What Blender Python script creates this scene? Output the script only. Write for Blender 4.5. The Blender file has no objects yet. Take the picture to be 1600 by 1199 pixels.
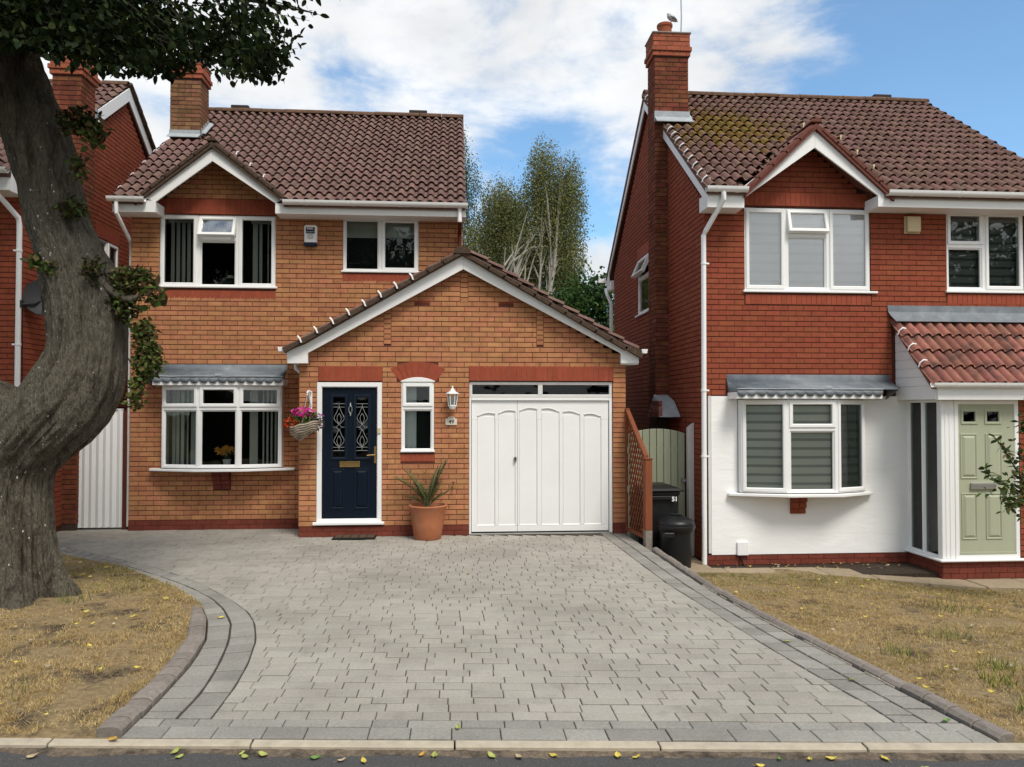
import bpy, bmesh, math, random
import numpy as np
from mathutils import Vector, Matrix, noise as mnoise
C = bpy.context.scene.collection
R = math.radians
rnd = random.Random(7)

# ---------------------------------------------------------------- camera, sky, sun, exposure
cd = bpy.data.cameras.new('camera'); cam = bpy.data.objects.new('camera', cd); C.objects.link(cam)
cam.location = (0, 0, 1.88)
cam.rotation_euler = (R(90 + 1.2), 0, R(-4.3))
cd.sensor_width = 36; cd.lens = 36 * 1180 / 1600
cd.shift_y = 12.8 / 1600
cd.clip_start = 0.05; cd.clip_end = 2000
sc = bpy.context.scene; sc.camera = cam
sc.view_settings.view_transform = 'Standard'; sc.view_settings.look = 'None'
sc.view_settings.gamma = 1; sc.view_settings.use_curve_mapping = False
sc.view_settings.exposure = 1.08
SUN_EL, SUN_AZ = 56, 205        # compass degrees: the sun stands behind the camera, a little to its right... see below
sl = bpy.data.lights.new('sun', 'SUN'); sun = bpy.data.objects.new('sun', sl); C.objects.link(sun)
sl.energy = 1.5; sl.angle = R(20); sl.color = (1.0, 0.945, 0.865)
_sd = Vector((0.42 * math.cos(R(SUN_EL)), -0.907 * math.cos(R(SUN_EL)), math.sin(R(SUN_EL))))   # towards the sun
sun.rotation_euler = _sd.to_track_quat('Z', 'Y').to_euler()
sun.location = (6, -10, 25)
W = bpy.data.worlds.new('World'); sc.world = W; W.use_nodes = True
nt = W.node_tree; N = nt.nodes; L = nt.links
for n in list(N): N.remove(n)
out = N.new('ShaderNodeOutputWorld'); bg = N.new('ShaderNodeBackground'); bg.inputs['Strength'].default_value = 0.10
sky = N.new('ShaderNodeTexSky'); sky.sky_type = 'NISHITA'; sky.sun_disc = False
sky.sun_elevation = R(SUN_EL); sky.sun_rotation = math.atan2(_sd.x, _sd.y)
sky.air_density = 1.0; sky.dust_density = 0.2; sky.ozone_density = 1.0
tc = N.new('ShaderNodeTexCoord')
def wmath(op, a, b=None, c=None):
    m = N.new('ShaderNodeMath'); m.operation = op
    for i, x in enumerate((a, b, c)):
        if x is None: continue
        if isinstance(x, (int, float)): m.inputs[i].default_value = x
        else: L.new(x, m.inputs[i])
    return m.outputs[0]
def wnoise(scale, detail, rough, zs, off=(0, 0, 0), dist=0.0):
    mp = N.new('ShaderNodeMapping'); mp.inputs['Scale'].default_value = (1, 1, zs); mp.inputs['Location'].default_value = off
    L.new(tc.outputs['Generated'], mp.inputs['Vector'])
    t = N.new('ShaderNodeTexNoise'); t.inputs['Scale'].default_value = scale; t.inputs['Detail'].default_value = detail
    t.inputs['Roughness'].default_value = rough; t.inputs['Distortion'].default_value = dist
    L.new(mp.outputs[0], t.inputs['Vector']); return t.outputs['Fac']
n1 = wnoise(3.4, 10, 0.58, 2.2, (0.3, 0.1, 0.2), 0.35)
n2 = wnoise(9.0, 7, 0.6, 2.0, (1.7, 0.4, 0.9), 0.3)
den = wmath('ADD', wmath('MULTIPLY', wmath('SUBTRACT', n1, 0.5), 1.35), wmath('ADD', wmath('MULTIPLY', wmath('SUBTRACT', n2, 0.5), 0.45), 0.5))
# broad cloud banks and clear gaps, as directions in the sky
for d, sharp, amt in (((0.218, 0.872, 0.438), 60, .15), ((0.30, 0.88, 0.36), 150, .10), ((-0.049, 0.942, 0.333), 120, .10), ((-0.399, 0.865, 0.304), 60, .14),
                      ((0.526, 0.777, 0.346), 90, -.22), ((0.60, 0.76, 0.25), 60, -.20), ((-0.146, 0.901, 0.408), 500, -.10), ((0.55, 0.735, 0.40), 400, .10), ((0.535, 0.758, 0.375), 700, .12),
                      ((0.10, 0.955, 0.285), 500, -.10), ((0.172, 0.962, 0.205), 300, .06), ((-0.255, 0.896, 0.364), 250, -.04),
                      ((-0.30, 0.86, 0.40), 150, .10), ((-0.05, 0.90, 0.43), 150, .09), ((-0.20, 0.885, 0.41), 250, .07), ((0, -0.6, 0.8), 3, .10), ((0.5, -0.84, 0.2), 4, .45), ((0.17, 0.96, 0.25), 1200, -.13)):
    v = Vector(d).normalized()
    vm = N.new('ShaderNodeVectorMath'); vm.operation = 'DOT_PRODUCT'; L.new(tc.outputs['Generated'], vm.inputs[0]); vm.inputs[1].default_value = v
    g = wmath('EXPONENT', wmath('MULTIPLY', wmath('SUBTRACT', vm.outputs['Value'], 1.0), float(sharp)))
    den = wmath('ADD', den, wmath('MULTIPLY', g, amt))
mr = N.new('ShaderNodeMapRange'); mr.interpolation_type = 'SMOOTHSTEP'
L.new(den, mr.inputs[0]); mr.inputs[1].default_value = 0.36; mr.inputs[2].default_value = 0.70
cov = wmath('ADD', wmath('MULTIPLY', mr.outputs[0], 0.93), 0.05)
ctone = N.new('ShaderNodeMapRange'); L.new(wnoise(4.5, 6, 0.55, 2.5, (4, 2, 1)), ctone.inputs[0])
ctone.inputs[1].default_value = 0.3; ctone.inputs[2].default_value = 0.72; ctone.inputs[3].default_value = 4.7 * 0.84; ctone.inputs[4].default_value = 4.7 * 1.12
ccol = N.new('ShaderNodeCombineColor'); L.new(wmath('MULTIPLY', ctone.outputs[0], 0.975), ccol.inputs[0]); L.new(wmath('MULTIPLY', ctone.outputs[0], 0.99), ccol.inputs[1]); L.new(ctone.outputs[0], ccol.inputs[2])
gain = N.new('ShaderNodeVectorMath'); gain.operation = 'MULTIPLY'; L.new(sky.outputs[0], gain.inputs[0]); gain.inputs[1].default_value = (0.64, 0.87, 0.95)
mx = N.new('ShaderNodeMix'); mx.data_type = 'RGBA'
L.new(cov, mx.inputs['Factor']); L.new(gain.outputs[0], mx.inputs['A']); L.new(ccol.outputs[0], mx.inputs['B'])
L.new(mx.outputs['Result'], bg.inputs['Color']); L.new(bg.outputs[0], out.inputs['Surface'])

# ---------------------------------------------------------------- materials
def pmat(name, col, rough=0.6, nz=None, rv=0.0, hue=0.0, mix=None, mix2=None, bump=None, spec=0.3, metal=0.0, stretch=None, coat=0.0, moss=None):
    """principled material: nz=(scale, amount) mottling, rv = value spread between pieces, mix=(colour, scale, low, high) second colour by noise"""
    m = bpy.data.materials.new(name); m.use_nodes = True
    t = m.node_tree; n = t.nodes; l = t.links
    b = n['Principled BSDF']; b.inputs['Roughness'].default_value = rough; b.inputs['Metallic'].default_value = metal
    b.inputs['Specular IOR Level'].default_value = spec
    if coat: b.inputs['Coat Weight'].default_value = coat; b.inputs['Coat Roughness'].default_value = 0.15
    geo = n.new('ShaderNodeNewGeometry'); pos = geo.outputs['Position']
    def mp(sc_):
        k = n.new('ShaderNodeMapping'); l.new(pos, k.inputs[0]); k.inputs['Scale'].default_value = sc_; return k.outputs[0]
    def noise(scale, detail=5, rough_=0.6):
        k = n.new('ShaderNodeTexNoise'); k.inputs['Scale'].default_value = scale; k.inputs['Detail'].default_value = detail; k.inputs['Roughness'].default_value = rough_
        l.new(mp(stretch) if stretch else pos, k.inputs['Vector']); return k.outputs['Fac']
    def math_(op, a, b_=None):
        k = n.new('ShaderNodeMath'); k.operation = op
        for i, x in enumerate((a, b_)):
            if x is None: continue
            if isinstance(x, (int, float)): k.inputs[i].default_value = x
            else: l.new(x, k.inputs[i])
        return k.outputs[0]
    def rng(x, a, b_, c, d):
        k = n.new('ShaderNodeMapRange'); l.new(x, k.inputs[0])
        for i, v in enumerate((a, b_, c, d)): k.inputs[i + 1].default_value = v
        return k.outputs[0]
    rgb = n.new('ShaderNodeRGB'); rgb.outputs[0].default_value = (*col, 1); cur = rgb.outputs[0]
    rand = None
    if rv or hue:
        oi = n.new('ShaderNodeObjectInfo')
        rand = math_('FRACT', math_('ADD', oi.outputs['Random'], math_('MULTIPLY', geo.outputs['Random Per Island'], 7.31)))
    def mixc(a, colb, fac):
        k = n.new('ShaderNodeMix'); k.data_type = 'RGBA'
        l.new(a, k.inputs['A']); k.inputs['B'].default_value = (*colb, 1)
        l.new(fac, k.inputs['Factor']); return k.outputs['Result']
    for q in (mix, mix2):
        if q: cur = mixc(cur, q[0], rng(noise(q[1], 6), q[2], q[3], 0, q[4] if len(q) > 4 else 1))
    if moss:
        (mc, cx, cy, cz, rad, scale, lo, hi) = moss
        vm = n.new('ShaderNodeVectorMath'); vm.operation = 'DISTANCE'; l.new(pos, vm.inputs[0]); vm.inputs[1].default_value = (cx, cy, cz)
        near = rng(vm.outputs['Value'], 0, rad, 0.22, -0.25)
        f = rng(math_('ADD', noise(scale, 7, .65), near), lo, hi, 0, 0.85)
        cur = mixc(cur, mc, f)
    if hue and rand is not None:
        h = n.new('ShaderNodeHueSaturation'); l.new(cur, h.inputs['Color'])
        l.new(rng(math_('FRACT', math_('MULTIPLY', rand, 13.7)), 0, 1, 0.5 - hue, 0.5 + hue), h.inputs['Hue']); cur = h.outputs[0]
    fac = None
    if rv: fac = rng(rand, 0, 1, 1 - rv, 1 + rv)
    if nz:
        f2 = rng(noise(nz[0]), 0.25, 0.75, 1 - nz[1], 1 + nz[1]); fac = f2 if fac is None else math_('MULTIPLY', fac, f2)
    if fac is not None:
        vm = n.new('ShaderNodeVectorMath'); vm.operation = 'SCALE'; l.new(cur, vm.inputs[0]); l.new(fac, vm.inputs['Scale']); cur = vm.outputs[0]
    l.new(cur, b.inputs['Base Color'])
    if bump:
        k = n.new('ShaderNodeBump'); k.inputs['Strength'].default_value = bump[1]; k.inputs['Distance'].default_value = bump[2] if len(bump) > 2 else 0.004
        l.new(noise(bump[0], 8), k.inputs['Height']); l.new(k.outputs[0], b.inputs['Normal'])
    return m

def glass_mat(name, tint=(0.75, 0.8, 0.78), gain=1.0, rough=0.01, wav=0.02):
    m = bpy.data.materials.new(name); m.use_nodes = True; t = m.node_tree; n = t.nodes; l = t.links
    n.remove(n['Principled BSDF']); o = n['Material Output']
    tr = n.new('ShaderNodeBsdfTransparent'); tr.inputs[0].default_value = (*tint, 1)
    gl = n.new('ShaderNodeBsdfGlossy'); gl.inputs['Roughness'].default_value = rough
    fr = n.new('ShaderNodeFresnel'); fr.inputs['IOR'].default_value = 1.5
    mu = n.new('ShaderNodeMath'); mu.operation = 'MULTIPLY'; mu.use_clamp = True; l.new(fr.outputs[0], mu.inputs[0]); mu.inputs[1].default_value = gain
    ms = n.new('ShaderNodeMixShader'); l.new(mu.outputs[0], ms.inputs[0]); l.new(tr.outputs[0], ms.inputs[1]); l.new(gl.outputs[0], ms.inputs[2])
    g = n.new('ShaderNodeNewGeometry'); k = n.new('ShaderNodeTexNoise'); k.inputs['Scale'].default_value = 2.2; k.inputs['Detail'].default_value = 2
    l.new(g.outputs['Position'], k.inputs['Vector'])
    bu = n.new('ShaderNodeBump'); bu.inputs['Strength'].default_value = wav; bu.inputs['Distance'].default_value = 0.1
    l.new(k.outputs['Fac'], bu.inputs['Height']); l.new(bu.outputs[0], gl.inputs['Normal'])
    l.new(ms.outputs[0], o.inputs[0]); return m

def attr_mat(name, rough=0.8, spec=0.15, transl=0.0):
    m = bpy.data.materials.new(name); m.use_nodes = True; t = m.node_tree; n = t.nodes; l = t.links
    b = n['Principled BSDF']; b.inputs['Roughness'].default_value = rough; b.inputs['Specular IOR Level'].default_value = spec
    a = n.new('ShaderNodeVertexColor'); a.layer_name = 'col'; l.new(a.outputs[0], b.inputs['Base Color'])
    if transl:
        tb = n.new('ShaderNodeBsdfTranslucent'); l.new(a.outputs[0], tb.inputs[0]); ms = n.new('ShaderNodeMixShader'); ms.inputs[0].default_value = transl
        l.new(b.outputs[0], ms.inputs[1]); l.new(tb.outputs[0], ms.inputs[2]); l.new(ms.outputs[0], n['Material Output'].inputs[0])
    return m

MT = {}
MT['buff'] = pmat('buff_brick', (0.425, 0.192, 0.092), 0.85, nz=(9, .20), rv=.12, hue=.009, mix=((0.35, 0.135, 0.06), 3.0, .5, .75, .5), bump=(130, .5, .002), spec=.15)
MT['buff_mortar'] = pmat('red_brown_mortar', (0.125, 0.045, 0.030), 0.95, nz=(40, .25), bump=(200, .4, .002), spec=.1)
MT['redb'] = pmat('red_facing_brick', (0.262, 0.068, 0.035), 0.85, nz=(10, .16), rv=.075, hue=.005, mix=((0.21, 0.052, 0.030), 2.4, .5, .75, .5), bump=(130, .5, .002), spec=.15)
MT['redb_mortar'] = pmat('dark_red_mortar', (0.095, 0.030, 0.020), 0.95, nz=(40, .25), bump=(200, .4, .002), spec=.1)
MT['soldier'] = pmat('smooth_red_brick', (0.30, 0.066, 0.033), 0.75, nz=(14, .12), rv=.09, bump=(120, .3, .0015), spec=.2)
MT['soldier_mortar'] = pmat('pink_mortar', (0.30, 0.11, 0.07), 0.9, nz=(30, .2), spec=.1)
MT['plinth'] = pmat('dark_red_plinth_brick', (0.17, 0.042, 0.027), 0.75, nz=(12, .2), rv=.12, bump=(110, .3, .002), spec=.2)
MT['oldb'] = pmat('weathered_chimney_brick', (0.20, 0.102, 0.054), 0.9, nz=(12, .3), rv=.25, hue=.015, mix=((0.09, 0.05, 0.03), 5, .5, .75, .7), bump=(120, .5, .002), spec=.1)
MT['oldb51'] = pmat('sooty_red_chimney_brick', (0.17, 0.055, 0.03), 0.9, nz=(12, .3), rv=.22, hue=.012, mix=((0.075, 0.034, 0.024), 5, .5, .75, .7), bump=(120, .5, .002), spec=.1)
MT['capb'] = pmat('orange_red_cap_brick', (0.32, 0.092, 0.05), 0.8, nz=(12, .2), rv=.12, mix=((0.16, 0.10, 0.03), 9, .56, .68, .8), bump=(110, .3, .002), spec=.15)
MT['tile'] = pmat('brown_roof_tile', (0.165, 0.098, 0.082), 0.85, nz=(16, .22), rv=.17, hue=.012, mix=((0.16, 0.115, 0.085), 7, .58, .8, .6), mix2=((0.075, 0.052, 0.045), 3, .55, .8, .5), bump=(90, .5, .003), spec=.15)
MT['tile51'] = pmat('brown_mossy_roof_tile', (0.165, 0.094, 0.074), 0.85, nz=(16, .22), rv=.16, hue=.012, mix=((0.16, 0.115, 0.085), 7, .58, .8, .5), mix2=((0.075, 0.05, 0.042), 3, .55, .8, .5), bump=(90, .5, .003), spec=.15,
                    moss=((0.15, 0.095, 0.012), 4.45, 11.95, 6.5, 2.3, 6, .50, .62))
MT['tile_porch'] = pmat('terracotta_roof_tile', (0.27, 0.112, 0.082), 0.8, nz=(12, .22), rv=.26, hue=.008, mix=((0.11, 0.066, 0.055), 4.5, .50, .66, .9), bump=(90, .5, .003), spec=.2)
MT['verge'] = pmat('dirty_verge_mortar', (0.075, 0.05, 0.036), 0.95, nz=(25, .4), mix=((0.13, 0.10, 0.08), 18, .55, .75, .7), bump=(60, .8, .006), spec=.1)
MT['verge_red'] = pmat('red_verge_tile', (0.15, 0.058, 0.044), 0.85, nz=(20, .3), bump=(60, .6, .005), spec=.1)
MT['ridge'] = pmat('lichen_ridge_tile', (0.125, 0.075, 0.05), 0.9, nz=(14, .3), rv=.15, mix=((0.24, 0.11, 0.03), 10, .6, .7, .8), mix2=((0.26, 0.23, 0.19), 22, .63, .72, .7), bump=(70, .6, .004), spec=.1)
MT['white'] = pmat('white_upvc', (0.84, 0.84, 0.825), 0.35, nz=(1.5, .02), spec=.45)
MT['white_paint'] = pmat('white_painted_board', (0.83, 0.828, 0.81), 0.45, nz=(2.2, .03), bump=(6, .15, .004), spec=.35)
MT['offwhite'] = pmat('weathered_white_paint', (0.66, 0.65, 0.62), 0.5, nz=(7, .06), spec=.3)
MT['render'] = pmat('white_textured_render', (0.87, 0.865, 0.845), 0.9, nz=(1.6, .035), bump=(7, .45, .015), stretch=(.45, .45, 1.6), spec=.15)
MT['lead'] = pmat('lead_sheet', (0.145, 0.165, 0.185), 0.55, nz=(7, .2), mix=((0.30, 0.325, 0.34), 5, .5, .8, .6), bump=(12, .5, .008), spec=.4)
MT['lead_light'] = pmat('pale_lead_sheet', (0.33, 0.36, 0.37), 0.6, nz=(9, .15), mix=((0.45, 0.47, 0.46), 12, .55, .75, .6), bump=(14, .4, .006), spec=.35)
MT['glass'] = glass_mat('window_glass', (0.86, 0.89, 0.88), 0.9)
MT['glass_dark'] = glass_mat('obscured_glass', (0.30, 0.33, 0.33), 0.9, 0.06, 0.25)
MT['glass_green'] = glass_mat('green_tinted_glass', (0.74, 0.82, 0.79), 1.3, 0.03, 0.03)
MT['glass_mirror'] = glass_mat('sky_reflecting_glass', (0.985, 0.995, 0.99), 4.0, 0.01, 0.05)
MT['interior'] = pmat('room_plaster', (0.20, 0.195, 0.18), 0.9)
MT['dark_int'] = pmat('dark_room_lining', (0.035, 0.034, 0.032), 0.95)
MT['blind'] = pmat('cream_fabric_blind', (0.56, 0.56, 0.50), 0.9, nz=(30, .06), spec=.1)
MT['blind_white'] = pmat('white_fabric_blind', (0.88, 0.90, 0.89), 0.9, spec=.1)
MT['blind_white2'] = pmat('off_white_band', (0.78, 0.80, 0.79), 0.9, spec=.1)
MT['blind_sheer'] = pmat('grey_voile_band', (0.46, 0.45, 0.42), 0.9, spec=.1)
MT['blind_dark'] = pmat('dark_grey_band', (0.16, 0.165, 0.155), 0.9, spec=.1); MT['blind_darker'] = pmat('charcoal_voile_band', (0.075, 0.078, 0.074), 0.9, spec=.1)
MT['blind_grey'] = pmat('warm_grey_band', (0.80, 0.78, 0.70), 0.9, spec=.1)
MT['navy'] = pmat('navy_woodgrain_door', (0.003, 0.0075, 0.0165), 0.5, nz=(30, .3), bump=(26, .5, .003), stretch=(6, 6, .7), spec=.16)
MT['navy_frame'] = pmat('navy_moulding', (0.004, 0.010, 0.021), 0.45, spec=.25)
MT['sage'] = pmat('sage_green_door', (0.385, 0.41, 0.29), 0.5, nz=(3, .04), bump=(40, .15, .002), stretch=(4, 4, .6), spec=.3)
MT['sage_gate'] = pmat('sage_painted_board', (0.30, 0.32, 0.225), 0.7, nz=(5, .1), rv=.06, stretch=(3, 3, .5), bump=(30, .25, .002), spec=.2)
MT['brass'] = pmat('aged_brass', (0.36, 0.24, 0.09), 0.35, metal=.9, nz=(20, .15))
MT['chrome'] = pmat('satin_silver_metal', (0.52, 0.52, 0.5), 0.3, metal=.85)
MT['black_plastic'] = pmat('black_plastic', (0.010, 0.0105, 0.011), 0.42, nz=(9, .25), bump=(60, .15, .002), spec=.35)
MT['rubber'] = pmat('black_rubber_mat', (0.012, 0.011, 0.010), 0.9)
MT['coir'] = pmat('brown_coir', (0.085, 0.055, 0.035), 0.97, nz=(60, .4), bump=(150, .8, .006))
MT['terracotta'] = pmat('terracotta_pot', (0.42, 0.155, 0.075), 0.85, nz=(6, .12), mix=((0.40, 0.27, 0.20), 5, .55, .8, .6), mix2=((0.30, 0.10, 0.05), 3, .5, .8, .5), bump=(50, .3, .003), spec=.15)
MT['soil'] = pmat('dark_soil', (0.045, 0.032, 0.022), 0.98, nz=(30, .5), bump=(40, 1, .02))
MT['cedar'] = pmat('red_cedar_stained_wood', (0.20, 0.062, 0.027), 0.75, nz=(8, .22), rv=.1, stretch=(4, 4, .6), bump=(30, .4, .003), spec=.2)
MT['brown_post'] = pmat('dark_brown_stained_post', (0.105, 0.030, 0.017), 0.75, nz=(10, .25), stretch=(5, 5, .6), spec=.2)
MT['fence_brown'] = pmat('red_brown_fence_board', (0.17, 0.050, 0.024), 0.8, nz=(8, .25), rv=.1, stretch=(5, 5, .6), spec=.15)
MT['concrete'] = pmat('grey_concrete', (0.36, 0.355, 0.33), 0.9, nz=(9, .15), bump=(40, .4, .004))
MT['kerb'] = pmat('pale_buff_kerbstone', (0.43, 0.375, 0.285), 0.9, nz=(11, .16), mix=((0.24, 0.20, 0.15), 6, .56, .8, .6), bump=(60, .6, .004), spec=.15)
MT['asphalt'] = pmat('worn_asphalt', (0.075, 0.073, 0.071), 0.92, nz=(160, .45), mix=((0.16, 0.155, 0.15), 90, .56, .70, .8), bump=(170, .9, .006), spec=.2)
MT['grit'] = pmat('gutter_grit', (0.16, 0.125, 0.09), 0.97, nz=(45, .45), mix=((0.045, 0.038, 0.032), 9, .45, .65, .9), bump=(70, 1, .01), spec=.1)
MT['paver'] = pmat('grey_block_paver', (0.35, 0.327, 0.282), 0.9, nz=(60, .16), rv=.065, hue=.010, mix=((0.255, 0.236, 0.20), .8, .42, .66, .8), mix2=((0.17, 0.157, 0.135), 4, .56, .78, .5), bump=(120, .6, .003), spec=.15)
MT['border'] = pmat('charcoal_border_paver', (0.275, 0.261, 0.230), 0.9, nz=(50, .2), rv=.13, mix=((0.185, 0.175, 0.155), 2.5, .45, .7, .6), mix2=((0.29, 0.278, 0.245), 1.3, .55, .75, .5), bump=(120, .6, .003), spec=.15)
MT['joint'] = pmat('dark_joint_sand', (0.060, 0.047, 0.038), 0.98, nz=(60, .3), bump=(90, .6, .004))
MT['edging'] = pmat('brown_grey_edging_block', (0.225, 0.195, 0.168), 0.92, nz=(25, .22), rv=.12, mix=((0.20, 0.185, 0.16), 5, .55, .75, .5), bump=(80, .6, .004), spec=.12)
MT['slab'] = pmat('buff_paving_slab', (0.31, 0.245, 0.165), 0.92, nz=(14, .15), rv=.08, bump=(60, .4, .004), spec=.12)
MT['rough_grass'] = pmat('rough_grass', (0.10, 0.105, 0.04), 0.98, nz=(6, .4), mix=((0.17, 0.14, 0.06), 1.2, .4, .6))
MT['slab_pale'] = pmat('pale_mortar', (0.42, 0.37, 0.29), 0.95, nz=(30, .3))
MT['earth'] = pmat('dry_earth', (0.25, 0.185, 0.10), 0.98, nz=(22, .35), mix=((0.055, 0.044, 0.036), 2.6, .52, .64, .9), mix2=((0.27, 0.195, 0.095), 34, .50, .64, .7), bump=(50, 1, .015), spec=.08)
MT['bark'] = pmat('grey_brown_bark', (0.165, 0.146, 0.112), 0.95, nz=(26, .45), mix=((0.055, 0.045, 0.034), 4, .50, .66, .8), mix2=((0.20, 0.185, 0.145), 9, .56, .7, .6), stretch=(2.6, 2.6, .55), bump=(22, 1.0, .09), spec=.1)
MT['speck'] = pmat('pale_lichen', (0.45, 0.44, 0.40), 0.95)
MT['birchbark'] = pmat('white_birch_bark', (0.33, 0.31, 0.26), 0.85, mix=((0.10, 0.085, 0.07), 3, .6, .68, .9), stretch=(1, 1, 3))
MT['darkbark'] = pmat('dark_bark', (0.05, 0.04, 0.03), 0.95, nz=(8, .3))
MT['leaf'] = attr_mat('leaf_colours', .7, .12, .16)
MT['grass'] = attr_mat('grass_colours', .85, .1, .15)
MT['petal'] = attr_mat('petal_colours', .7, .15, .15)
MT['wicker'] = pmat('bleached_wicker', (0.40, 0.33, 0.25), 0.85, nz=(14, .3), rv=.2)
MT['dish'] = pmat('charcoal_dish', (0.035, 0.035, 0.037), 0.55, spec=.3)
MT['metal_grey'] = pmat('galvanised_metal', (0.30, 0.30, 0.31), 0.45, metal=.6)
MT['navy_print'] = pmat('navy_print', (0.006, 0.012, 0.04), 0.5)
MT['black_print'] = pmat('black_print', (0.012, 0.012, 0.012), 0.6)
MT['white_print'] = pmat('white_print', (0.8, 0.8, 0.8), 0.6)
MT['cream'] = pmat('cream_plastic', (0.60, 0.50, 0.30), 0.5, spec=.35)
MT['ceramic'] = pmat('white_ceramic', (0.7, 0.7, 0.68), 0.25, spec=.5)
MT['pigeon'] = pmat('grey_plumage', (0.42, 0.40, 0.38), 0.85, nz=(30, .25))
MT['vent'] = pmat('dark_ridge_vent', (0.035, 0.024, 0.02), 0.8)
MT['copper'] = pmat('brass_tap', (0.45, 0.30, 0.10), 0.4, metal=.8)
MT['lead_line'] = pmat('white_glass_came', (0.36, 0.38, 0.37), 0.35, spec=.5)
MT['obscure'] = pmat('grey_obscure_glazing', (0.022, 0.026, 0.026), 0.7, nz=(40, .3), spec=.06, bump=(60, .4, .003))

# ---------------------------------------------------------------- mesh helpers
WL = {}                                         # where each object's own origin stands in the world
class Frame:                                    # a wall plane: u along the wall (to the right, seen from outside), d inward, z up
    def __init__(s, x, y, rot=0.0):
        s.x, s.y, s.rot = x, y, rot; s.c, s.s = math.cos(rot), math.sin(rot)
    def p(s, u, d, z): return (s.x + u * s.c - d * s.s, s.y + u * s.s + d * s.c, z)
class MB:
    def __init__(s): s.v = []; s.f = []
    def add(s, v, f):
        o = len(s.v); s.v.extend(v); s.f.extend([tuple(i + o for i in q) for q in f])
    def hexa(s, p):                             # 8 points: bottom loop ccw then top loop
        s.add(p, [(3, 2, 1, 0), (4, 5, 6, 7), (0, 1, 5, 4), (1, 2, 6, 5), (2, 3, 7, 6), (3, 0, 4, 7)])
    def box(s, x0, x1, y0, y1, z0, z1):
        s.hexa([(x0, y0, z0), (x1, y0, z0), (x1, y1, z0), (x0, y1, z0), (x0, y0, z1), (x1, y0, z1), (x1, y1, z1), (x0, y1, z1)])
    def fbox(s, F, u0, u1, d0, d1, z0, z1):
        s.hexa([F.p(u0, d0, z0), F.p(u1, d0, z0), F.p(u1, d1, z0), F.p(u0, d1, z0), F.p(u0, d0, z1), F.p(u1, d0, z1), F.p(u1, d1, z1), F.p(u0, d1, z1)])
    def loft(s, loops, closed=True, cap0=True, cap1=True):
        o = len(s.v); n = len(loops[0])
        for lp in loops: s.v.extend(lp)
        for k in range(len(loops) - 1):
            for i in range(n if closed else n - 1):
                j = (i + 1) % n
                s.f.append((o + k * n + i, o + k * n + j, o + (k + 1) * n + j, o + (k + 1) * n + i))
        if cap0: s.f.append(tuple(o + i for i in reversed(range(n))))
        if cap1: s.f.append(tuple(o + (len(loops) - 1) * n + i for i in range(n)))
    def fpoly(s, F, poly, d0, d1):              # polygon in (u,z) given ccw seen from outside, extruded inward
        s.loft([[F.p(u, d1, z) for u, z in reversed(poly)], [F.p(u, d0, z) for u, z in reversed(poly)]]) if False else s.loft([[F.p(u, d0, z) for u, z in poly], [F.p(u, d1, z) for u, z in poly]])
    def ring(s, F, u0, u1, z0, z1, w, d0, d1, ch=0.008):
        def lp(i, d): return [F.p(u0 + i, d, z0 + i), F.p(u1 - i, d, z0 + i), F.p(u1 - i, d, z1 - i), F.p(u0 + i, d, z1 - i)]
        L_ = [lp(0, d1), lp(0, d0 + ch * .5), lp(ch * .5, d0), lp(w - ch, d0), lp(w, d0 + ch), lp(w, d1)]
        s.loft(L_ + [L_[0]], cap0=False, cap1=False)
    def tube(s, pts, rad, n=8, cap=True):
        pts = [Vector(p) for p in pts]; loops = []
        if not hasattr(rad, '__len__'): rad = [rad] * len(pts)
        ref = Vector((0.31, 0.17, 0.93))
        for i, p in enumerate(pts):
            t = (pts[min(i + 1, len(pts) - 1)] - pts[max(i - 1, 0)]).normalized()
            a = t.cross(ref)
            if a.length < 0.1: a = t.cross(Vector((1, 0, 0)))
            a.normalize(); b = t.cross(a).normalized()
            loops.append([tuple(p + (a * math.cos(2 * math.pi * k / n) + b * math.sin(2 * math.pi * k / n)) * rad[i]) for k in range(n)])
        s.loft(loops, True, cap, cap)
    def lathe(s, prof, c=(0, 0, 0), n=20, cap0=True, cap1=True):
        s.loft([[(c[0] + r * math.cos(2 * math.pi * k / n), c[1] + r * math.sin(2 * math.pi * k / n), c[2] + z) for k in range(n)] for r, z in prof], True, cap0, cap1)
    def mesh(s, name):
        me = bpy.data.meshes.new(name); me.from_pydata(s.v, [], s.f); me.update()
        return me
    def build(s, name, m, parent=None, smooth=None, bevel=0.0, origin=(0, 0, 0), **kw):
        me = s.mesh(name)
        bm = bmesh.new(); bm.from_mesh(me); bmesh.ops.recalc_face_normals(bm, faces=bm.faces); bm.to_mesh(me); bm.free()
        return link(name, me, m, parent, smooth, bevel, origin, **kw)
def link(name, me, m, parent=None, smooth=None, bevel=0.0, origin=(0, 0, 0), label=None, cat=None, group=None, kind=None):
    if m and not me.materials: me.materials.append(m)
    if smooth:
        me.polygons.foreach_set('use_smooth', [True] * len(me.polygons)); me.set_sharp_from_angle(angle=R(smooth))
    o = bpy.data.objects.new(name, me); C.objects.link(o)
    WL[o.name] = Vector(origin)
    if parent: o.parent = parent; o.location = Vector(origin) - WL[parent.name]
    else: o.location = origin
    if bevel:
        b = o.modifiers.new('edge', 'BEVEL'); b.width = bevel; b.segments = 1; b.limit_method = 'ANGLE'; b.angle_limit = R(50)
    tag(o, label, cat, group, kind); return o
def tag(o, label=None, cat=None, group=None, kind=None):
    if label: o['label'] = label
    if cat: o['category'] = cat
    if group: o['group'] = group
    if kind: o['kind'] = kind
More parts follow.
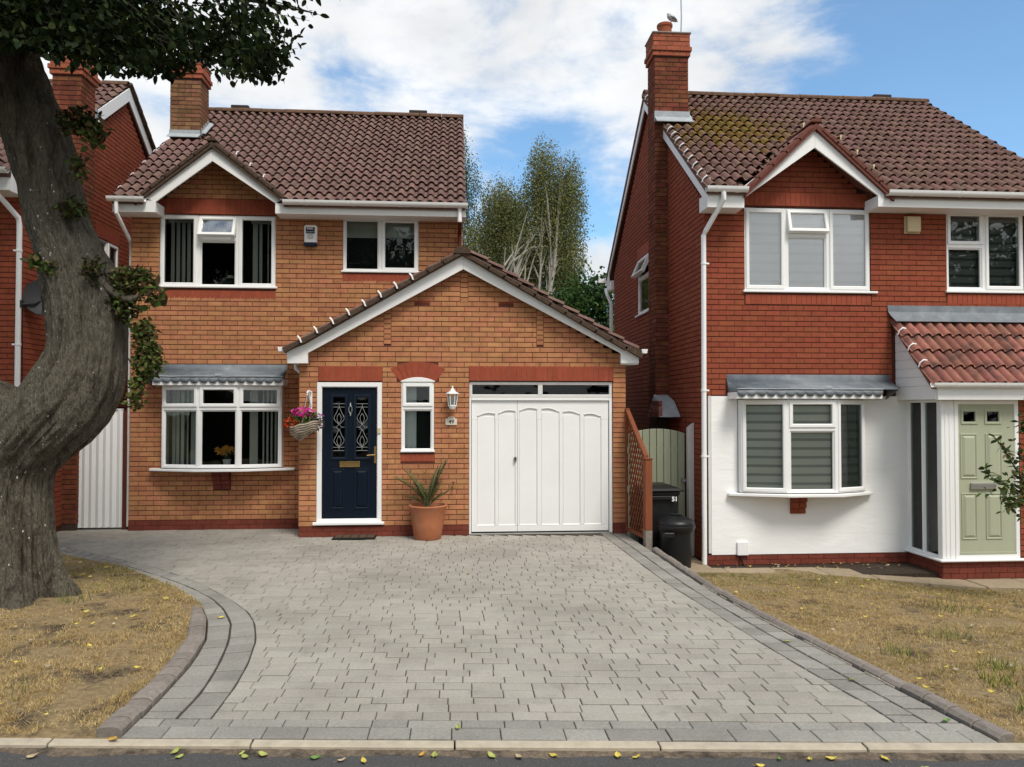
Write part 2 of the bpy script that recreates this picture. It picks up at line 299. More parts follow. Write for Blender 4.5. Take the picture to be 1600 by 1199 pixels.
def thing(name, label, cat, loc, group=None):
    o = bpy.data.objects.new(name, None); C.objects.link(o); o.location = loc; WL[o.name] = Vector(loc); o.empty_display_size = .2
    tag(o, label, cat, group); return o
def place(name, me, parent, loc, rot=(0, 0, 0), scale=(1, 1, 1)):   # one more object that shares a mesh
    o = bpy.data.objects.new(name, me); C.objects.link(o); o.parent = parent
    o.location = Vector(loc) - WL[parent.name]; o.rotation_euler = rot; o.scale = scale; WL[o.name] = Vector(loc); return o
def tri_cloud(name, V, T, cols, m, parent=None, **kw):             # big numpy triangle soup with a colour per vertex
    T = np.asarray(T).reshape(-1, 3); me = bpy.data.meshes.new(name); nv, ntri = len(V), len(T)
    me.vertices.add(nv); me.vertices.foreach_set('co', np.asarray(V, np.float32).ravel())
    me.loops.add(ntri * 3); me.loops.foreach_set('vertex_index', np.asarray(T, np.int32).ravel())
    me.polygons.add(ntri); me.polygons.foreach_set('loop_start', np.arange(0, ntri * 3, 3, dtype=np.int32)); me.polygons.foreach_set('loop_total', np.full(ntri, 3, np.int32))
    me.update(calc_edges=True)
    ca = me.color_attributes.new('col', 'FLOAT_COLOR', 'POINT'); ca.data.foreach_set('color', np.hstack([np.asarray(cols, np.float32), np.ones((nv, 1), np.float32)]).ravel())
    return link(name, me, m, parent, **kw)
def text_part(name, body, size, m, parent, F, u, d, z, align='CENTER', ext=0.001, bold=0.0):
    cu = bpy.data.curves.new(name, 'FONT'); cu.body = body; cu.size = size; cu.align_x = align; cu.align_y = 'CENTER'; cu.extrude = ext; cu.offset = bold
    t = bpy.data.objects.new(name, cu); C.objects.link(t); bpy.context.view_layer.update()
    me = bpy.data.meshes.new_from_object(t.evaluated_get(bpy.context.evaluated_depsgraph_get())); bpy.data.objects.remove(t); me.name = name
    me.transform(Matrix.Translation(F.p(u, d, z)) @ Matrix.Rotation(F.rot, 4, 'Z') @ Matrix.Rotation(R(90), 4, 'X'))
    me.materials.clear(); return link(name, me, m, parent)
def nz3(x, y, z=0.0): return mnoise.noise(Vector((x, y, z)))
def interp(tab, x):
    for (a, b), (c, d) in zip(tab, tab[1:]):
        if x <= c: return b + (d - b) * (x - a) / (c - a) if x >= a else b
    return tab[-1][1]
def resample(poly, step=None, n=None):
    P = [Vector(p) for p in poly]; S = [0]
    for a, b in zip(P, P[1:]): S.append(S[-1] + (b - a).length)
    n = n or max(1, round(S[-1] / step)); o = []
    for k in range(n + 1):
        s_ = S[-1] * k / n; i = max(j for j in range(len(S)) if S[j] <= s_ + 1e-9); i = min(i, len(P) - 2)
        o.append(P[i].lerp(P[i + 1], (s_ - S[i]) / max(1e-9, S[i + 1] - S[i])))
    return o

# ================================================================ the ground
KK = 0.0877                                        # the road runs a little askew to the house fronts
mb = MB(); mb.box(-150, 150, -120, 260, -0.9, -0.5); mb.build('ground', MT['rough_grass'], kind='structure')
mb = MB()
def strip(mb, c0, c1, z0, z1, x0=-40, x1=40):
    mb.hexa([(x0, c0 - KK * x0, z0), (x1, c0 - KK * x1, z0), (x1, c1 - KK * x1, z0), (x0, c1 - KK * x0, z0),
             (x0, c0 - KK * x0, z1), (x1, c0 - KK * x1, z1), (x1, c1 - KK * x1, z1), (x0, c1 - KK * x0, z1)])
strip(mb, -3.2, 4.256, -0.4, -0.036)
road = mb.build('road', MT['asphalt'], kind='structure')
# grit and leaf litter swept into the gutter: a thin ragged crust
mb = MB(); rows_ = 5; nx = 260
for i in range(nx + 1):
    x = -6 + 12 * i / nx
    wdt = 0.085 + 0.06 * nz3(x * 1.7, 3) + 0.035 * nz3(x * 9, 5)
    for j in range(rows_):
        f = j / (rows_ - 1); c = 4.262 - max(.025, wdt * .8) * f
        mb.v.append((x, c - KK * x, -0.0355 + 0.010 * (1 - f) ** 1.5 * (1 + .8 * nz3(x * 13, f * 5))))
for i in range(nx):
    for j in range(rows_ - 1):
        a = i * rows_ + j; mb.f.append((a, a + 1, a + rows_ + 1, a + rows_))
mb.build('gutter_grit', MT['grit'], kind='stuff', smooth=60)
# kerb
kerb = thing('kerb', None, None, (0, 4.26, -0.05)); tag(kerb, kind='structure')
xs = [-6.9 + 1.14 * k for k in range(13)]; xs = [x + 0.06 for x in xs]
for a, b in zip(xs, xs[1:]):
    mb = MB(); g = 0.005
    for x in (a + g, b - g): pass
    def sec(x, dz): return [(x, 4.256 - KK * x, -0.4), (x, 4.256 - KK * x, -0.012 + dz), (x, 4.266 - KK * x, -0.003 + dz), (x, 4.325 - KK * x, 0.0 + dz), (x, 4.325 - KK * x, -0.4)]
    mb.loft([sec(a + g, rnd.uniform(-.003, .003)), sec(b - g, rnd.uniform(-.003, .003))])
    mb.build('kerbstone', MT['kerb'], kerb, bevel=.004)

# driveway outline (world metres, measured on the ground)
L_OUT = [(-1.90, 4.40), (-1.90, 4.76), (-1.90, 5.07), (-1.91, 5.37), (-1.93, 5.78), (-2.01, 6.32), (-2.17, 6.86), (-2.37, 7.34), (-2.61, 7.74), (-2.93, 8.18), (-3.52, 8.83), (-4.07, 9.36), (-5.02, 10.09), (-6.3, 10.95)]
L_MID = [(-1.68, 4.60), (-1.68, 4.80), (-1.67, 5.2), (-1.72, 5.68), (-1.81, 6.25), (-1.95, 6.80), (-2.15, 7.27), (-2.36, 7.64), (-2.72, 8.12), (-3.15, 8.60), (-3.66, 9.11), (-4.3, 9.72), (-5.2, 10.42), (-6.3, 11.2)]
L_IN = [(-1.47, 4.58), (-1.47, 4.77), (-1.475, 5.26), (-1.51, 5.7), (-1.60, 6.28), (-1.74, 6.78), (-1.90, 7.16), (-2.17, 7.60), (-2.62, 8.22), (-3.06, 8.74), (-3.5, 9.19), (-4.05, 9.66), (-5.35, 10.75), (-6.3, 11.5)]
R_IN = [(2.62, 4.36), (2.61, 4.6), (2.56, 4.95), (2.50, 5.4), (2.45, 5.82), (2.39, 6.54), (2.32, 7.33), (2.26, 7.97), (2.22, 9.27), (2.17, 11.2)]
R_OUT = [(3.05, 4.07), (3.03, 4.25), (2.99, 4.55), (2.94, 4.9), (2.86, 5.5), (2.77, 6.21), (2.71, 6.62), (2.65, 7.26), (2.61, 7.85), (2.59, 8.82), (2.57, 9.78), (2.53, 11.2)]
inv = lambda t: [(y, x) for x, y in t]
xlo, xli, xri, xro = (lambda y, t=inv(q): interp(t, y) for q in (L_OUT, L_IN, R_IN, R_OUT))
drive = thing('driveway', None, None, (0, 7.5, 0)); tag(drive, kind='structure')
mb = MB()                                              # bed under the blocks, dark joint sand at its top
poly = [(x, y) for x, y in L_OUT if y > 4.4] + [(-6.4, 12.3), (2.6, 12.3)] + [(x, y) for x, y in reversed(R_OUT)] + [(3.05, 4.33 - KK * 3.05), (-1.9, 4.33 + KK * 1.9)]
mb.loft([[(x, y, -0.49) for x, y in poly], [(x, y, -0.011) for x, y in poly]])
mb.build('joint_sand', MT['joint'], drive)
# blocks
pav = []                                               # (corners, z, border?)
def rowx(c, f):                                        # where a course line meets a side curve
    y = c
    for _ in range(8): y = c - KK * f(y)
    return f(y)
LEN = (.165, .205, .21, .19, .285)
def course(c0, c1, fl, fr, dark, lens):
    g = 0.0028; y0, y1 = c0 + .0055, c1 - .0055
    l0, l1, r0, r1 = rowx(y0, fl) + g, rowx(y1, fl) + g, rowx(y0, fr) - g, rowx(y1, fr) - g
    x = min(l0, l1) - rnd.uniform(0, .10)
    while x < max(r0, r1):
        w = rnd.choice(lens) * rnd.uniform(.97, 1.03); w = max(r0, r1) - x + .01 if max(r0, r1) - x - w < .085 else w; a, b = x + g, x + w - g; x += w
        if min(max(r0, r1), b) - max(min(l0, l1), a) < .03: continue
        A0, A1 = (max(a, l0), max(a, l1)); B0, B1 = (min(b, r0), min(b, r1))
        if B0 - A0 < .012 and B1 - A1 < .012: continue
        B0, B1 = max(B0, A0 + .004), max(B1, A1 + .004)
        pav.append(([(A0, y0 - KK * A0), (B0, y0 - KK * B0), (B1, y1 - KK * B1), (A1, y1 - KK * A1)], rnd.uniform(-.0035, .003), dark))
course(4.333, 4.492, xlo, xro, 1, (.24, .29, .24, .36))
course(4.492, 4.602, xlo, xro, 1, (.21, .26, .21, .31))
c = 4.602
while c < 12.55:
    w = rnd.choice((.105, .125, .125, .14)); course(c, c + w, lambda y: xli(y), lambda y: (xri(y) if y < 11.19 else -2.27), 0, LEN); c += w
def lane(Pa, Pb, step, ph):
    n = max(2, round(sum((Vector(a) - Vector(b)).length for a, b in zip(Pa, Pa[1:])) / step))
    A, B = resample(Pa, n=n * 2), resample(Pb, n=n * 2)
    k = ph
    ks = [0] + list(range(1 + ph, 2 * n, 2)) + [2 * n]
    for i, j in zip(ks, ks[1:]):
        if j <= i: continue
        a0, a1, b0, b1 = A[i], A[j], B[i], B[j]
        ctr = (a0 + a1 + b0 + b1) / 4; g = .0035
        pts = [p + (ctr - p).normalized() * .0125 for p in (a0, b0, b1, a1)]
        pav.append(([tuple(p) for p in pts], rnd.uniform(-.003, .003), 1))
cutL = lambda t, c: [(x, y) for x, y in t if y + KK * x > c]
def start(t, c):                                        # begin a side curve exactly at course line c
    f = lambda y: interp(inv(t), y); x = rowx(c, f); return [(x, c - KK * x)] + cutL(t, c + .01)
lane(start(L_OUT, 4.606), start(L_MID, 4.606), .205, 0); lane(start(L_MID, 4.606), start(L_IN, 4.606), .205, 1)
R_MID = [((a + b) / 2, (c_ + d) / 2) for (a, c_), (b, d) in zip(resample(R_IN, n=12), resample(R_OUT, n=12))]
R_MID = [tuple(v) for v in R_MID]
lane(start(R_IN, 4.606), start(R_MID, 4.606), .205, 0); lane(start(R_MID, 4.606), start(R_OUT, 4.606), .205, 1)
def block(mb, q, z, th=.03, ch=.004):
    cx = sum(p[0] for p in q) / 4; cy = sum(p[1] for p in q) / 4
    ins = lambda e: [(x + max(-e, min(e, cx - x)), y + max(-e, min(e, cy - y))) for x, y in q]
    mb.loft([[(x, y, z - th) for x, y in q], [(x, y, z - ch) for x, y in q], [(x, y, z) for x, y in ins(ch)]], cap0=False)
def pkey(p): return sum(v[1] for v in p[0]) / 4 + .12 * abs(sum(v[0] for v in p[0]) / 4)
for dark, nm, mm, lim in ((0, 'paver', 'paver', 300), (1, 'border_paver', 'border', 290)):
    L_ = sorted([p for p in pav if p[2] == dark], key=pkey)
    for q, z, _ in L_[:lim]:
        cx, cy = sum(p[0] for p in q) / 4, sum(p[1] for p in q) / 4
        m_ = MB(); block(m_, [(x - cx, y - cy) for x, y in q], 0)
        o = link(nm, m_.mesh(nm), MT[mm], drive, origin=(cx, cy, z))
    if L_[lim:]:
        m_ = MB()
        for q, z, _ in L_[lim:]: block(m_, q, z)
        link('far_' + nm + 's', m_.mesh(nm), MT[mm], drive, kind='stuff')
# raised edging along both sides
edge = thing('driveway_edging', None, None, (0, 7, 0)); tag(edge, kind='structure')
def edging(inner, offs, step, side, h):
    P = resample(inner, step=step)
    nrm = []
    for i, p in enumerate(P):
        t = (P[min(i + 1, len(P) - 1)] - P[max(i - 1, 0)]).normalized(); nrm.append(Vector((-t.y, t.x)) * side)
    for i in range(len(P) - 1):
        mb = MB(); loops = []
        dz = rnd.uniform(-.008, .008); t = (P[i + 1] - P[i]).normalized() * .006
        for p, nn, s_ in ((P[i] + t, nrm[i], i), (P[i + 1] - t, nrm[i + 1], i + 1)):
            w = interp(offs, s_ / (len(P) - 1)); f = min(1, (len(P) - 1 - s_ + 1) / 4) if side > 0 else 1
            pt = lambda a, z: ((p + nn * a).x, (p + nn * a).y, z)
            loops.append([pt(.006, -.45), pt(.006, h * .45 * f + dz), pt(.03, h * .9 * f + dz), pt(.06, h * f + dz), pt(w - .02, h * f * .97 + dz), pt(w, h * .7 * f + dz), pt(w, -.45)])
        mb.loft(loops); mb.build('edging_block', MT['edging'], edge, bevel=.005)
edging(list(start(L_OUT, 4.36))[:8] + [(-2.43, 7.44)], [(0, .15), (.8, .14), (1, .07)], .15, 1, .046)
edging([p for p in start(R_OUT, 4.34) if p[1] < 10.0], [(0, .12), (.3, .085), (1, .085)], .20, -1, .045)
mb = MB(); hp = resample([p for p in start(R_OUT, 4.6) if 4.7 < p[1] < 8.3], n=40)
for i, (p, q_) in enumerate(zip(hp, hp[1:])):
    if nz3(i * .31, 4) > -.18: mb.tube([(p.x + .002, p.y, .002), (q_.x + .002, q_.y, .002)], .008 + .004 * nz3(i * .7, 9), 5)
mb.build('mortar_haunch', MT['slab_pale'], edge)

# lawns: soil sheet with slight swells, then the blades
def zlawn_r(x, y): 
    t = max(0, min(1, (y - 4.6) / 4.6)); return -0.005 - 0.30 * t - .135 * t * max(0, min(1, (x - 4.9) / 1.5)) + 0.02 * nz3(x * .9, y * .9) + .006 * nz3(x * 4, y * 4)
def zlawn_l(x, y):
    d = math.hypot(x + 4.3, y - 7.75); return 0.012 + 0.018 * nz3(x * .8, y * .8 + 9) + .007 * nz3(x * 4, y * 4) + .05 * math.exp(-(d / .8) ** 2)
def sheet(name, y0, y1, ny, fx0, fx1, nx, fz):
    mb = MB()
    for j in range(ny + 1):
        y = y0 + (y1 - y0) * j / ny
        for i in range(nx + 1):
            a, b = fx0(y), fx1(y); x = a + (b - a) * i / nx
            yy = y - KK * x * max(0, 1 - (y - y0) / 1.0); mb.v.append((x, yy, fz(x, yy)))
    for j in range(ny):
        for i in range(nx):
            a = j * (nx + 1) + i; mb.f.append((a, a + 1, a + nx + 2, a + nx + 1))
    n_ = len(mb.v); return mb.build(name, MT['earth'], kind='structure', smooth=80)
sheet('left_lawn', 4.325, 11.4, 70, lambda y: -14, lambda y: xlo(y) - (.05 if y < 7.2 else -.003), 90, lambda x, y: zlawn_l(x, y) - .03 * max(0, 1 - (y + KK * x - 4.325) / .25))
sheet('right_lawn', 4.325, 9.95, 60, lambda y: xro(y) + .06, lambda y: 16, 110, lambda x, y: zlawn_r(x, y) - .02 * max(0, 1 - (y + KK * x - 4.325) / .25))
rng = np.random.default_rng(3)
def pnoise(x, y, s, seed): return np.array([mnoise.noise(Vector((a * s, b * s, seed))) for a, b in zip(x, y)])
def blades(name, pts, fz, hmin, hmax, colf, wid=.0035):
    x, y = pts; cl = pnoise(x, y, 11, 60) + .6 * pnoise(x, y, 27, 61); k_ = rng.random(len(x)) < np.clip(.72 + 1.3 * cl, .10, 1); x, y, cl = x[k_], y[k_], cl[k_]; n = len(x); z = np.array([fz(a, b) for a, b in zip(x, y)]) - .004
    h = rng.uniform(hmin, hmax, n) * (1 + .9 * np.clip(cl, -.3, .8)); th = rng.uniform(0, 2 * np.pi, n); lean = rng.uniform(.35, 1.35, n); fa = rng.uniform(0, 2 * np.pi, n)
    w = wid * rng.uniform(.7, 1.4, n) * (1 + .05 * (y - 4))
    dx, dy, dz = np.cos(th) * np.sin(lean) * h, np.sin(th) * np.sin(lean) * h, np.cos(lean) * h
    V = np.empty((n, 3, 3)); V[:, 0] = np.c_[x - np.cos(fa) * w, y - np.sin(fa) * w, z]; V[:, 1] = np.c_[x + np.cos(fa) * w, y + np.sin(fa) * w, z]; V[:, 2] = np.c_[x + dx, y + dy, z + dz]
    col = np.repeat(colf(x, y, n), 3, axis=0)
    return tri_cloud(name, V.reshape(-1, 3), np.arange(n * 3), col, MT['grass'], kind='stuff')
STRAW, TAN, OLIVE, GREEN, BROWN = (np.array(c) for c in ((.66, .50, .24), (.46, .315, .14), (.29, .25, .075), (.14, .19, .045), (.20, .135, .07)))
def gcol(green):
    def f(x, y, n):
        g = green(x, y) + rng.normal(0, .16, n); r = rng.random(n)[:, None]
        r = np.clip(r * .6 + .2 + .9 * pnoise(x, y, 3.1, 33)[:, None] + .7 * pnoise(x, y, 13, 34)[:, None], 0, 1); base = STRAW * r + TAN * (1 - r); base = np.where(rng.random(n)[:, None] < .14, BROWN, base)
        k = np.clip(g, 0, 1)[:, None]; gr = np.where(rng.random(n)[:, None] < .5, OLIVE, GREEN)
        pick = rng.random(n)[:, None] < k
        return np.where(pick, gr, base) * rng.uniform(.7, 1.2, (n, 1))
    return f
n = 520000                                              # left lawn
y = 4.33 + (rng.random(n) ** 1.25) * 6.3; x = -6.6 + rng.random(n) * 5.2
xl = np.interp(y, [p[1] for p in L_OUT], [p[0] for p in L_OUT]); m_ = (x < xl - np.where(y < 7.3, .16, .01) + .03) & (y + KK * x > 4.34) & (np.hypot(x + 4.3, y - 7.75) > .42)
x, y = x[m_], y[m_]
bare = pnoise(x, y, 1.9, 5) + .35 * pnoise(x, y, 6, 2) - .75 * np.exp(-(np.hypot(x + 3.55, y - 7.3) / .55) ** 2) * 1.0
keep = rng.random(len(x)) < np.clip(.95 + bare * 2.4, .06, 1); x, y = x[keep], y[keep]
gl = lambda x, y: np.clip((y - 6.9) * .32, 0, .52) + .28 * pnoise(x, y, 1.3, 8) + .02
blades('dry_grass', (x, y), zlawn_l, .014, .042, gcol(gl), .0019)
n = 700000                                             # right lawn
y = 4.0 + (rng.random(n) ** 1.15) * 5.75; x = 2.5 + rng.random(n) * 6.6
xr = np.interp(y, [p[1] for p in R_OUT], [p[0] for p in R_OUT]); m_ = (x > xr + .085) & (y + KK * x > 4.36) & (y < np.interp(x, [2.6, 3.4, 5.85, 6.6, 7.1, 9.5], [9.86, 9.86, 9.42, 9.2, 9.08, 9.0]) + .02)
x, y = x[m_], y[m_]
bare = pnoise(x, y, 2.1, 15) + .4 * pnoise(x, y, 6, 12)
keep = rng.random(len(x)) < np.clip(1.0 + bare * 2.0, .08, 1); x, y = x[keep], y[keep]
gr_ = lambda x, y: np.clip((y - 8.2) * .40, -.05, .6) + .42 * pnoise(x, y, 1.5, 21) + .25 * pnoise(x, y, 5, 4) + .10
blades('parched_grass', (x, y), zlawn_r, .012, .036, gcol(gr_), .0018)
# a few longer green tufts
def tufts(name, spots, fz):
    X, Y = [], []
    for a, b, r, k in spots: X += list(a + rng.normal(0, r, k)); Y += list(b + rng.normal(0, r, k))
    X, Y = np.array(X), np.array(Y); n = len(X); z = np.array([fz(a, b) for a, b in zip(X, Y)])
    h = rng.uniform(.06, .15, n); th = rng.uniform(0, 6.28, n); le = rng.uniform(.1, .8, n); w = .004
    V = np.empty((n, 3, 3)); V[:, 0] = np.c_[X - w, Y, z]; V[:, 1] = np.c_[X + w, Y, z]; V[:, 2] = np.c_[X + np.cos(th) * np.sin(le) * h, Y + np.sin(th) * np.sin(le) * h, z + np.cos(le) * h]
    c_ = np.repeat(np.where(rng.random((n, 1)) < .3, OLIVE * 1.2, GREEN * .8), 3, axis=0)
    tri_cloud(name, V.reshape(-1, 3), np.arange(n * 3), c_, MT['grass'], kind='stuff')
tufts('grass_tufts', [(3.75, 5.0, .06, 60), (4.0, 5.35, .08, 70), (4.15, 5.1, .08, 60), (3.5, 5.75, .06, 40), (4.3, 6.3, .1, 50), (4.6, 4.7, .08, 90), (5.1, 7.4, .15, 60), (3.55, 4.45, .05, 40)], zlawn_r)
tufts('weed_tufts', [(-3.66, 7.5, .05, 14), (-3.6, 7.55, .06, 12), (-2.9, 5.2, .1, 8)], zlawn_l)
# side ground, path and soil in front of the right house, strip of ground at the left
mb = MB(); mb.box(2.545, 3.5, 9.75, 22, -.49, -.305); mb.build('side_path', MT['slab'], kind='structure', bevel=.01)
mb = MB(); mb.box(3.3, 6.45, 9.7, 10.45, -.49, -.335); mb.build('flower_bed', MT['soil'], kind='structure')
fp = thing('footpath', None, None, (5, 9.7, -.33)); tag(fp, kind='structure')
def ypb(x): return interp([(2.6, 10.12), (3.3, 10.06), (5.9, 10.05), (6.35, 9.97), (6.5, 9.6), (7.2, 9.6), (9.5, 9.6)], x)
def zpt(x): return interp([(2, -.292), (5.0, -.30), (6.4, -.40), (10, -.40)], x)
def ypf(x): return interp([(2.6, 9.86), (3.4, 9.86), (5.85, 9.42), (6.6, 9.2), (7.1, 9.08), (9.5, 9.0)], x)
xs_ = [2.66, 3.62, 4.28, 4.9, 5.5, 6.1, 6.75, 7.4, 8.1, 8.8, 9.5]
for a, b in zip(xs_, xs_[1:]):
    mb = MB(); a_, b_ = a + .006, b - .006; dz = rnd.uniform(-.006, .006)
    mb.loft([[(a_, ypf(a_), z), (b_, ypf(b_), z), (b_, ypb(b_), z), (a_, ypb(a_), z)] for z in (-.50,)] + [[(a_, ypf(a_), zpt(a_) + dz), (b_, ypf(b_), zpt(b_) + dz), (b_, ypb(b_), zpt(b_) + dz), (a_, ypb(a_), zpt(a_) + dz)]])
    mb.build('paving_slab', MT['slab'], fp, bevel=.008)
mb = MB(); mb.box(-14, -5.0, 12.0, 30, -.49, -.02); mb.build('side_yard', MT['slab'], kind='structure')
mb = MB(); mb.box(-14, 16, 18.6, 70, -.49, -.3); mb.build('back_gardens', MT['rough_grass'], kind='structure')

# ================================================================ building kit
CAM = Vector((0, 0, 1.88))
def unit_brick(L_=.215, h=.066, pr=.008, bk=.03, ch=.0025):
    mb = MB(); a = L_ / 2; b = h / 2
    lp = lambda e, y: [(-a + e, y, -b + e), (a - e, y, -b + e), (a - e, y, b - e), (-a + e, y, b - e)]
    mb.loft([lp(0, bk), lp(0, -pr + ch), lp(ch, -pr)], cap0=False)
    return mb
JOINT = {'redb': .0022, 'buff': .0038}
class Bricks:
    """collects the bricks of one house; the nearest 300 become objects, the rest one mesh per wall colour"""
    def __init__(s): s.e = []
    def lay(s, F, u0, u1, z0, z1, holes=(), clip=None, ph=0.0, mat='buff', wall=None, L_=.215, h=.064, c=.075, d=0.0, stack=False):
        r = 0; z = z0
        while z + h * .6 < z1:
            zc = z + c / 2; a, b = u0, u1
            if clip:
                a2, b2 = clip(zc); a, b = max(a, a2), min(b, b2)
            iv = [(a, b)] if b > a else []
            for (h0, h1, k0, k1) in holes:
                if k0 < zc < k1:
                    nv = []
                    for p, q in iv:
                        if h1 <= p or h0 >= q: nv.append((p, q)); continue
                        if h0 > p: nv.append((p, h0))
                        if h1 < q: nv.append((h1, q))
                    iv = nv
            off = ph + (0 if stack else (r % 2) * .5 * (L_ + .01)); st = L_ + .01
            for p, q in iv:
                k = math.floor((p - off) / st) + 1; cut = [p]
                while off + k * st < q: cut.append(off + k * st); k += 1
                cut.append(q)
                if len(cut) > 2 and cut[1] - cut[0] < .06: cut.pop(1)
                if len(cut) > 2 and cut[-1] - cut[-2] < .06: cut.pop(-2)
                g = JOINT.get(mat, .0045)
                for n_, (x0, x1) in enumerate(zip(cut, cut[1:])):
                    if x1 - x0 > .02: s.e.append((F, x0 + (g if n_ else 0), x1 - (g if n_ < len(cut) - 2 else 0), zc, h, mat, wall, d))
            z += c; r += 1
    def emit(s, root, cap=300, flt=None, mesh_name='brick'):
        def key(e):
            p = Vector(e[0].p((e[1] + e[2]) / 2, 0, e[3])); n_ = Vector((e[0].s, -e[0].c, 0)); v = CAM - p
            return -(v.normalized().dot(n_)) * (e[2] - e[1]) / v.length if (flt is None or flt(p)) else 1
        s.e.sort(key=key)
        base = {}
        for e in s.e[:cap]:
            F, a, b, zc, h, mat, wall, d = e; k = (mat, round(h, 4))
            if k not in base:
                base[k] = unit_brick(.215, h).mesh('brick_' + mat); base[k].materials.append(MT[mat])
            place('brick', base[k], wall or root, F.p((a + b) / 2, d + rnd.uniform(-.0012, .0012), zc), (rnd.uniform(-.006, .006), 0, F.rot), ((b - a) / .215, 1, 1))
        rest = {}
        for e in s.e[cap:]: rest.setdefault(e[5], []).append(e)
        for mat, L_ in rest.items():
            mb = MB()
            for F, a, b, zc, h, m_, wall, d in L_:
                q = unit_brick(b - a, h, .008 + rnd.uniform(-.0012, .0012)); o = len(mb.v); uc = (a + b) / 2
                mb.v.extend([F.p(uc + x, d + y, zc + z) for x, y, z in q.v]); mb.f.extend([tuple(i + o for i in f) for f in q.f])
            link('brickwork', mb.mesh('brickwork'), MT[mat], root, kind='stuff')
def wall_shell(mb, F, u0, u1, z0, z1, holes, d0=0.0, d1=.22):
    us = sorted({u0, u1, *[h[0] for h in holes], *[h[1] for h in holes]}); zs = sorted({z0, z1, *[h[2] for h in holes], *[h[3] for h in holes]})
    us = [u for u in us if u0 <= u <= u1]; zs = [z for z in zs if z0 <= z <= z1]
    for a, b in zip(us, us[1:]):
        run = None
        for c, d in zip(zs, zs[1:]):
            solid = not any(h[0] < (a + b) / 2 < h[1] and h[2] < (c + d) / 2 < h[3] for h in holes)
            if solid: run = [c, d] if run is None else [run[0], d]
            if (not solid or d == zs[-1]) and run: mb.fbox(F, a, b, d0, d1, run[0], run[1]); run = None
def soldiers(root, F, u0, u1, z0, z1, pitch=.075, d=-.012, mat='soldier', thin=False, back=True):
    """bricks set on end in a row"""
    n = max(1, round((u1 - u0) / pitch)); w = (u1 - u0) / n
    if back:
        mb = MB(); mb.fbox(F, u0, u1, d + .006, .03, z0, z1); bk = mb.build('soldier_course', MT['soldier_mortar'], root)
    mb = MB(); a, b = (w - .009) / 2, (z1 - z0) / 2 - .002; lp = lambda e, y: [(-a + e, y, -b + e), (a - e, y, -b + e), (a - e, y, b - e), (-a + e, y, b - e)]
    mb.loft([lp(0, .02), lp(0, .002), lp(.002, 0)], cap0=False); me = mb.mesh('soldier_brick'); me.materials.append(MT[mat])
    for k in range(n): place('soldier_brick', me, bk, F.p(u0 + (k + .5) * w, d + rnd.uniform(-.001, .001), (z0 + z1) / 2), (0, 0, F.rot))
    return bk
def plinth(root, F, u0, u1, z0, z1, d=-.022):
    mb = MB(); mb.fbox(F, u0, u1, d + .006, .04, z0, z1); p_ = mb.build('plinth', MT['redb_mortar'], root)
    n = max(1, round((z1 - z0) / .075)); h = (z1 - z0) / n
    for r in range(n):
        u = u0 - (r % 2) * .112
        while u < u1 - .01:
            a, b = max(u, u0), min(u + .225, u1)
            if b - a > .03:
                q = MB(); q.fbox(F, a + .004, b - .004, d, .02, z0 + r * h + .003, z0 + (r + 1) * h - .003); q.build('plinth_brick', MT['plinth'], p_)
            u += .225
    return p_

def tile_mesh(W_=.152, ex=.27, hgt=.052, th=.02, mat='tile', nseg=8, bw=.118):
    mb = MB(); n = nseg; L_ = ex + .07
    def prof(x):
        t = abs(x) / (bw / 2); return hgt * math.cos(t * math.pi / 2) ** .8 if t < 1 else 0.0
    xs = [-W_ / 2 - .004] + [-bw / 2 + bw * k / n for k in range(n + 1)] + [W_ / 2 + .004]
    lo, fr, up = [], [], []
    for x in xs:
        z = prof(x); lo.append((x, .003, z + .020)); fr.append((x, 0, z + .031)); up.append((x, L_, z + th * .1 - .014))
    m = len(xs); o = 0; mb.v = lo + fr + up
    for i in range(m - 1): mb.f += [(i, i + 1, m + i + 1, m + i), (m + i, m + i + 1, 2 * m + i + 1, 2 * m + i)]
    return mb
class Tiles:
    def __init__(s): s.e = []
    def slope(s, o, xd, yd, ncol, nrow, W_, ex, inside=None, mat='tile', key=0.0, keyf=None):
        xd, yd = Vector(xd).normalized(), Vector(yd).normalized(); zd = xd.cross(yd); o = Vector(o)
        M = Matrix((xd, yd, zd)).transposed()
        for j in range(nrow):
            for i in range(ncol):
                p = o + xd * ((i + .5) * W_) + yd * (j * ex)
                c_ = p + yd * ex * .5
                if inside and not inside(c_): continue
                s.e.append((p + zd * rnd.uniform(-.003, .004), M, W_, ex, mat, (p - CAM).length + key + (keyf(c_) if keyf else 0)))
    def emit(s, parent, cap=300):
        s.e.sort(key=lambda e: e[5]); base = {}
        for p, M, W_, ex, mat, k in s.e[:cap]:
            kk = (W_, ex, mat)
            if kk not in base:
                base[kk] = tile_mesh(W_, ex).mesh('roof_tile'); base[kk].materials.append(MT[mat]); base[kk].polygons.foreach_set('use_smooth', [True] * len(base[kk].polygons)); base[kk].set_sharp_from_angle(angle=R(40))
            e = (M @ Matrix.Rotation(rnd.uniform(-.012, .012), 3, 'Z')).to_euler(); place('roof_tile', base[kk], parent, p, e)
        rest = {}
        for e in s.e[cap:]: rest.setdefault(e[4], []).append(e)
        for mat, L_ in rest.items():
            mb = MB()
            for p, M, W_, ex, m_, k in L_:
                q = tile_mesh(W_, ex); o = len(mb.v); M2 = M @ Matrix.Rotation(rnd.uniform(-.012, .012), 3, 'Z')
                mb.v.extend([tuple(p + M2 @ Vector(v)) for v in q.v]); mb.f.extend([tuple(i + o for i in f) for f in q.f])
            link('roof_tiling', mb.mesh('roof_tiling'), MT[mat], parent, smooth=40, kind='stuff')
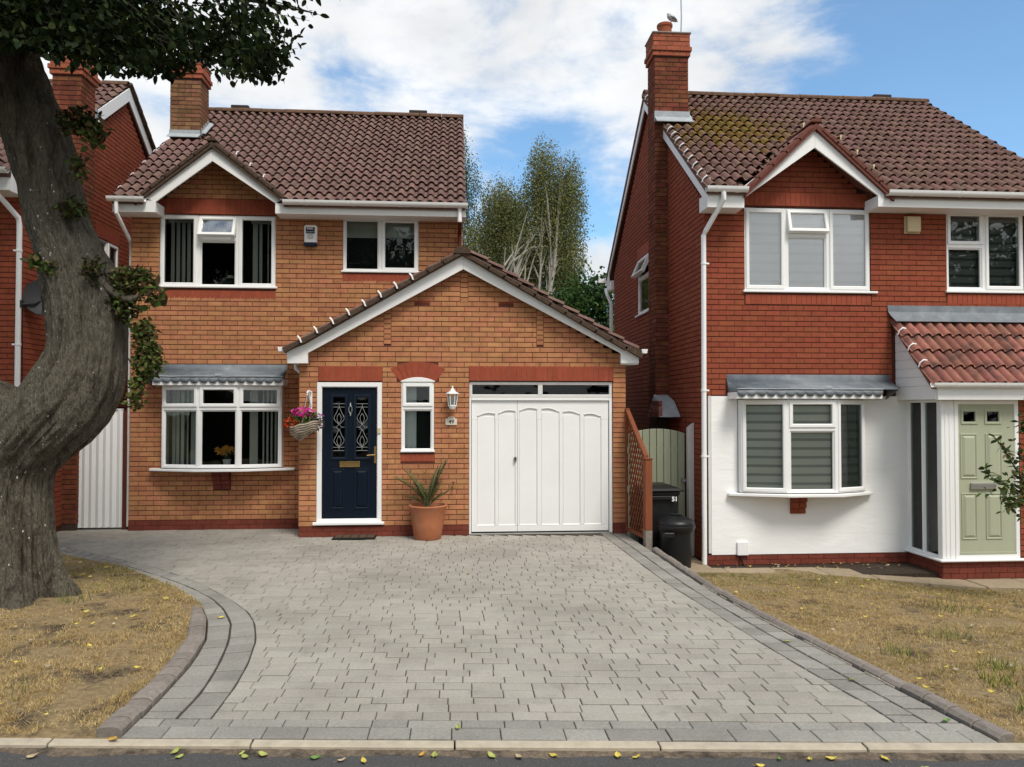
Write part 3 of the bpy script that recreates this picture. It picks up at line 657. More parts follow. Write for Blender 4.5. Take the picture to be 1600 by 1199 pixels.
def ridge(root, x0, x1, y, z, n, mat='ridge'):
    w = (x1 - x0) / n
    mb = MB()
    def sec(x, r): return [(x, r * math.cos(a), r * math.sin(a) * .62) for a in [math.pi * (-.06 + 1.12 * k / 8) for k in range(9)]] + [(x, (r - .03) * math.cos(a), (r - .03) * math.sin(a) * .62) for a in [math.pi * (-.06 + 1.12 * k / 8) for k in reversed(range(9))]]
    mb.loft([sec(0.004, .135), sec(w - .004, .132)]); me = mb.mesh('ridge_tile'); me.materials.append(MT[mat]); me.polygons.foreach_set('use_smooth', [True] * len(me.polygons)); me.set_sharp_from_angle(angle=R(35))
    for k in range(n): place('ridge_tile', me, root, (x0 + k * w, y, z + rnd.uniform(-.004, .004)), (rnd.uniform(-.01, .01), 0, rnd.uniform(-.006, .006)))
def gutter(root, x0, x1, y, z, r=.055, clips=3, mat='white'):
    mb = MB()
    def sec(x, r_, t=.006, zt=.0): return [(x, y + r_ * math.cos(a), z + r_ * math.sin(a)) for a in [math.pi + math.pi * k / 10 for k in range(11)]] + [(x, y + r_ + .0, z + .014)] + [(x, y + r_ - t, z + .014)] + [(x, y + (r_ - t) * math.cos(a), z + (r_ - t) * math.sin(a)) for a in [math.pi + math.pi * k / 10 for k in reversed(range(11))]] + [(x, y - r_ + t, z + .014), (x, y - r_ - .004, z + .014)]
    mb.loft([sec(x0, r), sec(x1, r)]); g = mb.build('gutter', MT[mat], root, smooth=35)
    for k in range(clips):
        x = x0 + (x1 - x0) * (k + .5) / clips; q = MB(); q.loft([sec(x - .018, r + .004), sec(x + .018, r + .004)]); q.build('gutter_bracket', MT[mat], g, smooth=35)
    return g
def downpipe(root, pts, r=.034, brackets=(), mat='white', wall_dir=(1, 0, 0)):
    mb = MB(); mb.tube(pts, r, 12); dp = mb.build('downpipe', MT[mat], root, smooth=40)
    for p in brackets:
        q = MB(); p = Vector(p); w = Vector(wall_dir); q.lathe([(r + .007, -.014), (r + .007, .014)], p, 12)
        q.box(p.x - (.012 if abs(w.x) < .5 else -.02 * (w.x > 0) + .075 * (w.x < 0)), p.x + (.012 if abs(w.x) < .5 else .075 * (w.x > 0) - .02 * (w.x < 0)), p.y - .01 + (w.y > .5) * .02, p.y + .01 + (w.y > .5) * .05, p.z - .011, p.z + .011)
        q.build('pipe_bracket', MT[mat], dp, smooth=40)
    return dp
def window(root, F, u0, u1, z0, z1, panels, d=.03, mat='white', glass='glass', sill=None, back='dark_int', bd=.04, open_ang=0, glasses=None, label=None, m=.032, fb=.02):
    """panels: (u0,u1,z0,z1,kind) kind f fixed, s sash, o top-hung sash standing open"""
    mb = MB()
    for a, b, c, e, k in panels: mb.ring(F, a, b, c, e, m, d, d + .07, .006)
    wn = mb.build('window', MT[mat], root); 
    if label: wn['label'] = label
    for n_, (a, b, c, e, k) in enumerate(panels):
        gm = MT[(glasses or {}).get(n_, glass)]
        a, b, c, e = a + m, b - m, c + m, e - m
        w = .05 if k != 'f' else fb; q = MB(); pn = MB()
        dd = d - .016 if k != 'f' else d + .012
        q.ring(F, a - (.012 if k != 'f' else .001), b + (.012 if k != 'f' else .001), c - (.012 if k != 'f' else .001), e + (.012 if k != 'f' else .001), w, dd, d + .055, .010)
        pn.fbox(F, a + w - .014, b - w + .014, dd + .022, dd + .028, c + w - .014, e - w + .014)
        if k == 'o':
            piv = Vector(F.p(0, dd, e)); ax = Vector((F.c, F.s, 0)); M = Matrix.Translation(piv) @ Matrix.Rotation(-open_ang, 4, ax) @ Matrix.Translation(-piv)
            for t in (q, pn): t.v = [tuple(M @ Vector(v)) for v in t.v]
        q.build('sash' if k != 'f' else 'glazing_bead', MT[mat], wn); pn.build('pane', gm, wn)
    if sill:
        s0, s1, zt, out = sill; q = MB(); q.fbox(F, s0, s1, -out, d + .02, zt - .032, zt); q.build('sill', MT[mat], wn, bevel=.006)
    return wn
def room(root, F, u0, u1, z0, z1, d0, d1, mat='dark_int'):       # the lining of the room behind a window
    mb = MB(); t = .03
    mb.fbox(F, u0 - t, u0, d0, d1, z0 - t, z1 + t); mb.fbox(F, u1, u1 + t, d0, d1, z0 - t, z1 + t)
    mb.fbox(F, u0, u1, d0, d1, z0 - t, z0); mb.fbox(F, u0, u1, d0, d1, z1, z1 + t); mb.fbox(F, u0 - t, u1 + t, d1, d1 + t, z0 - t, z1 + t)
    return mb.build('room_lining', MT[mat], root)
def vertical_blind(label, F, runs, z0, z1, d, mat='blind', group=None):
    """runs: list of (u, width, turn) hanging strips"""
    p0 = F.p(runs[0][0], d, z0); t = thing('vertical_blind', label, 'blind', p0, group)
    us = [r[0] for r in runs]; q = MB(); q.fbox(F, min(us) - .06, max(us) + .06, d - .02, d + .02, z1, z1 + .035); q.build('headrail', MT['white'], t)
    for u, w, tr in runs:
        c_, s_ = math.cos(tr) * w / 2, math.sin(tr) * w / 2; n = 5; mb = MB(); A, B = [], []
        for k in range(n):
            f = -1 + 2 * k / (n - 1); cv = .006 * (1 - f * f); A.append((u + f * c_ - cv * math.sin(tr), d + f * s_ + cv * math.cos(tr)))
        loop = lambda z: [F.p(a, b, z) for a, b in A] + [F.p(a, b + .002, z) for a, b in reversed(A)]
        mb.loft([loop(z0), loop(z1)]); mb.build('slat', MT[mat], t)
    return t
def zebra_blind(label, F, u0, u1, z0, z1, d, n, mats=('blind_grey', 'blind_sheer'), ratio=.68):
    t = thing('roller_blind', label, 'blind', F.p(u0, d, z0)); h = (z1 - z0) / n
    for k in range(n):
        for i, (a, b) in enumerate(((0, ratio), (ratio, 1))):
            mb = MB(); mb.fbox(F, u0, u1, d, d + .003, z0 + (k + a) * h, z0 + (k + b) * h); mb.build('blind_band', MT[mats[i]], t)
    mb = MB(); mb.fbox(F, u0 - .01, u1 + .01, d - .03, d + .04, z1, z1 + .06); mb.build('cassette', MT['white'], t)
    return t
def lead_bay_roof(root, u0, u1, z_top, y_wall, y_out, f0, f1, z_f, z_b, nsc):
    """lead apron over a bow window with a scalloped edge, and the white board below it"""
    mb = MB(); zf = z_f + .105
    A = lambda u, y, z: (u, y, z)
    mb.loft([[A(u0, y_wall - .004, z_top), A(u1, y_wall - .004, z_top)], [A(u0 + .02, y_wall - .02, z_top - .09), A(u1 - .02, y_wall - .02, z_top - .09)], [A(u0 + .06, y_out + .02, zf + .01), A(u1 - .06, y_out + .02, zf + .01)],
             [A(u0 + .10, y_out - .012, zf - .012), A(u1 - .10, y_out - .012, zf - .012)]], closed=False, cap0=False, cap1=False)
    mb.add([(u0, y_wall - .004, z_top), (u0 + .02, y_wall - .02, z_top - .09), (u0 + .06, y_out + .02, zf + .01), (u0 + .09, y_wall - .01, zf - .16), (u0 + .03, y_wall - .005, zf - .12)], [(0, 1, 2, 3, 4)])
    mb.add([(u1, y_wall - .004, z_top), (u1 - .02, y_wall - .02, z_top - .09), (u1 - .06, y_out + .02, zf + .01), (u1 - .09, y_wall - .01, zf - .16), (u1 - .03, y_wall - .005, zf - .12)], [(4, 3, 2, 1, 0)])
    br = mb.build('bay_roof', MT['lead'], root, smooth=30); so = br.modifiers.new('thick', 'SOLIDIFY'); so.thickness = .006
    w = (f1 - f0) / nsc; mb = MB()
    top, bot = [], []
    for k in range(nsc):
        for i in range(9):
            if i == 8 and k < nsc - 1: continue
            a = i / 8; u = f0 + (k + a) * w; zz = zf - .055 - .055 * math.sin(math.pi * a) ** .6 * (1 + .25 * nz3(u * 5, 2)); top.append((u, y_out - .010 + .006 * nz3(u * 3, 7), zf - .008)); bot.append((u, y_out - .016 + .010 * nz3(u * 7, 1), zz))
    mb.loft([top, bot], closed=False, cap0=False, cap1=False); ap = mb.build('scalloped_apron', MT['lead'], br, smooth=60); so = ap.modifiers.new('thick', 'SOLIDIFY'); so.thickness = .005; so.offset = 0
    mb = MB(); mb.tube([(f0 + (f1 - f0) * k / 14, y_out - .016 + .004 * nz3(k, 1), zf - .006 + .006 * nz3(k * .7, 3)) for k in range(15)], .009, 6); mb.build('rolled_seam', MT['lead_light'], br, smooth=60)
    mb = MB(); um = (u0 + u1) / 2 + .12
    mb.box(um - .07, um + .03, y_out - .026, y_out - .008, zf - .004, zf + .03); mb.build('lead_patch', MT['lead_light'], br, bevel=.006)
    mb = MB(); mb.box(f0, f1, y_out, y_wall - .002, z_b, z_f + .055); mb.build('bay_fascia', MT['white_paint'], root, bevel=.004)

# ================================================================ number 49: buff brick house with garage wing
H49 = thing('brick_house', 'buff brick house with brown tiled roof, navy front door and white garage door', 'house', (-2.4, 12.0, 0))
F49, F49g = Frame(0, 12.0), Frame(0, 11.2)
XA = -3.667
B49 = Bricks()
hol = [(-4.56, -2.80, 3.73, 4.87), (-1.765, -.58, 4.01, 4.88), (-4.44, -2.66, .96, 2.25)]
mb = MB(); wall_shell(mb, F49, -4.98, .10, 0, 5.02, hol)
mb.fpoly(F49, [(XA - .95, 5.02), (XA + .95, 5.02), (XA, 5.76)], 0, .2)
wmain = mb.build('front_wall', MT['buff_mortar'], H49)
mb = MB(); mb.box(-4.98, -4.76, 12.22, 18.2, 0, 5.0); mb.build('left_wall', MT['buff'], H49)
mb = MB(); mb.box(-.12, .10, 12.22, 18.2, 0, 5.0)
FR = Frame(.10, 0, R(90)); mb.fpoly(FR, [(12.0, 5.0), (18.2, 5.0), (15.1, 7.6)], 0, .2); wr = mb.build('right_wall', MT['buff_mortar'], H49)
FLw = Frame(-4.98, 0, R(-90)); mb = MB(); mb.fpoly(FLw, [(-18.2, 5.0), (-12.0, 5.0), (-15.1, 7.6)], 0, .2); mb.build('gable_wall', MT['buff'], H49)
mb = MB(); mb.box(-4.76, -.12, 17.98, 18.2, 0, 5.0); mb.build('rear_wall', MT['buff'], H49)
B49.lay(F49, -4.98, .10, .15, 5.0, hol + [(-2.26, .2, 0, 2.75), (-4.62, -2.80, 4.87, 5.13), (-4.56, -2.80, 3.575, 3.73), (-1.77, -.575, 3.87, 4.01), (-3.72, -3.455, .60, .96), (-4.60, -2.70, 2.25, 2.5)], wall=wmain)
B49.lay(F49, XA - 1, XA + 1, 5.125, 5.76, clip=lambda z: (XA - min(.84, (5.83 - z) / .85), XA + min(.84, (5.83 - z) / .85)), wall=wmain, ph=.05)
B49.lay(FR, 12.0, 18.2, 3.0, 5.0, wall=wr)
B49.lay(FR, 12.0, 18.2, 5.025, 7.5, clip=lambda z: (12.0 + (z - 5) / .84, 18.2 - (z - 5) / .84), wall=wr)
plinth(H49, F49, -4.98, -2.26, 0, .15)
soldiers(H49, F49, -4.61, -2.81, 4.885, 5.12, .075)
soldiers(H49, F49, -4.555, -2.80, 3.575, 3.695, .075, -.010)
soldiers(H49, F49, -1.77, -.58, 3.87, 3.985, .075, -.010)
# garage wing
GX0, GX1, GA = -2.26, 2.55, .116
gh = [(-2.015, -1.07, .18, 2.25), (-.79, -.31, 1.21, 2.26), (.205, 2.36, -.01, 2.27)]
mb = MB(); wall_shell(mb, F49g, GX0, GX1, 0, 2.62, gh)
mb.fpoly(F49g, [(GX0 + .04, 2.62), (GX1 - .04, 2.62), (GA, 4.0)], 0, .2)
wgar = mb.build('garage_front_wall', MT['buff_mortar'], H49)
mb = MB(); mb.box(GX0, GX0 + .22, 11.42, 12.0, 0, 2.7); mb.build('garage_side_wall', MT['buff_mortar'], H49)
mb = MB(); mb.box(GX1 - .22, GX1, 11.42, 16.2, 0, 2.7); wgr = mb.build('garage_side_wall', MT['buff_mortar'], H49)
mb = MB(); mb.box(.10, GX1 - .22, 16.0, 16.2, 0, 2.7); mb.build('garage_rear_wall', MT['buff'], H49)
mb = MB(); mb.box(.10, GX1 - .22, 11.42, 16.0, -.02, -.004); mb.build('garage_floor', MT['concrete'], H49)
piers = [(.07, .19, 3.435, 4.02), (-1.05, -.94, 2.81, 3.36), (1.207, 1.315, 2.81, 3.385)]
vents = [(-.605, -.378, 3.41, 3.485), (.64, .865, 3.41, 3.485)]
arch = [(-.86, -.24, 2.26, 2.34), (-.85, -.25, 2.34, 2.565)]
B49.lay(F49g, GX0, GX1, .15, 2.62, gh + [(-1.995, -1.065, 2.25, 2.5), (.2, 2.37, 2.25, 2.5), (-.8, -.3, 1.07, 1.22)] + arch + piers, wall=wgar, ph=.02)
B49.lay(F49g, GX0, GX1, 2.625, 4.0, piers + vents, clip=lambda z: (GA - (4.0 - z) / .565, GA + (4.0 - z) / .565), wall=wgar, ph=.02)
for a, b, c_, e in piers:
    B49.lay(F49g, a + .006, b - .006, c_, e, wall=wgar, L_=.098, ph=a + .006, stack=True, mat='buff', d=-.004)
B49.lay(Frame(GX0, 0, R(-90)), -12.0, -11.2, .15, 2.6, wall=wgar); B49.lay(Frame(GX1, 0, R(90)), 11.2, 16.2, .15, 2.6, wall=wgr)
B49.emit(H49, 235, flt=lambda p: p.y < 12.1)
for a, b, c_, e in vents:
    mb = MB(); mb.fbox(F49g, a, b, .006, .03, c_, e); v_ = mb.build('air_brick', MT['soldier'], H49)
    for k in range(9): 
        mb = MB(); u = a + (k + .5) * (b - a) / 9; mb.fbox(F49g, u - .006, u + .006, -.008, .006, c_ + .01, e - .01); mb.build('louvre', MT['soldier'], v_)
plinth(H49, F49g, GX0, .203, 0, .15); plinth(H49, F49g, 2.362, GX1, 0, .15)
soldiers(H49, F49g, -1.99, -1.07, 2.266, 2.488, .0765); soldiers(H49, F49g, .205, 2.366, 2.275, 2.497, .0772)
soldiers(H49, F49g, -.80, -.305, 1.085, 1.195, .075, -.010)
# segmental arch over the small window
cx, hw, rise = -.548, .262, .062; rad = (hw * hw + rise * rise) / (2 * rise); cz = 2.262 + rise - rad
mb = MB(); a0 = math.asin(hw / rad); ex = .06
def arc_pt(r, a): return (cx + r * math.sin(a), cz + r * math.cos(a))
mb.fpoly(F49g, [arc_pt(rad, -a0 + 2 * a0 * k / 12) for k in range(13)] + [arc_pt(rad + .235, a0 + ex - (2 * a0 + 2 * ex) * k / 12) for k in range(13)], -.005, .05)
ar = mb.build('arch_lintel', MT['soldier_mortar'], H49)
nb = 8
for k in range(nb):
    f0, f1 = (k + .06) / nb, (k + .94) / nb; i0, i1 = -a0 + 2 * a0 * f0, -a0 + 2 * a0 * f1; o0, o1 = -(a0 + ex) + 2 * (a0 + ex) * f0, -(a0 + ex) + 2 * (a0 + ex) * f1
    mb = MB(); mb.fpoly(F49g, [arc_pt(rad + .003, i0), arc_pt(rad + .003, i1), arc_pt(rad + .231, o1), arc_pt(rad + .231, o0)], -.012, .03); mb.build('arch_brick', MT['soldier'], ar)
# roofs
def roof_slab(root, pts, th, m, name='roof_deck'):
    mb = MB(); mb.loft([[(x, y, z - th) for x, y, z in pts], list(pts)]); return mb.build(name, MT[m], root)
EY, EZ, SL = 11.58, 5.03, .76
zr = lambda y: EZ + SL * (y - EY)
RY = 15.1; RZ = zr(RY)
def notched_roof(root, x0, x1, y0, y1, zf, n0, n1, ny, m):
    """roof deck with the opening under the front gablet left out"""
    mb = MB()
    for a, b, c_, e in ((x0, n0, y0, ny), (n1, x1, y0, ny), (x0, x1, ny, y1)):
        P = [(a, c_, zf(c_) - .065), (b, c_, zf(c_) - .065), (b, e, zf(e) - .065), (a, e, zf(e) - .065)]
        mb.loft([[(x, y, z - .07) for x, y, z in P], P])
    return mb.build('roof', MT[m], root)
roof49 = notched_roof(H49, -5.10, .15, EY + .03, RY, zr, -4.66, -2.60, 12.06, 'tile')
roof_slab(H49, [(-5.10, RY, RZ - .03), (.15, RY, RZ - .03), (.15, 18.55, EZ), (-5.10, 18.55, EZ)], .1, 'tile', 'rear_roof')
T = Tiles(); pit = math.atan(SL); W49 = 5.27 / 34
gz = lambda x: 5.93 - .84 * abs(x - XA)
T.slope((-5.115, EY - .02, EZ - .05), (1, 0, 0), (0, math.cos(pit), math.sin(pit)), 34, 17, W49, .2615,
        inside=lambda p: not (p.z < gz(p.x) - .05) and not (p.x < -4.5 and 13.72 < p.y < 14.32) and p.y < RY + .05, key=0)
# gablet over the left half
gsl = lambda sx, mt: None
def gablet(root, xa, za, xl, zl, xr, zr_, y0, yb, mt, T, wroll, exx, tmat, roofz):
    """little front gable: two triangular slopes running back into the main roof"""
    for xe, ze, s_ in ((xl, zl, -1), (xr, zr_, 1)):
        ye = y0 + max(.03, (ze - roofz(y0)) / SL); top = [(xa, y0, za - .03), (xa, yb, za - .03), (xe, ye, ze - .03), (xe, y0, ze - .03)]
        mb = MB(); mb.loft([[(x, y, z - .085) for x, y, z in top], top]); mb.build('gablet_roof', MT[mt], root)
        ln = math.hypot(xa - xe, za - ze); yd = Vector((xa - xe, 0, za - ze)) / ln; xd = Vector((0, -1, 0)) if s_ < 0 else Vector((0, 1, 0))
        n = max(1, int((yb - y0) / wroll)); o = Vector((xe, y0 + (n * wroll if s_ < 0 else 0), ze - .045))
        T.slope(o, xd, yd, n, int(ln / exx), wroll, exx, inside=lambda p: p.z > roofz(p.y) + .03 and p.y > y0 + .09, mat=tmat, key=60)
        # verge tiles along the front edge
        k = int(ln / exx)
        for j in range(k):
            a = Vector((xe, y0 - .012, ze - .02)) + yd * (j * exx); b = a + yd * (exx + .02); nrm = Vector((-yd.z, 0, yd.x)); nrm = nrm if nrm.z > 0 else -nrm
            q = MB(); lo = lambda p, h: [tuple(p + Vector((0, y, 0)) + nrm * z) for y, z in ((0, -.03), (.15, -.03), (.15, .01 + h), (.10, .035 + h), (.04, .03 + h), (0, .008 + h))]
            q.loft([lo(a, .008), lo(b, -.004)]); q.build('verge_tile', MT[mt], root, smooth=35)
    q = MB(); q.loft([[(xa + .075 * math.cos(t), y, za - .02 + .05 * math.sin(t)) for t in [math.pi * k / 8 for k in range(9)]] for y in (y0 - .015, yb - .05)]); q.build('gablet_ridge', MT[mt], root, smooth=40)
gablet(roof49, XA, 5.92, -4.78, 5.02, -2.53, 5.04, 11.60, 12.80, 'verge', T, .152, .271, 'tile', zr)
T.emit(roof49, 300)
ridge(roof49, -5.10, .16, RY, RZ - .025, 12)
for a, b in ((-4.39, -4.05), (-.925, -.57)):
    mb = MB(); mb.box(a, b, RY - .07, RY + .07, RZ + .03, RZ + .105); mb.build('ridge_vent', MT['vent'], roof49, bevel=.01)
# white roof-line boards
def board(root, F, poly, d0, d1, m='white_paint', name='barge_board'): 
    mb = MB(); mb.fpoly(F, poly, d0, d1); return mb.build(name, MT[m], root, bevel=.003)
FB = Frame(0, 11.65)
board(H49, FB, [(-4.72, 5.045), (-4.49, 4.97), (XA, 5.605), (XA, 5.80)], -.002, .025)
board(H49, FB, [(XA + .001, 5.80), (XA + .001, 5.605), (-2.732, 4.985), (-2.59, 5.06)], -.002, .025)
def eave_box(root, x0, x1, y0, y1, z0, z1, ends=(1, 1)):
    mb = MB(); mb.box(x0, x1, y0, y0 + .02, z0, z1); f = mb.build('fascia', MT['white_paint'], root, bevel=.003)
    mb = MB(); mb.box(x0 + .002, x1 - .002, y0 + .021, y1, z0 + .006, z0 + .018); mb.build('soffit', MT['white_paint'], root)
    for x, s_ in ((x0, 1), (x1 - .02, 1)):
        mb = MB(); mb.box(x, x + .02, y0 + .021, y1, z0 + .019, z1 - .01); mb.build('eave_end', MT['white_paint'], root)
eave_box(H49, -5.115, -4.492, 11.645, 12.0, 4.81, 4.985); eave_box(H49, -2.731, .16, 11.645, 12.0, 4.825, 4.985)
gutter(H49, -5.158, -4.62, 11.575, 5.0, clips=2); gutter(H49, -2.60, .189, 11.575, 5.0, clips=4)
downpipe(H49, [(-5.03, 11.575, 4.97), (-5.03, 11.575, 4.78), (-5.015, 12.05, 4.45), (-5.015, 12.08, 4.38), (-5.015, 12.08, .05)], .030, [(-5.015, 12.08, 3.9), (-5.015, 12.08, 2.0)], wall_dir=(0, 1, 0))
downpipe(H49, [(.065, 11.62, 4.97), (.065, 11.62, 4.74)], .034)
downpipe(H49, [(.065, 11.66, 4.76), (.065, 11.92, 4.62), (.065, 11.92, 4.40)], .030, mat='brown_post'); downpipe(H49, [(.065, 11.92, 4.42), (.065, 11.92, 4.12)], .036, [(.065, 11.92, 4.24)], wall_dir=(-1, 0, 0))
for k in range(4):                                        # pale clips on the left edge and the gablet's right edge
    for (x, y, z, rz) in ((-5.06 + .0 * k, EY + .20 + .44 * k, zr(EY + .20 + .44 * k) + .035, 0), (-3.30 + .20 * k, 11.66, 5.70 - .168 * k, 1)):
        if rz and k == 3: continue
        q = MB(); q.tube([(x - .035, y, z - .02), (x - .02, y, z + .008), (x + .01, y, z + .014), (x + .03, y, z + .004)] if not rz else [(x, y - .07, z - .005), (x + .012, y - .06, z + .04), (x + .02, y - .02, z + .05)], .011, 6); q.build('verge_clip', MT['white'], roof49)
# garage roof
def gz_(x): return 4.21 - .577 * abs(x - .10) if -2.2 < x < 2.48 else 2.875 - .5 * (abs(x - .10) - 2.3)
mb = MB(); PL = [(-2.45, 2.735), (-2.42, 2.685), (-2.16, 2.795), (.10, 4.105), (.10, 4.175), (-2.2, 2.84)]
mb.loft([[(x, y, z) for x, z in PL] for y in (10.985, 11.995)]); gr1 = mb.build('garage_roof', MT['verge'], H49)
mb = MB(); PR = [(.101, 4.175), (.101, 4.105), (2.44, 2.77), (2.73, 2.685), (2.758, 2.735), (2.485, 2.83)]
mb.loft([[(x, y, z) for x, z in PR] for y in (10.985, 16.4)]); gr2 = mb.build('garage_roof', MT['verge'], H49)
TG = Tiles(); pg = math.atan(.577)
TG.slope((-2.42, 11.95, 2.735), (0, -1, 0), (math.cos(pg), 0, math.sin(pg)), 5, 11, .152, .262, mat='tile')
TG.slope((2.73, 11.14, 2.735), (0, 1, 0), (-math.cos(pg), 0, math.sin(pg)), 34, 11, .152, .262, mat='tile')
TG.emit(gr2, 0)
for s_, m0 in ((-1, -2.45), (1, 2.76)):                    # verge tiles: their ends step down the slope
    for j in range(11):
        xe = m0 + (-s_) * .226 * j; yd = Vector((-s_ * math.cos(pg), 0, math.sin(pg))); a = Vector((xe, 10.97, gz_(xe) - .055)); b = a + yd * .285; nrm = Vector((s_ * math.sin(pg), 0, math.cos(pg)))
        q = MB(); lo = lambda p, h: [tuple(p + Vector((0, y, 0)) + nrm * z) for y, z in ((0, -.035), (.16, -.035), (.16, .0 + h), (.10, .04 + h), (.04, .035 + h), (0, .01 + h))]
        q.loft([lo(a, .016), lo(b, -.006)]); q.build('verge_tile', MT['verge'], gr1 if s_ < 0 else gr2, smooth=35)
        if s_ < 0 and 1 <= j <= 8:
            c_ = a + Vector((.0, -.012, .055)); q = MB(); q.tube([c_ + Vector((.03, .0, -.055)), c_ + Vector((.012, -.012, 0)), c_ + Vector((-.018, .0, .035)), c_ + Vector((-.02, .05, .03))], .013, 6); q.build('verge_clip', MT['white'], gr1, smooth=60)
q = MB(); q.loft([[(.10 + .13 * math.cos(t), y, 4.125 + .11 * math.sin(t)) for t in [math.pi * k / 8 for k in range(9)]] for y in (10.96, 12.0)]); q.build('ridge_tile', MT['verge'], gr1, smooth=40)
FG = Frame(0, 11.07)
board(H49, FG, [(-2.422, 2.72), (-2.412, 2.516), (-2.122, 2.516), (-2.122, 2.665), (.115, 3.911), (.115, 4.128), (-2.178, 2.822)], 0, .025)
board(H49, FG, [(.1165, 4.128), (.1165, 3.911), (2.458, 2.685), (2.458, 2.538), (2.729, 2.538), (2.729, 2.745), (2.449, 2.833)], 0, .025)
for a, b in ((-2.412, -2.13), (2.466, 2.729)):
    mb = MB(); mb.box(a + .002, b - .002, 11.097, 11.985, 2.52, 2.70); mb.build('box_end', MT['white_paint'], H49, bevel=.003)
for a, s_ in ((-2.50, -1), (2.815, 1)):
    mb = MB(); pr = [(a - .05, 2.75), (a - .038, 2.685), (a + .038, 2.685), (a + .05, 2.75)]; mb.loft([[(x, y, z) for x, z in pr] for y in (11.06, 11.95 if s_ < 0 else 16.2)]); mb.build('gutter', MT['white'], H49, bevel=.004)
downpipe(H49, [(-2.385, 11.55, 2.53), (-2.385, 11.55, 2.47), (-2.30, 11.55, 2.385), (-2.30, 11.55, .03)], .034)
# chimney on the left gable
def chimney(root, x0, x1, y0, y1, z0, zc, ztop, m, pot=None, base=None):
    FcF, FcR, FcL = Frame(0, y0), Frame(x1, 0, R(90)), Frame(x0, 0, R(-90))
    mb = MB(); mb.box(x0, x1, y0, y1, -.3, zc); ch = mb.build('chimney', MT['oldb_m'], root)
    Bk = Bricks()
    Bk.lay(FcF, x0, x1, z0, zc, mat=m, wall=ch); Bk.lay(FcR, y0, y1, z0, zc, mat=m, wall=ch, ph=.06); Bk.lay(FcL, -y1, -y0, z0, zc, mat=m, wall=ch, ph=.05)
    n = 0
    for z, pr in ((zc, .035), (zc + .078, .055), (zc + .165, .03), (zc + .245, .03), (zc + .322, .03)):
        if z > ztop - .04: break
        mb = MB(); mb.box(x0 - pr + .006, x1 + pr - .006, y0 - pr + .006, y1 + pr - .006, z + .001, z + .077); mb.build('chimney_cap', MT['soldier_mortar'], root)
        for F_, a, b in ((Frame(0, y0 - pr), x0 - pr, x1 + pr), (Frame(x1 + pr, 0, R(90)), y0 - pr, y1 + pr), (Frame(x0 - pr, 0, R(-90)), -y1 - pr, -y0 + pr)):
            Bk.lay(F_, a, b, z, z + .07, mat='capb', wall=ch, ph=.112 * (n % 2), d=.006)
        n += 1
    mb = MB(); mb.box(x0 - .05, x1 + .05, y0 - .05, y1 + .05, ztop - .012, ztop + .02); mb.build('flaunching', MT['edging'], root, bevel=.01)
    Bk.emit(root, 60)
    if pot:
        px, py, pr_, ph_ = pot; mb = MB(); mb.lathe([(pr_, 0), (pr_ * .98, ph_ * .72), (pr_ * 1.02, ph_ * .76), (pr_ * 1.12, ph_ * .8), (pr_ * 1.12, ph_ * .96), (pr_ * 1.05, ph_), (pr_ * .85, ph_), (pr_ * .8, ph_ * .5)], (px, py, ztop + .015), 20); mb.build('chimney_pot', MT['capb'], root, smooth=40)
    return ch
MT['oldb_m'] = pmat('sooty_mortar', (0.07, 0.045, 0.035), 0.95, nz=(30, .3))
chimney(H49, -5.09, -4.57, 13.83, 14.27, 5.2, 7.78, 8.09, 'oldb', pot=(-4.83, 14.05, .11, .2))
mb = MB(); mb.box(-5.10, -4.56, 13.80, 13.815, zr(13.81) - .02, zr(13.81) + .12); mb.loft([[(-5.10, 13.66, zr(13.66) + .055), (-4.55, 13.66, zr(13.66) + .055), (-4.55, 13.81, zr(13.81) + .05), (-5.10, 13.81, zr(13.81) + .05)], [(-5.10, 13.66, zr(13.66) + .065), (-4.55, 13.66, zr(13.66) + .065), (-4.55, 13.81, zr(13.81) + .06), (-5.10, 13.81, zr(13.81) + .06)]])
for k in range(4):
    y = 13.84 + .11 * k; mb.box(-4.555, -4.545, y, y + .115, zr(y) + .02, zr(y) + .16); mb.hexa([(-4.545, y, zr(y) + .05), (-4.48, y, zr(y) + .045), (-4.48, y + .11, zr(y + .11) + .045), (-4.545, y + .11, zr(y + .11) + .05), (-4.545, y, zr(y) + .07), (-4.49, y, zr(y) + .06), (-4.49, y + .11, zr(y + .11) + .06), (-4.545, y + .11, zr(y + .11) + .075)])
mb.build('lead_flashing', MT['lead_light'], H49)
# upstairs windows
window(H49, F49, -4.56, -2.80, 3.745, 4.872, [(-4.56, -3.985, 3.745, 4.872, 's'), (-3.985, -3.385, 3.745, 4.50, 'f'), (-3.985, -3.385, 4.50, 4.872, 'o'), (-3.385, -2.80, 3.745, 4.872, 's')], d=.012, sill=(-4.60, -2.77, 3.765, .035), open_ang=R(22), glasses={2: 'glass_mirror'})
window(H49, F49, -1.765, -.582, 4.02, 4.875, [(-1.765, -1.18, 4.02, 4.875, 'f'), (-1.18, -.582, 4.02, 4.875, 's')], d=.012, sill=(-1.79, -.56, 4.035, .035), glass='glass')
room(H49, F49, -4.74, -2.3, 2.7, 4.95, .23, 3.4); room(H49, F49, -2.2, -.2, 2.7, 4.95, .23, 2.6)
mb = MB(); mb.fbox(F49, -1.74, -.60, .20, .205, 4.60, 4.88); mb.build('blind_fabric', MT['blind'], H49)
mb = MB(); mb.fbox(F49, -1.74, -.60, .208, .213, 4.03, 4.60); mb.build('lower_glazing', MT['obscure'], H49)
vertical_blind('cream vertical blind strips gathered behind the left pane upstairs at the buff house', F49, [(-4.44 + .082 * k, .052, R(18 + 9 * (k % 3))) for k in range(5)], 3.80, 4.80, .22)
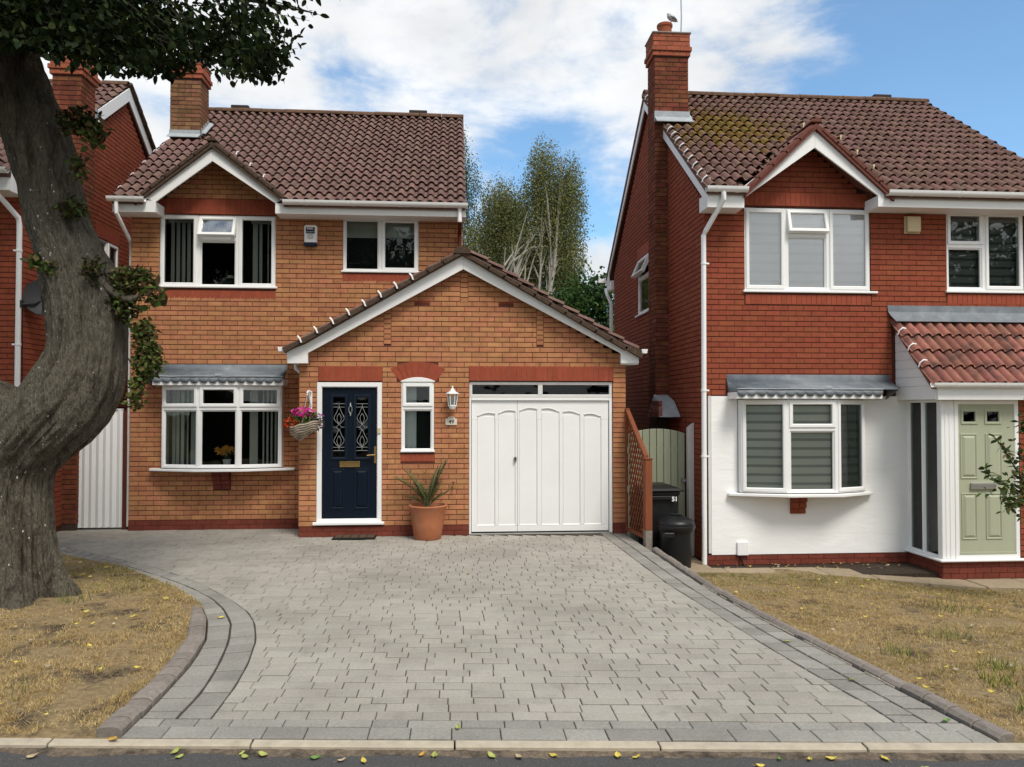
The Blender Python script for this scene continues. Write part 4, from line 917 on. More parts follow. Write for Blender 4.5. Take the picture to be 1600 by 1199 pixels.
vertical_blind('cream vertical blind strips behind the right pane upstairs at the buff house', F49, [(-3.17, .075, R(10)), (-3.085, .05, R(40)), (-2.97, .022, R(20)), (-2.89, .022, R(20))], 3.80, 4.80, .22)
# small cream thing on the bedroom sill: a shallow woven hat
t = thing('sun_hat', 'straw hat lying behind the middle pane upstairs at the buff house', 'hat', (-3.56, 12.24, 3.92))
mb = MB(); mb.box(-3.7, -3.42, 12.18, 12.4, 3.80, 3.915); mb.build('shelf_block', MT['dark_int'], H49)
mb = MB(); mb.lathe([(.02, .004), (.115, .004), (.12, .010), (.065, .016), (.055, .055), (.03, .066)], (-3.56, 12.27, 3.915), 20); mb.build('hat_body', MT['blind'], t, smooth=50)
# bow window
bw = [((-4.445, 11.84), (-3.86, 11.70)), ((-3.86, 11.70), (-3.27, 11.70)), ((-3.27, 11.70), (-2.66, 11.84))]
for (a, b), (c_, e) in bw:
    ln = math.hypot(c_ - a, e - b); FW = Frame(a, b, math.atan2(e - b, c_ - a))
    window(H49, FW, 0, ln, .965, 2.215, [(0, ln, .965, 1.87, 'f'), (0, ln, 1.87, 2.215, 's')], d=0)
for x in (-4.445, -2.70):
    mb = MB(); mb.box(x, x + .04, 11.86, 12.03, .965, 2.215); mb.build('bay_cheek', MT['white'], H49)
mb = MB(); pl = [(-4.65, 12.0), (-4.65, 11.90), (-3.92, 11.635), (-3.21, 11.635), (-2.47, 11.88), (-2.47, 12.0)]
mb.loft([[(x, y, .912) for x, y in pl], [(x, y, .95) for x, y in pl]]); mb.build('bay_sill', MT['white'], H49, bevel=.008)
mb = MB(); mb.box(-4.42, -2.68, 11.90, 12.3, .93, .962); mb.build('window_board', MT['white'], H49)
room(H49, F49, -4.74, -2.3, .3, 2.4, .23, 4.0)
lead_bay_roof(H49, -4.709, -2.602, 2.545, 12.0, 11.66, -4.52, -2.601, 2.25, 2.215, 14)
q0 = None
for r in range(4):
    for k in range(2):
        mb = MB(); mb.fbox(F49, -3.715 + .13 * k, -3.592 + .13 * k, -.03 - .035 * r, .01, .625 + .072 * r, .690 + .072 * r); mb.build('corbel_brick', MT['plinth'], H49, bevel=.003)
FBL = Frame(-4.445, 11.84, math.atan2(-.14, .585)); FBR = Frame(-3.27, 11.70, math.atan2(.14, .61))
vertical_blind('cream vertical blind strips behind the left pane of the bow window below', FBL, [(.10, .05, R(10)), (.165, .045, R(30)), (.245, .05, R(10)), (.33, .022, R(10)), (.43, .085, R(5))], .98, 2.17, .16)
vertical_blind('cream vertical blind strips behind the right pane of the bow window below', FBR, [(.22, .12, R(8)), (.36, .024, R(10)), (.42, .03, R(20)), (.48, .026, R(10)), (.54, .03, R(20))], .98, 2.17, .16)
# vase of lilies on the sill
t = thing('flower_vase', 'white vase of orange lilies standing in the bow window', 'vase', (-3.50, 11.95, .962))
mb = MB(); mb.lathe([(.03, 0), (.05, .004), (.062, .12), (.06, .125), (.056, .12), (.04, .03)], (-3.50, 11.93, .962), 18); mb.build('vase', MT['ceramic'], t, smooth=50)
mb = MB()
for k in range(26):
    a = rnd.uniform(0, 6.28); l_ = rnd.uniform(.10, .2); s_ = rnd.uniform(.25, .9); b0 = Vector((-3.50, 11.93, 1.07)); tip = b0 + Vector((math.cos(a) * s_, math.sin(a) * s_ * .5, 1)).normalized() * l_; mid = (b0 + tip) / 2; sd = Vector((-math.sin(a), math.cos(a), .2)).normalized() * .016
    mb.add([tuple(b0), tuple(mid + sd), tuple(tip), tuple(mid - sd)], [(0, 1, 2, 3)])
MT['leaf_green'] = pmat('deep_green_leaf', (0.035, 0.10, 0.035), .6, nz=(20, .3)); MT['lily'] = pmat('orange_petal', (0.62, 0.26, 0.035), .6, nz=(30, .2))
mb.build('foliage', MT['leaf_green'], t)
for k, (dx, dz) in enumerate(((-.14, .24), (-.10, .20), (-.05, .235), (0, .27), (.03, .22), (.08, .25), (.14, .20), (-.02, .19))):
    mb = MB(); c_ = Vector((-3.50 + dx, 11.92 - .02 * (k % 2), .99 + dz))
    for j in range(6):
        a = j * 1.047; ax = Vector((math.cos(a), -.4, math.sin(a) + .4)).normalized(); sd = Vector((-math.sin(a), 0, math.cos(a))) * .014
        mb.add([tuple(c_), tuple(c_ + ax * .03 + sd), tuple(c_ + ax * .062), tuple(c_ + ax * .03 - sd)], [(0, 1, 2, 3)])
    mb.build('lily', MT['lily'], t)
# small window beside the door
window(H49, F49g, -.79, -.312, 1.225, 2.255, [(-.79, -.312, 1.225, 1.88, 'f'), (-.79, -.312, 1.88, 2.255, 's')], d=.0, sill=(-.80, -.30, 1.255, .04), glass='glass')
room(H49, F49g, -.98, -.1, .8, 2.4, .225, .78); mb = MB(); mb.fbox(F49g, -.76, -.575, .14, .15, 1.25, 2.24); mb.build('net_curtain', MT['blind_white'], H49)
mb = MB(); mb.fbox(F49g, -.57, -.33, .12, .125, 1.25, 2.24); mb.build('obscure_panel', MT['obscure'], H49)
hw2, r2 = .252, .058; rad2 = (hw2 ** 2 + r2 ** 2) / (2 * r2)
mb = MB(); mb.fpoly(F49g, [(-.80, 2.257), (-.297, 2.257)] + [(-.548 + rad2 * math.sin(a), 2.268 + r2 - rad2 + rad2 * math.cos(a)) for a in [math.asin(hw2 / rad2) * (1 - 2 * k / 12) for k in range(13)]], -.022, .03); mb.build('arched_head', MT['white'], H49, bevel=.004)
# front door
mb = MB(); mb.ring(F49g, -2.013, -1.072, .185, 2.248, .072, -.004, .10, .012); fr = mb.build('door_frame', MT['white'], H49)
mb = MB(); mb.fbox(F49g, -2.06, -1.03, -.06, .10, .172, .215); mb.build('threshold', MT['white'], fr, bevel=.008)
mb = MB(); mb.fbox(F49g, -1.93, -1.15, .005, .05, .2152, .232); mb.build('weather_bar', MT['brass'], fr)
gl = [(-1.789, -1.608, 1.145, 2.038), (-1.455, -1.272, 1.145, 2.038)]; lowp = [(-1.81, -1.617, .40, .985), (-1.468, -1.262, .40, .985)]
mb = MB(); wall_shell(mb, F49g, -1.941, -1.144, .236, 2.176, gl, .035, .08); door = mb.build('front_door', MT['navy'], H49)
for n_, (a, b, c_, e) in enumerate(gl):
    q = MB(); q.ring(F49g, a - .032, b + .032, c_ - .032, e + .032, .04, .022, .036, .012); q.build('glazing_moulding', MT['navy_frame'], door)
    q = MB(); q.fbox(F49g, a, b, .05, .056, c_, e); q.build('glass_panel', MT['glass_door'] if 'glass_door' in MT else MT['glass_dark'], door)
    q = MB(); h = e - c_; w = b - a; um = (a + b) / 2; P = lambda u, f: F49g.p(u, .046, e - f * h)
    for f in (.115, .17, .5, .83, .885):
        segs = [(a, b)] if f != .5 else [(a, um - .035), (um + .035, b)]
        for p_, r_ in segs: q.tube([P(p_, f), P(r_, f)], .0028, 5)
    q.tube([P(um - .04, .5), P(um, .455), P(um + .04, .5), P(um, .545), P(um - .04, .5)], .0032, 5)
    for f0, f1 in ((.17, .46), (.54, .83)):
        for s_ in (-1, 1):
            q.tube([P(um + s_ * w * .36 * math.sin(math.pi * k / 10) * (1 - .35 * math.sin(2 * math.pi * k / 10)), f0 + (f1 - f0) * k / 10) for k in range(11)], .0032, 5)
            q.tube([P(um + s_ * w * .17 * math.sin(math.pi * k / 8), f0 + (f1 - f0) * (.35 + .6 * k / 8)) for k in range(9)], .0028, 5)
    for f in (.115, .83): q.tube([P(um, f), P(um, f + .055)], .0028, 5)
    q.build('lead_came', MT['lead_line'], door)
room(H49, F49g, -2.0, -1.08, .2, 2.3, .225, .78)
def raised_panel(par, F, a, b, c_, e, d, m, g=.022, up=.016, mf=None):
    q = MB(); q.ring(F, a, b, c_, e, g, d - .010, d + .006, .008); q.build('panel_moulding', MT[mf or m], par)
    q = MB(); lp = lambda i, dd: [F.p(a + i, dd, c_ + i), F.p(b - i, dd, c_ + i), F.p(b - i, dd, e - i), F.p(a + i, dd, e - i)]
    q.loft([lp(g + .002, d + .004), lp(g + .006, d - .002), lp(g + .034, d - up)], cap0=False); q.build('door_panel', MT[m], par)
for p_ in lowp: raised_panel(door, F49g, *p_, .035, 'navy', mf='navy_frame')
mb = MB(); mb.ring(F49g, -1.684, -1.392, 1.008, 1.092, .016, .018, .036, .004); mb.fbox(F49g, -1.67, -1.406, .022, .034, 1.024, 1.076); mb.build('letter_plate', MT['brass'], door, bevel=.003)
mb = MB(); mb.fbox(F49g, -1.187, -1.155, .022, .036, 1.065, 1.31); mb.tube([F49g.p(-1.17, .03, 1.185), F49g.p(-1.17, -.02, 1.185), F49g.p(-1.21, -.03, 1.185), F49g.p(-1.285, -.03, 1.178)], .011, 8); mb.build('door_handle', MT['brass'], door, smooth=40)
mb = MB(); c_ = F49g.p(-1.53, .02, 1.84); mb.tube([F49g.p(-1.53, .016, 1.95), F49g.p(-1.53, .014, 1.90)], [.006, .016], 8)
mb.tube([F49g.p(-1.53 + .024 * math.sin(a), .006, 1.85 + .052 * math.cos(a)) for a in [2 * math.pi * k / 16 for k in range(17)]], .007, 6); mb.tube([F49g.p(-1.53, .02, 1.80), F49g.p(-1.53, .008, 1.755)], [.016, .008], 8); mb.build('door_knocker', MT['chrome'], door, smooth=50)
mb = MB(); mb.fbox(F49g, -1.135, -1.088, -.022, -.004, 1.50, 1.585); mb.build('bell_push', MT['cream'], H49, bevel=.004)
# garage door with glazed strip above
gm = 'offwhite'
mb = MB(); mb.ring(F49g, .207, 2.356, 2.03, 2.262, .045, .02, .10, .008); mb.fbox(F49g, 1.235, 1.302, .022, .09, 2.076, 2.217); tr = mb.build('transom_frame', MT[gm], H49)
for a, b in ((.25, 1.237), (1.30, 2.313)):
    q = MB(); q.fbox(F49g, a, b, .05, .056, 2.07, 2.222); q.build('pane', MT['glass_dark'], tr)
    q = MB(); q.fbox(F49g, a, b, .075, .08, 2.07, 2.222); q.build('obscure_sheet', MT['obscure'], tr)
mb = MB(); mb.fbox(F49g, .207, .238, .02, .1, 0, 2.028); mb.fbox(F49g, 2.31, 2.356, .02, .1, 0, 2.028); mb.fbox(F49g, .240, 2.308, .02, .1, 1.985, 2.028); mb.build('garage_door_frame', MT['white_paint'], H49, bevel=.003)
xs = [.255, .318, .588, .628, .898, .955, 1.228, 1.296, 1.566, 1.618, 1.885, 1.928, 2.195, 2.262]
pan = [(.325, .592), (.640, .895), (.955, 1.222), (1.288, 1.558), (1.610, 1.872), (1.928, 2.192)]
tops = [(1.765, 1.80), (1.805, 1.84), (1.845, 1.87), (1.87, 1.83), (1.825, 1.79), (1.785, 1.755)]
gd = None
def gleaf(u0, u1, ids):
    global gd
    q = MB(); q.fbox(F49g, u0, u1, .068, .085, .035, 1.98); leaf = q.build('garage_door' if gd is None else 'garage_door_leaf', MT['white_paint'], gd or H49); gd = gd or leaf
    ed = [u0] + [x for i in ids for x in pan[i]] + [u1]
    q = MB(); q.fbox(F49g, u0, u1, .05, .068, .035, .12); q.build('bottom_rail', MT['white_paint'], gd, bevel=.004)
    for a, b in zip(ed[::2], ed[1::2]):
        q = MB(); q.fbox(F49g, a, b, .05, .068, .122, 1.70); q.build('stile', MT['white_paint'], gd, bevel=.004)
    q = MB(); low = [(u0, 1.702)]
    for i in ids:
        a, b = pan[i]; z0_, z1_ = tops[i]; low += [(a, 1.702), (a, z0_ - .012)] + [(a + .025 + (b - a - .05) * k / 6, (z0_ + (z1_ - z0_) * k / 6) + .022 * math.sin(math.pi * k / 6)) for k in range(7)] + [(b, z1_ - .012), (b, 1.702)]
    low += [(u1, 1.702)]
    q.fpoly(F49g, low + [(u1, 1.98), (u0, 1.98)], .05, .068); q.build('top_rail', MT['white_paint'], gd)
    for i in ids:
        a, b = pan[i]; z0_, z1_ = tops[i]; q = MB()
        q.tube([F49g.p(a + .004, .056, z0_ - .006)] + [F49g.p(a + .025 + (b - a - .05) * k / 6, .056, (z0_ + (z1_ - z0_) * k / 6) + .022 * math.sin(math.pi * k / 6) - .004) for k in range(7)] + [F49g.p(b - .004, .056, z1_ - .006)], .010, 6)
        q.tube([F49g.p(a + .004, .06, .125), F49g.p(b - .004, .06, .125)], .013, 6); q.build('panel_bead', MT['white_paint'], gd, smooth=50)
        q = MB(); q.fbox(F49g, a + .006, b - .006, .060, .0665, .126, min(z0_, z1_) - .02); q.build('door_panel', MT['white_paint'], gd, bevel=.004)
gleaf(.246, .925, (0, 1)); gleaf(.929, 2.302, (2, 3, 4, 5))
mb = MB(); mb.fbox(F49g, .875, .915, .028, .05, 1.075, 1.15); mb.build('lock_plate', MT['chrome'], gd, bevel=.004); mb = MB(); mb.tube([F49g.p(.893, .03, 1.10), F49g.p(.893, .008, 1.10), F49g.p(.893, .004, 1.135)], .010, 8); mb.build('lock_handle', MT['dark_int'], gd)
mb = MB(); mb.fbox(F49g, .22, 2.345, .02, .2, -.003, .012); mb.build('garage_sill', MT['concrete'], H49)
mb = MB(); mb.fbox(F49g, .21, 2.35, .12, .14, .0, 2.02); mb.build('garage_backing', MT['dark_int'], H49)

# ================================================================ number 51: red brick house on the right
H51 = thing('brick_house', 'red brick house with white rendered ground floor and sage green front door', 'house', (6.0, 10.4, -.33))
Y1 = 10.4; F51 = Frame(0, Y1); F51s = Frame(3.52, 0, R(-90)); XB = 4.965
B51 = Bricks()
h51 = [(4.09, 5.95, 3.53, 4.735), (7.095, 8.29, 3.56, 4.74), (3.96, 5.78, .67, 2.02)]
mb = MB(); wall_shell(mb, F51, 3.52, 8.72, -.33, 4.86, h51); mb.fpoly(F51, [(XB - .93, 4.86), (XB + .93, 4.86), (XB, 5.62)], 0, .2); wf51 = mb.build('front_wall', MT['redb_mortar'], H51)
RY1, RZ1 = 13.48, 7.56
hs = [(-14.33, -13.50, 3.65, 4.72)]
mb = MB(); wall_shell(mb, F51s, -16.5, -10.62, -.33, 4.8, hs); mb.fpoly(F51s, [(-16.5, 4.8), (-10.45, 4.8), (-13.48, 7.3)], 0, .2); ws51 = mb.build('gable_wall', MT['redb_mortar'], H51)
mb = MB(); mb.box(8.5, 8.72, 10.62, 16.5, -.33, 4.8); mb.build('far_wall', MT['redb'], H51)
mb = MB(); mb.box(3.74, 8.5, 16.28, 16.5, -.33, 4.8); mb.build('rear_wall', MT['redb'], H51)
mb = MB(); mb.fpoly(Frame(8.72, 0, R(90)), [(10.45, 4.8), (16.5, 4.8), (13.48, 7.3)], 0, .2); mb.build('far_gable', MT['redb'], H51)
B51.lay(F51, 3.52, 8.72, 2.055, 4.86, h51 + [(4.07, 5.97, 4.735, 4.96), (4.08, 5.96, 3.33, 3.53), (7.08, 8.3, 3.375, 3.56), (3.80, 6.2, 2.0, 2.30), (6.25, 8.8, 0, 3.1)], wall=wf51, mat='redb')
B51.lay(F51, XB - 1, XB + 1, 4.95, 5.58, clip=lambda z: (XB - min(.78, (5.68 - z) / .82), XB + min(.78, (5.68 - z) / .82)), wall=wf51, mat='redb', ph=.03)
sw = [(-12.68, -12.22, -1, 9)]                       # where the chimney breast stands
B51.lay(F51s, -16.5, -10.40, -.30, 4.8, hs + sw + [(-14.36, -13.47, 4.72, 4.94)], wall=ws51, mat='redb')
B51.lay(F51s, -16.5, -10.40, 4.80, 7.3, sw, clip=lambda z: (-13.48 - (7.3 - z) / .826, -13.48 + (7.3 - z) / .826), wall=ws51, mat='redb')
B51.emit(H51, 235, flt=lambda p: p.z < 4.9)
plinth(H51, F51, 3.52, 6.5, -.33, -.185)
soldiers(H51, F51, 4.09, 5.955, 4.755, 4.95, .075); soldiers(H51, F51, 4.10, 5.95, 3.345, 3.485, .075, -.010); soldiers(H51, F51, 7.10, 8.29, 3.375, 3.52, .075, -.010)
mb = MB(); mb.fbox(F51s, -14.34, -13.49, -.010, .03, 4.72, 4.93); mb.build('soldier_course', MT['soldier'], H51)
# white render over the ground floor
mb = MB(); rh = [(3.96, 5.78, .67, 2.0)]
wall_shell(mb, F51, 3.585, 6.46, -.182, 2.04, rh, -.03, -.001); mb.build('render_coat', MT['render'], H51)
mb = MB(); mb.fbox(F51, 3.54, 3.58, -.034, -.001, -.16, 2.045); mb.build('render_bead', MT['offwhite'], H51)
# chimney breast on the gable
chimney(H51, 3.30, 3.86, 12.23, 12.66, 1.85, 7.725, 8.11, 'oldb51', pot=(3.53, 12.44, .118, .24))
# small tiled shoulder at the foot of the breast
mb = MB(); mb.loft([[(3.50, 11.86, 1.99), (3.50, 12.26, 2.10), (3.27, 12.26, 2.10), (3.27, 11.86, 1.99)]] + [[(3.50, 11.5, 1.73), (3.50, 12.26, 1.73), (3.16, 12.26, 1.73), (3.16, 11.5, 1.73)]]); mb.build('breast_shoulder', MT['lead_light'], H51, bevel=.01)
for k in range(3):
    mb = MB(); mb.box(3.152 + .025 * k, 3.158 + .025 * k + .05, 11.52 + .1 * k, 12.15, 1.74 + .085 * k, 1.815 + .085 * k); mb.build('shoulder_tile', MT['tile_porch'], H51)
# main roof
zr1 = lambda y: 4.90 + .78 * (y - 9.98)
SLs = SL; SL = .78
roof51 = notched_roof(H51, 3.42, 8.80, 10.01, RY1, zr1, 3.98, 5.955, 10.46, 'tile51')
roof_slab(H51, [(3.42, RY1, zr1(RY1) - .03), (8.80, RY1, zr1(RY1) - .03), (8.80, 16.95, 4.85), (3.42, 16.95, 4.85)], .1, 'tile51', 'rear_roof')
T1 = Tiles(); p1 = math.atan(.78); g1 = lambda x: 5.85 - .85 * abs(x - XB); Wt = 5.43 / 35
T1.slope((3.40, 9.96, 4.85), (1, 0, 0), (0, math.cos(p1), math.sin(p1)), 35, 17, Wt, .2626, inside=lambda p: not (p.z < g1(p.x) - .05) and not (p.x < 3.93 and 12.12 < p.y < 12.72) and p.y < RY1 + .05, mat='tile51')
gablet(roof51, XB, 5.84, 3.94, 4.86, 6.08, 4.86, 10.0, 11.22, 'verge_red', T1, .152, .266, 'tile51', zr1)
T1.emit(roof51, 300)
ridge(roof51, 3.42, 8.82, RY1, zr1(RY1) - .03, 13)
for a, b in ((3.75, 4.1), (7.78, 8.12)):
    mb = MB(); mb.box(a, b, RY1 - .07, RY1 + .07, zr1(RY1) + .02, zr1(RY1) + .095); mb.build('ridge_vent', MT['vent'], roof51, bevel=.01)
FB1 = Frame(0, 10.05)
board(H51, FB1, [(3.957, 4.76), (XB, 5.48), (XB, 5.713), (3.957, 4.925)], -.002, .025); board(H51, FB1, [(XB + .001, 5.713), (XB + .001, 5.48), (5.867, 4.835), (6.03, 4.80), (6.03, 4.925)], -.002, .025)
eave_box(H51, 3.44, 3.955, 10.045, 10.4, 4.62, 4.84); eave_box(H51, 5.868, 8.75, 10.045, 10.4, 4.675, 4.845)
gutter(H51, 3.40, 3.975, 9.975, 4.87, clips=2); gutter(H51, 5.965, 8.78, 9.975, 4.87, clips=4)
# gable edge boards, the near and the far slope
Fb = Frame(3.44, 0, R(-90)); sd = lambda y: 4.90 + .78 * (y - 9.98)
board(H51, Fb, [(-10.05, 4.62), (-10.05, sd(10.05) - .02), (-RY1, sd(RY1) - .08), (-RY1, sd(RY1) - .30), (-10.22, sd(10.22) - .30), (-10.22, 4.62)], -.005, .02)
board(H51, Fb, [(-16.93, 4.52), (-16.70, 4.52), (-16.70, sd(2 * RY1 - 16.70) - .27), (-RY1 - .001, sd(RY1) - .30), (-RY1 - .001, sd(RY1) - .08), (-16.93, sd(2 * RY1 - 16.93) - .05)], -.005, .02)
mb = MB(); mb.loft([[(3.465, y, z) for y, z in ((RY1, sd(RY1) - .31), (16.7, sd(2 * RY1 - 16.7) - .29), (16.7, sd(2 * RY1 - 16.7) - .31), (RY1, sd(RY1) - .33))], [(3.52, y, z) for y, z in ((RY1, sd(RY1) - .31), (16.7, sd(2 * RY1 - 16.7) - .29), (16.7, sd(2 * RY1 - 16.7) - .31), (RY1, sd(RY1) - .33))]]); mb.build('gable_soffit', MT['brown_post'], H51)
mb = MB(); mb.box(3.45, 3.60, 16.5, 16.9, 4.5, 4.7); mb.build('box_end', MT['white_paint'], H51)
mb = MB(); mb.box(3.25, 3.9, 16.92, 17.02, 4.72, 4.80); mb.build('gutter', MT['white'], H51)
downpipe(H51, [(3.40, 16.85, 4.55), (3.40, 16.7, 4.40), (3.47, 16.62, 4.2), (3.47, 16.62, -.3)], .036, [(3.47, 16.62, 3.7)], wall_dir=(1, 0, 0))
downpipe(H51, [(3.64, 9.975, 4.86), (3.64, 9.975, 4.72), (3.50, 10.30, 4.36), (3.475, 10.325, 4.30), (3.462, 10.325, -.30)], .036, [(3.475, 10.325, 3.9), (3.467, 10.325, 2.12), (3.463, 10.325, 1.2)], wall_dir=(1, 0, 0))
for k in range(9):                                        # white clips up the gable edge
    y = 10.14 + .212 * k; z = sd(y) + .03; q = MB(); q.tube([(3.40, y + .02, z - .06), (3.415, y, z - .01), (3.455, y - .005, z + .024), (3.50, y, z + .006), (3.515, y + .01, z - .02)], .012, 6); q.build('verge_clip', MT['white'], roof51, smooth=60)
for k in range(2):
    y = 13.05 + .2 * k; z = sd(y) + .03; q = MB(); q.tube([(3.40, y + .02, z - .06), (3.415, y, z - .01), (3.455, y - .005, z + .024), (3.50, y, z + .006)], .012, 6); q.build('verge_clip', MT['white'], roof51, smooth=60)
for k in range(4):
    x, z = (5.30 + .235 * (k - 1), 5.60 - .197 * (k - 1)) if k else (4.77, 5.76)
    q = MB(); q.tube([(x - .01, 9.975, z - .03), (x + .012, 9.985, z + .03), (x + .03, 10.05, z + .045)], .014, 6); q.build('verge_clip', MT['cream'], roof51, smooth=60)
mb = MB(); zf_ = zr1(12.21)
mb.box(3.285, 3.88, 12.19, 12.222, zf_ - .02, zf_ + .155); mb.loft([[(3.285, 12.05, zr1(12.05) + .055), (3.90, 12.05, zr1(12.05) + .055), (3.90, 12.2, zf_ + .05), (3.285, 12.2, zf_ + .05)], [(3.285, 12.05, zr1(12.05) + .068), (3.90, 12.05, zr1(12.05) + .068), (3.90, 12.2, zf_ + .066), (3.285, 12.2, zf_ + .066)]])
for k in range(4):
    y = 12.22 + .11 * k; mb.box(3.874, 3.884, y, y + .115, zr1(y) + .02, zr1(y) + .17); mb.hexa([(3.88, y, zr1(y) + .05), (3.94, y, zr1(y) + .045), (3.94, y + .11, zr1(y + .11) + .045), (3.88, y + .11, zr1(y + .11) + .05), (3.88, y, zr1(y) + .07), (3.93, y, zr1(y) + .06), (3.93, y + .11, zr1(y + .11) + .06), (3.88, y + .11, zr1(y + .11) + .075)])
mb.build('lead_flashing', MT['lead_light'], H51)
# windows
window(H51, F51, 4.095, 5.947, 3.55, 4.725, [(4.095, 4.70, 3.55, 4.725, 's'), (4.70, 5.33, 3.55, 4.355, 'f'), (4.70, 5.33, 4.355, 4.725, 'o'), (5.33, 5.947, 3.55, 4.725, 's')], d=.012, sill=(4.06, 6.04, 3.545, .04), glass='glass_mirror', open_ang=R(14), glasses={2: 'glass_mirror'})
window(H51, F51, 7.10, 8.285, 3.58, 4.735, [(7.10, 7.68, 3.58, 4.23, 'f'), (7.10, 7.68, 4.23, 4.735, 's'), (7.68, 8.285, 3.58, 4.735, 's')], d=.012, sill=(7.07, 8.32, 3.572, .04))
window(H51, F51s, -14.325, -13.505, 3.66, 4.715, [(-14.325, -13.505, 3.66, 4.34, 'f'), (-14.325, -13.505, 4.34, 4.715, 'o')], d=.0, sill=(-14.40, -13.45, 3.65, .05), glass='glass_green', open_ang=R(24))
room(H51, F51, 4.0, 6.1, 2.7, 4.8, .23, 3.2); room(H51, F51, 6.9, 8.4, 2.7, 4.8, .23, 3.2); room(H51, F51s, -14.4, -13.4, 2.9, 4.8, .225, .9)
zebra_blind('white roller blind drawn down in the three pane window upstairs at the red house', F51, 4.12, 4.69, 3.57, 4.66, .075, 8, ('blind_white', 'blind_white2')); 
zebra_blind('white roller blind drawn down behind the middle panes upstairs at the red house', F51, 4.73, 5.31, 3.57, 4.66, .075, 8, ('blind_white', 'blind_white2'))
zebra_blind('white roller blind drawn down behind the right pane of the three pane window', F51, 5.35, 5.92, 3.57, 4.66, .075, 8, ('blind_white', 'blind_white2'))
zebra_blind('grey striped roller blind in the upstairs window at the right edge', F51, 7.11, 8.27, 3.59, 4.68, .12, 9, ('blind_dark', 'blind_darker'))
# bow window
bw1 = [((3.97, 10.26), (4.575, 10.105), 'L'), ((4.575, 10.105), (5.265, 10.09), 'C'), ((5.265, 10.09), (5.775, 10.27), 'R')]
for (a, b), (c_, e), k in bw1:
    ln = math.hypot(c_ - a, e - b); FW = Frame(a, b, math.atan2(e - b, c_ - a))
    window(H51, FW, 0, ln, .70, 1.99, [(0, ln, .70, 1.99, 's')] if k != 'C' else [(0, ln, .70, 1.585, 'f'), (0, ln, 1.585, 1.99, 's')], d=0)
    zebra_blind({'L': 'grey striped roller blind in the left pane of the white bow window', 'C': 'grey striped roller blind in the middle pane of the white bow window', 'R': 'grey striped roller blind in the narrow right pane of the white bow window'}[k], FW, .05, ln - .05, .72, 1.94, .075, 10)
for x in (3.97, 5.735):
    mb = MB(); mb.box(x, x + .04, 10.285, 10.45, .70, 1.99); mb.build('bay_cheek', MT['white'], H51)
mb = MB(); pl = [(3.81, 10.37), (3.81, 10.30), (4.55, 10.03), (5.30, 10.015), (5.90, 10.30), (5.90, 10.37)]; mb.loft([[(x, y, .645) for x, y in pl], [(x, y, .688) for x, y in pl]]); mb.build('bay_sill', MT['white'], H51, bevel=.008)
mb = MB(); mb.box(3.99, 5.76, 10.30, 10.7, .66, .695); mb.build('window_board', MT['white'], H51)
room(H51, F51, 3.8, 6.0, .1, 2.2, .23, 3.5)
lead_bay_roof(H51, 3.818, 6.225, 2.345, Y1, 10.04, 3.83, 5.90, 2.035, 2.0, 15)
for r in range(3):
    for k in range(2):
        mb = MB(); mb.fbox(F51, 4.715 + .111 * k, 4.820 + .111 * k, -.06 - .03 * r, -.03, .385 + .085 * r, .463 + .085 * r); mb.build('corbel_brick', MT['redb'], H51, bevel=.003)
mb = MB(); mb.fbox(F51, 3.94, 4.10, -.065, -.03, -.19, .0); mb.build('cable_box', MT['white'], H51, bevel=.006)
mb = MB(); mb.tube([(4.0, 10.35, -.19), (4.0, 10.34, -.26), (4.03, 10.33, -.36)], .012, 6); mb.build('cable', MT['black_plastic'], H51)
# porch
YP = 9.62; PX = 6.46
Fp = Frame(0, YP); Fs = Frame(PX, 10.395, R(-90)); lS = 10.395 - YP
mb = MB(); mb.box(PX - .06, 8.75, YP - .06, 10.4, -.168, -.135); mb.build('porch_sill', MT['white'], H51, bevel=.01)
mb = MB(); mb.box(PX + .005, 8.7, YP + .005, 10.39, -.48, -.169); pb = mb.build('porch_base', MT['redb_mortar'], H51)
for r in range(4):
    z = -.482 + .0785 * r
    for F_, a, b in ((Fp, PX, 8.7), (Fs, .01, lS)):
        u = a - .11 * (r % 2)
        while u < b - .03:
            u0, u1 = max(u, a), min(u + .225, b)
            if u1 - u0 > .03: q = MB(); q.fbox(F_, u0 + .003, u1 - .003, -.006, .03, z + .003, z + .075); q.build('plinth_brick', MT['plinth'], pb)
            u += .225
mb = MB(); mb.box(PX + .001, PX + .185, YP, YP + .075, -.134, 1.98); mb.build('corner_post', MT['white'], H51, bevel=.006)
for k in range(2):
    mb = MB(); mb.box(PX + .05 + .06 * k, PX + .075 + .06 * k, YP - .006, YP - .0005, -.12, 1.97); mb.build('post_flute', MT['white'], H51, bevel=.003)
window(H51, Fs, .02, lS - .078, -.134, 1.98, [(.02, lS * .46, -.134, 1.98, 'f'), (lS * .46, lS - .078, -.134, 1.98, 'f')], d=.001, glass='glass_green', m=.02, fb=.012)
mb = MB(); mb.fbox(Fs, .025, lS - .083, .076, .080, -.12, 1.96); mb.build('obscure_panel', pmat('frosted_green_pane', (.58, .68, .63), .5, nz=(2, .15), spec=.4), H51)
mb = MB(); mb.ring(Fp, 6.648, 7.552, -.134, 1.98, .058, -.002, .07, .008); pf = mb.build('porch_frame', MT['white'], H51)
gl1 = [(6.775, 6.95, 1.685, 1.828), (7.108, 7.283, 1.685, 1.828)]
mb = MB(); wall_shell(mb, Fp, 6.707, 7.493, -.075, 1.921, gl1, .012, .055); pd_ = mb.build('porch_door', MT['sage'], H51)
mb = MB(); mb.fbox(Fp, 6.70, 7.50, -.006, .02, -.075, -.05); mb.build('door_bar', MT['sage'], pd_)
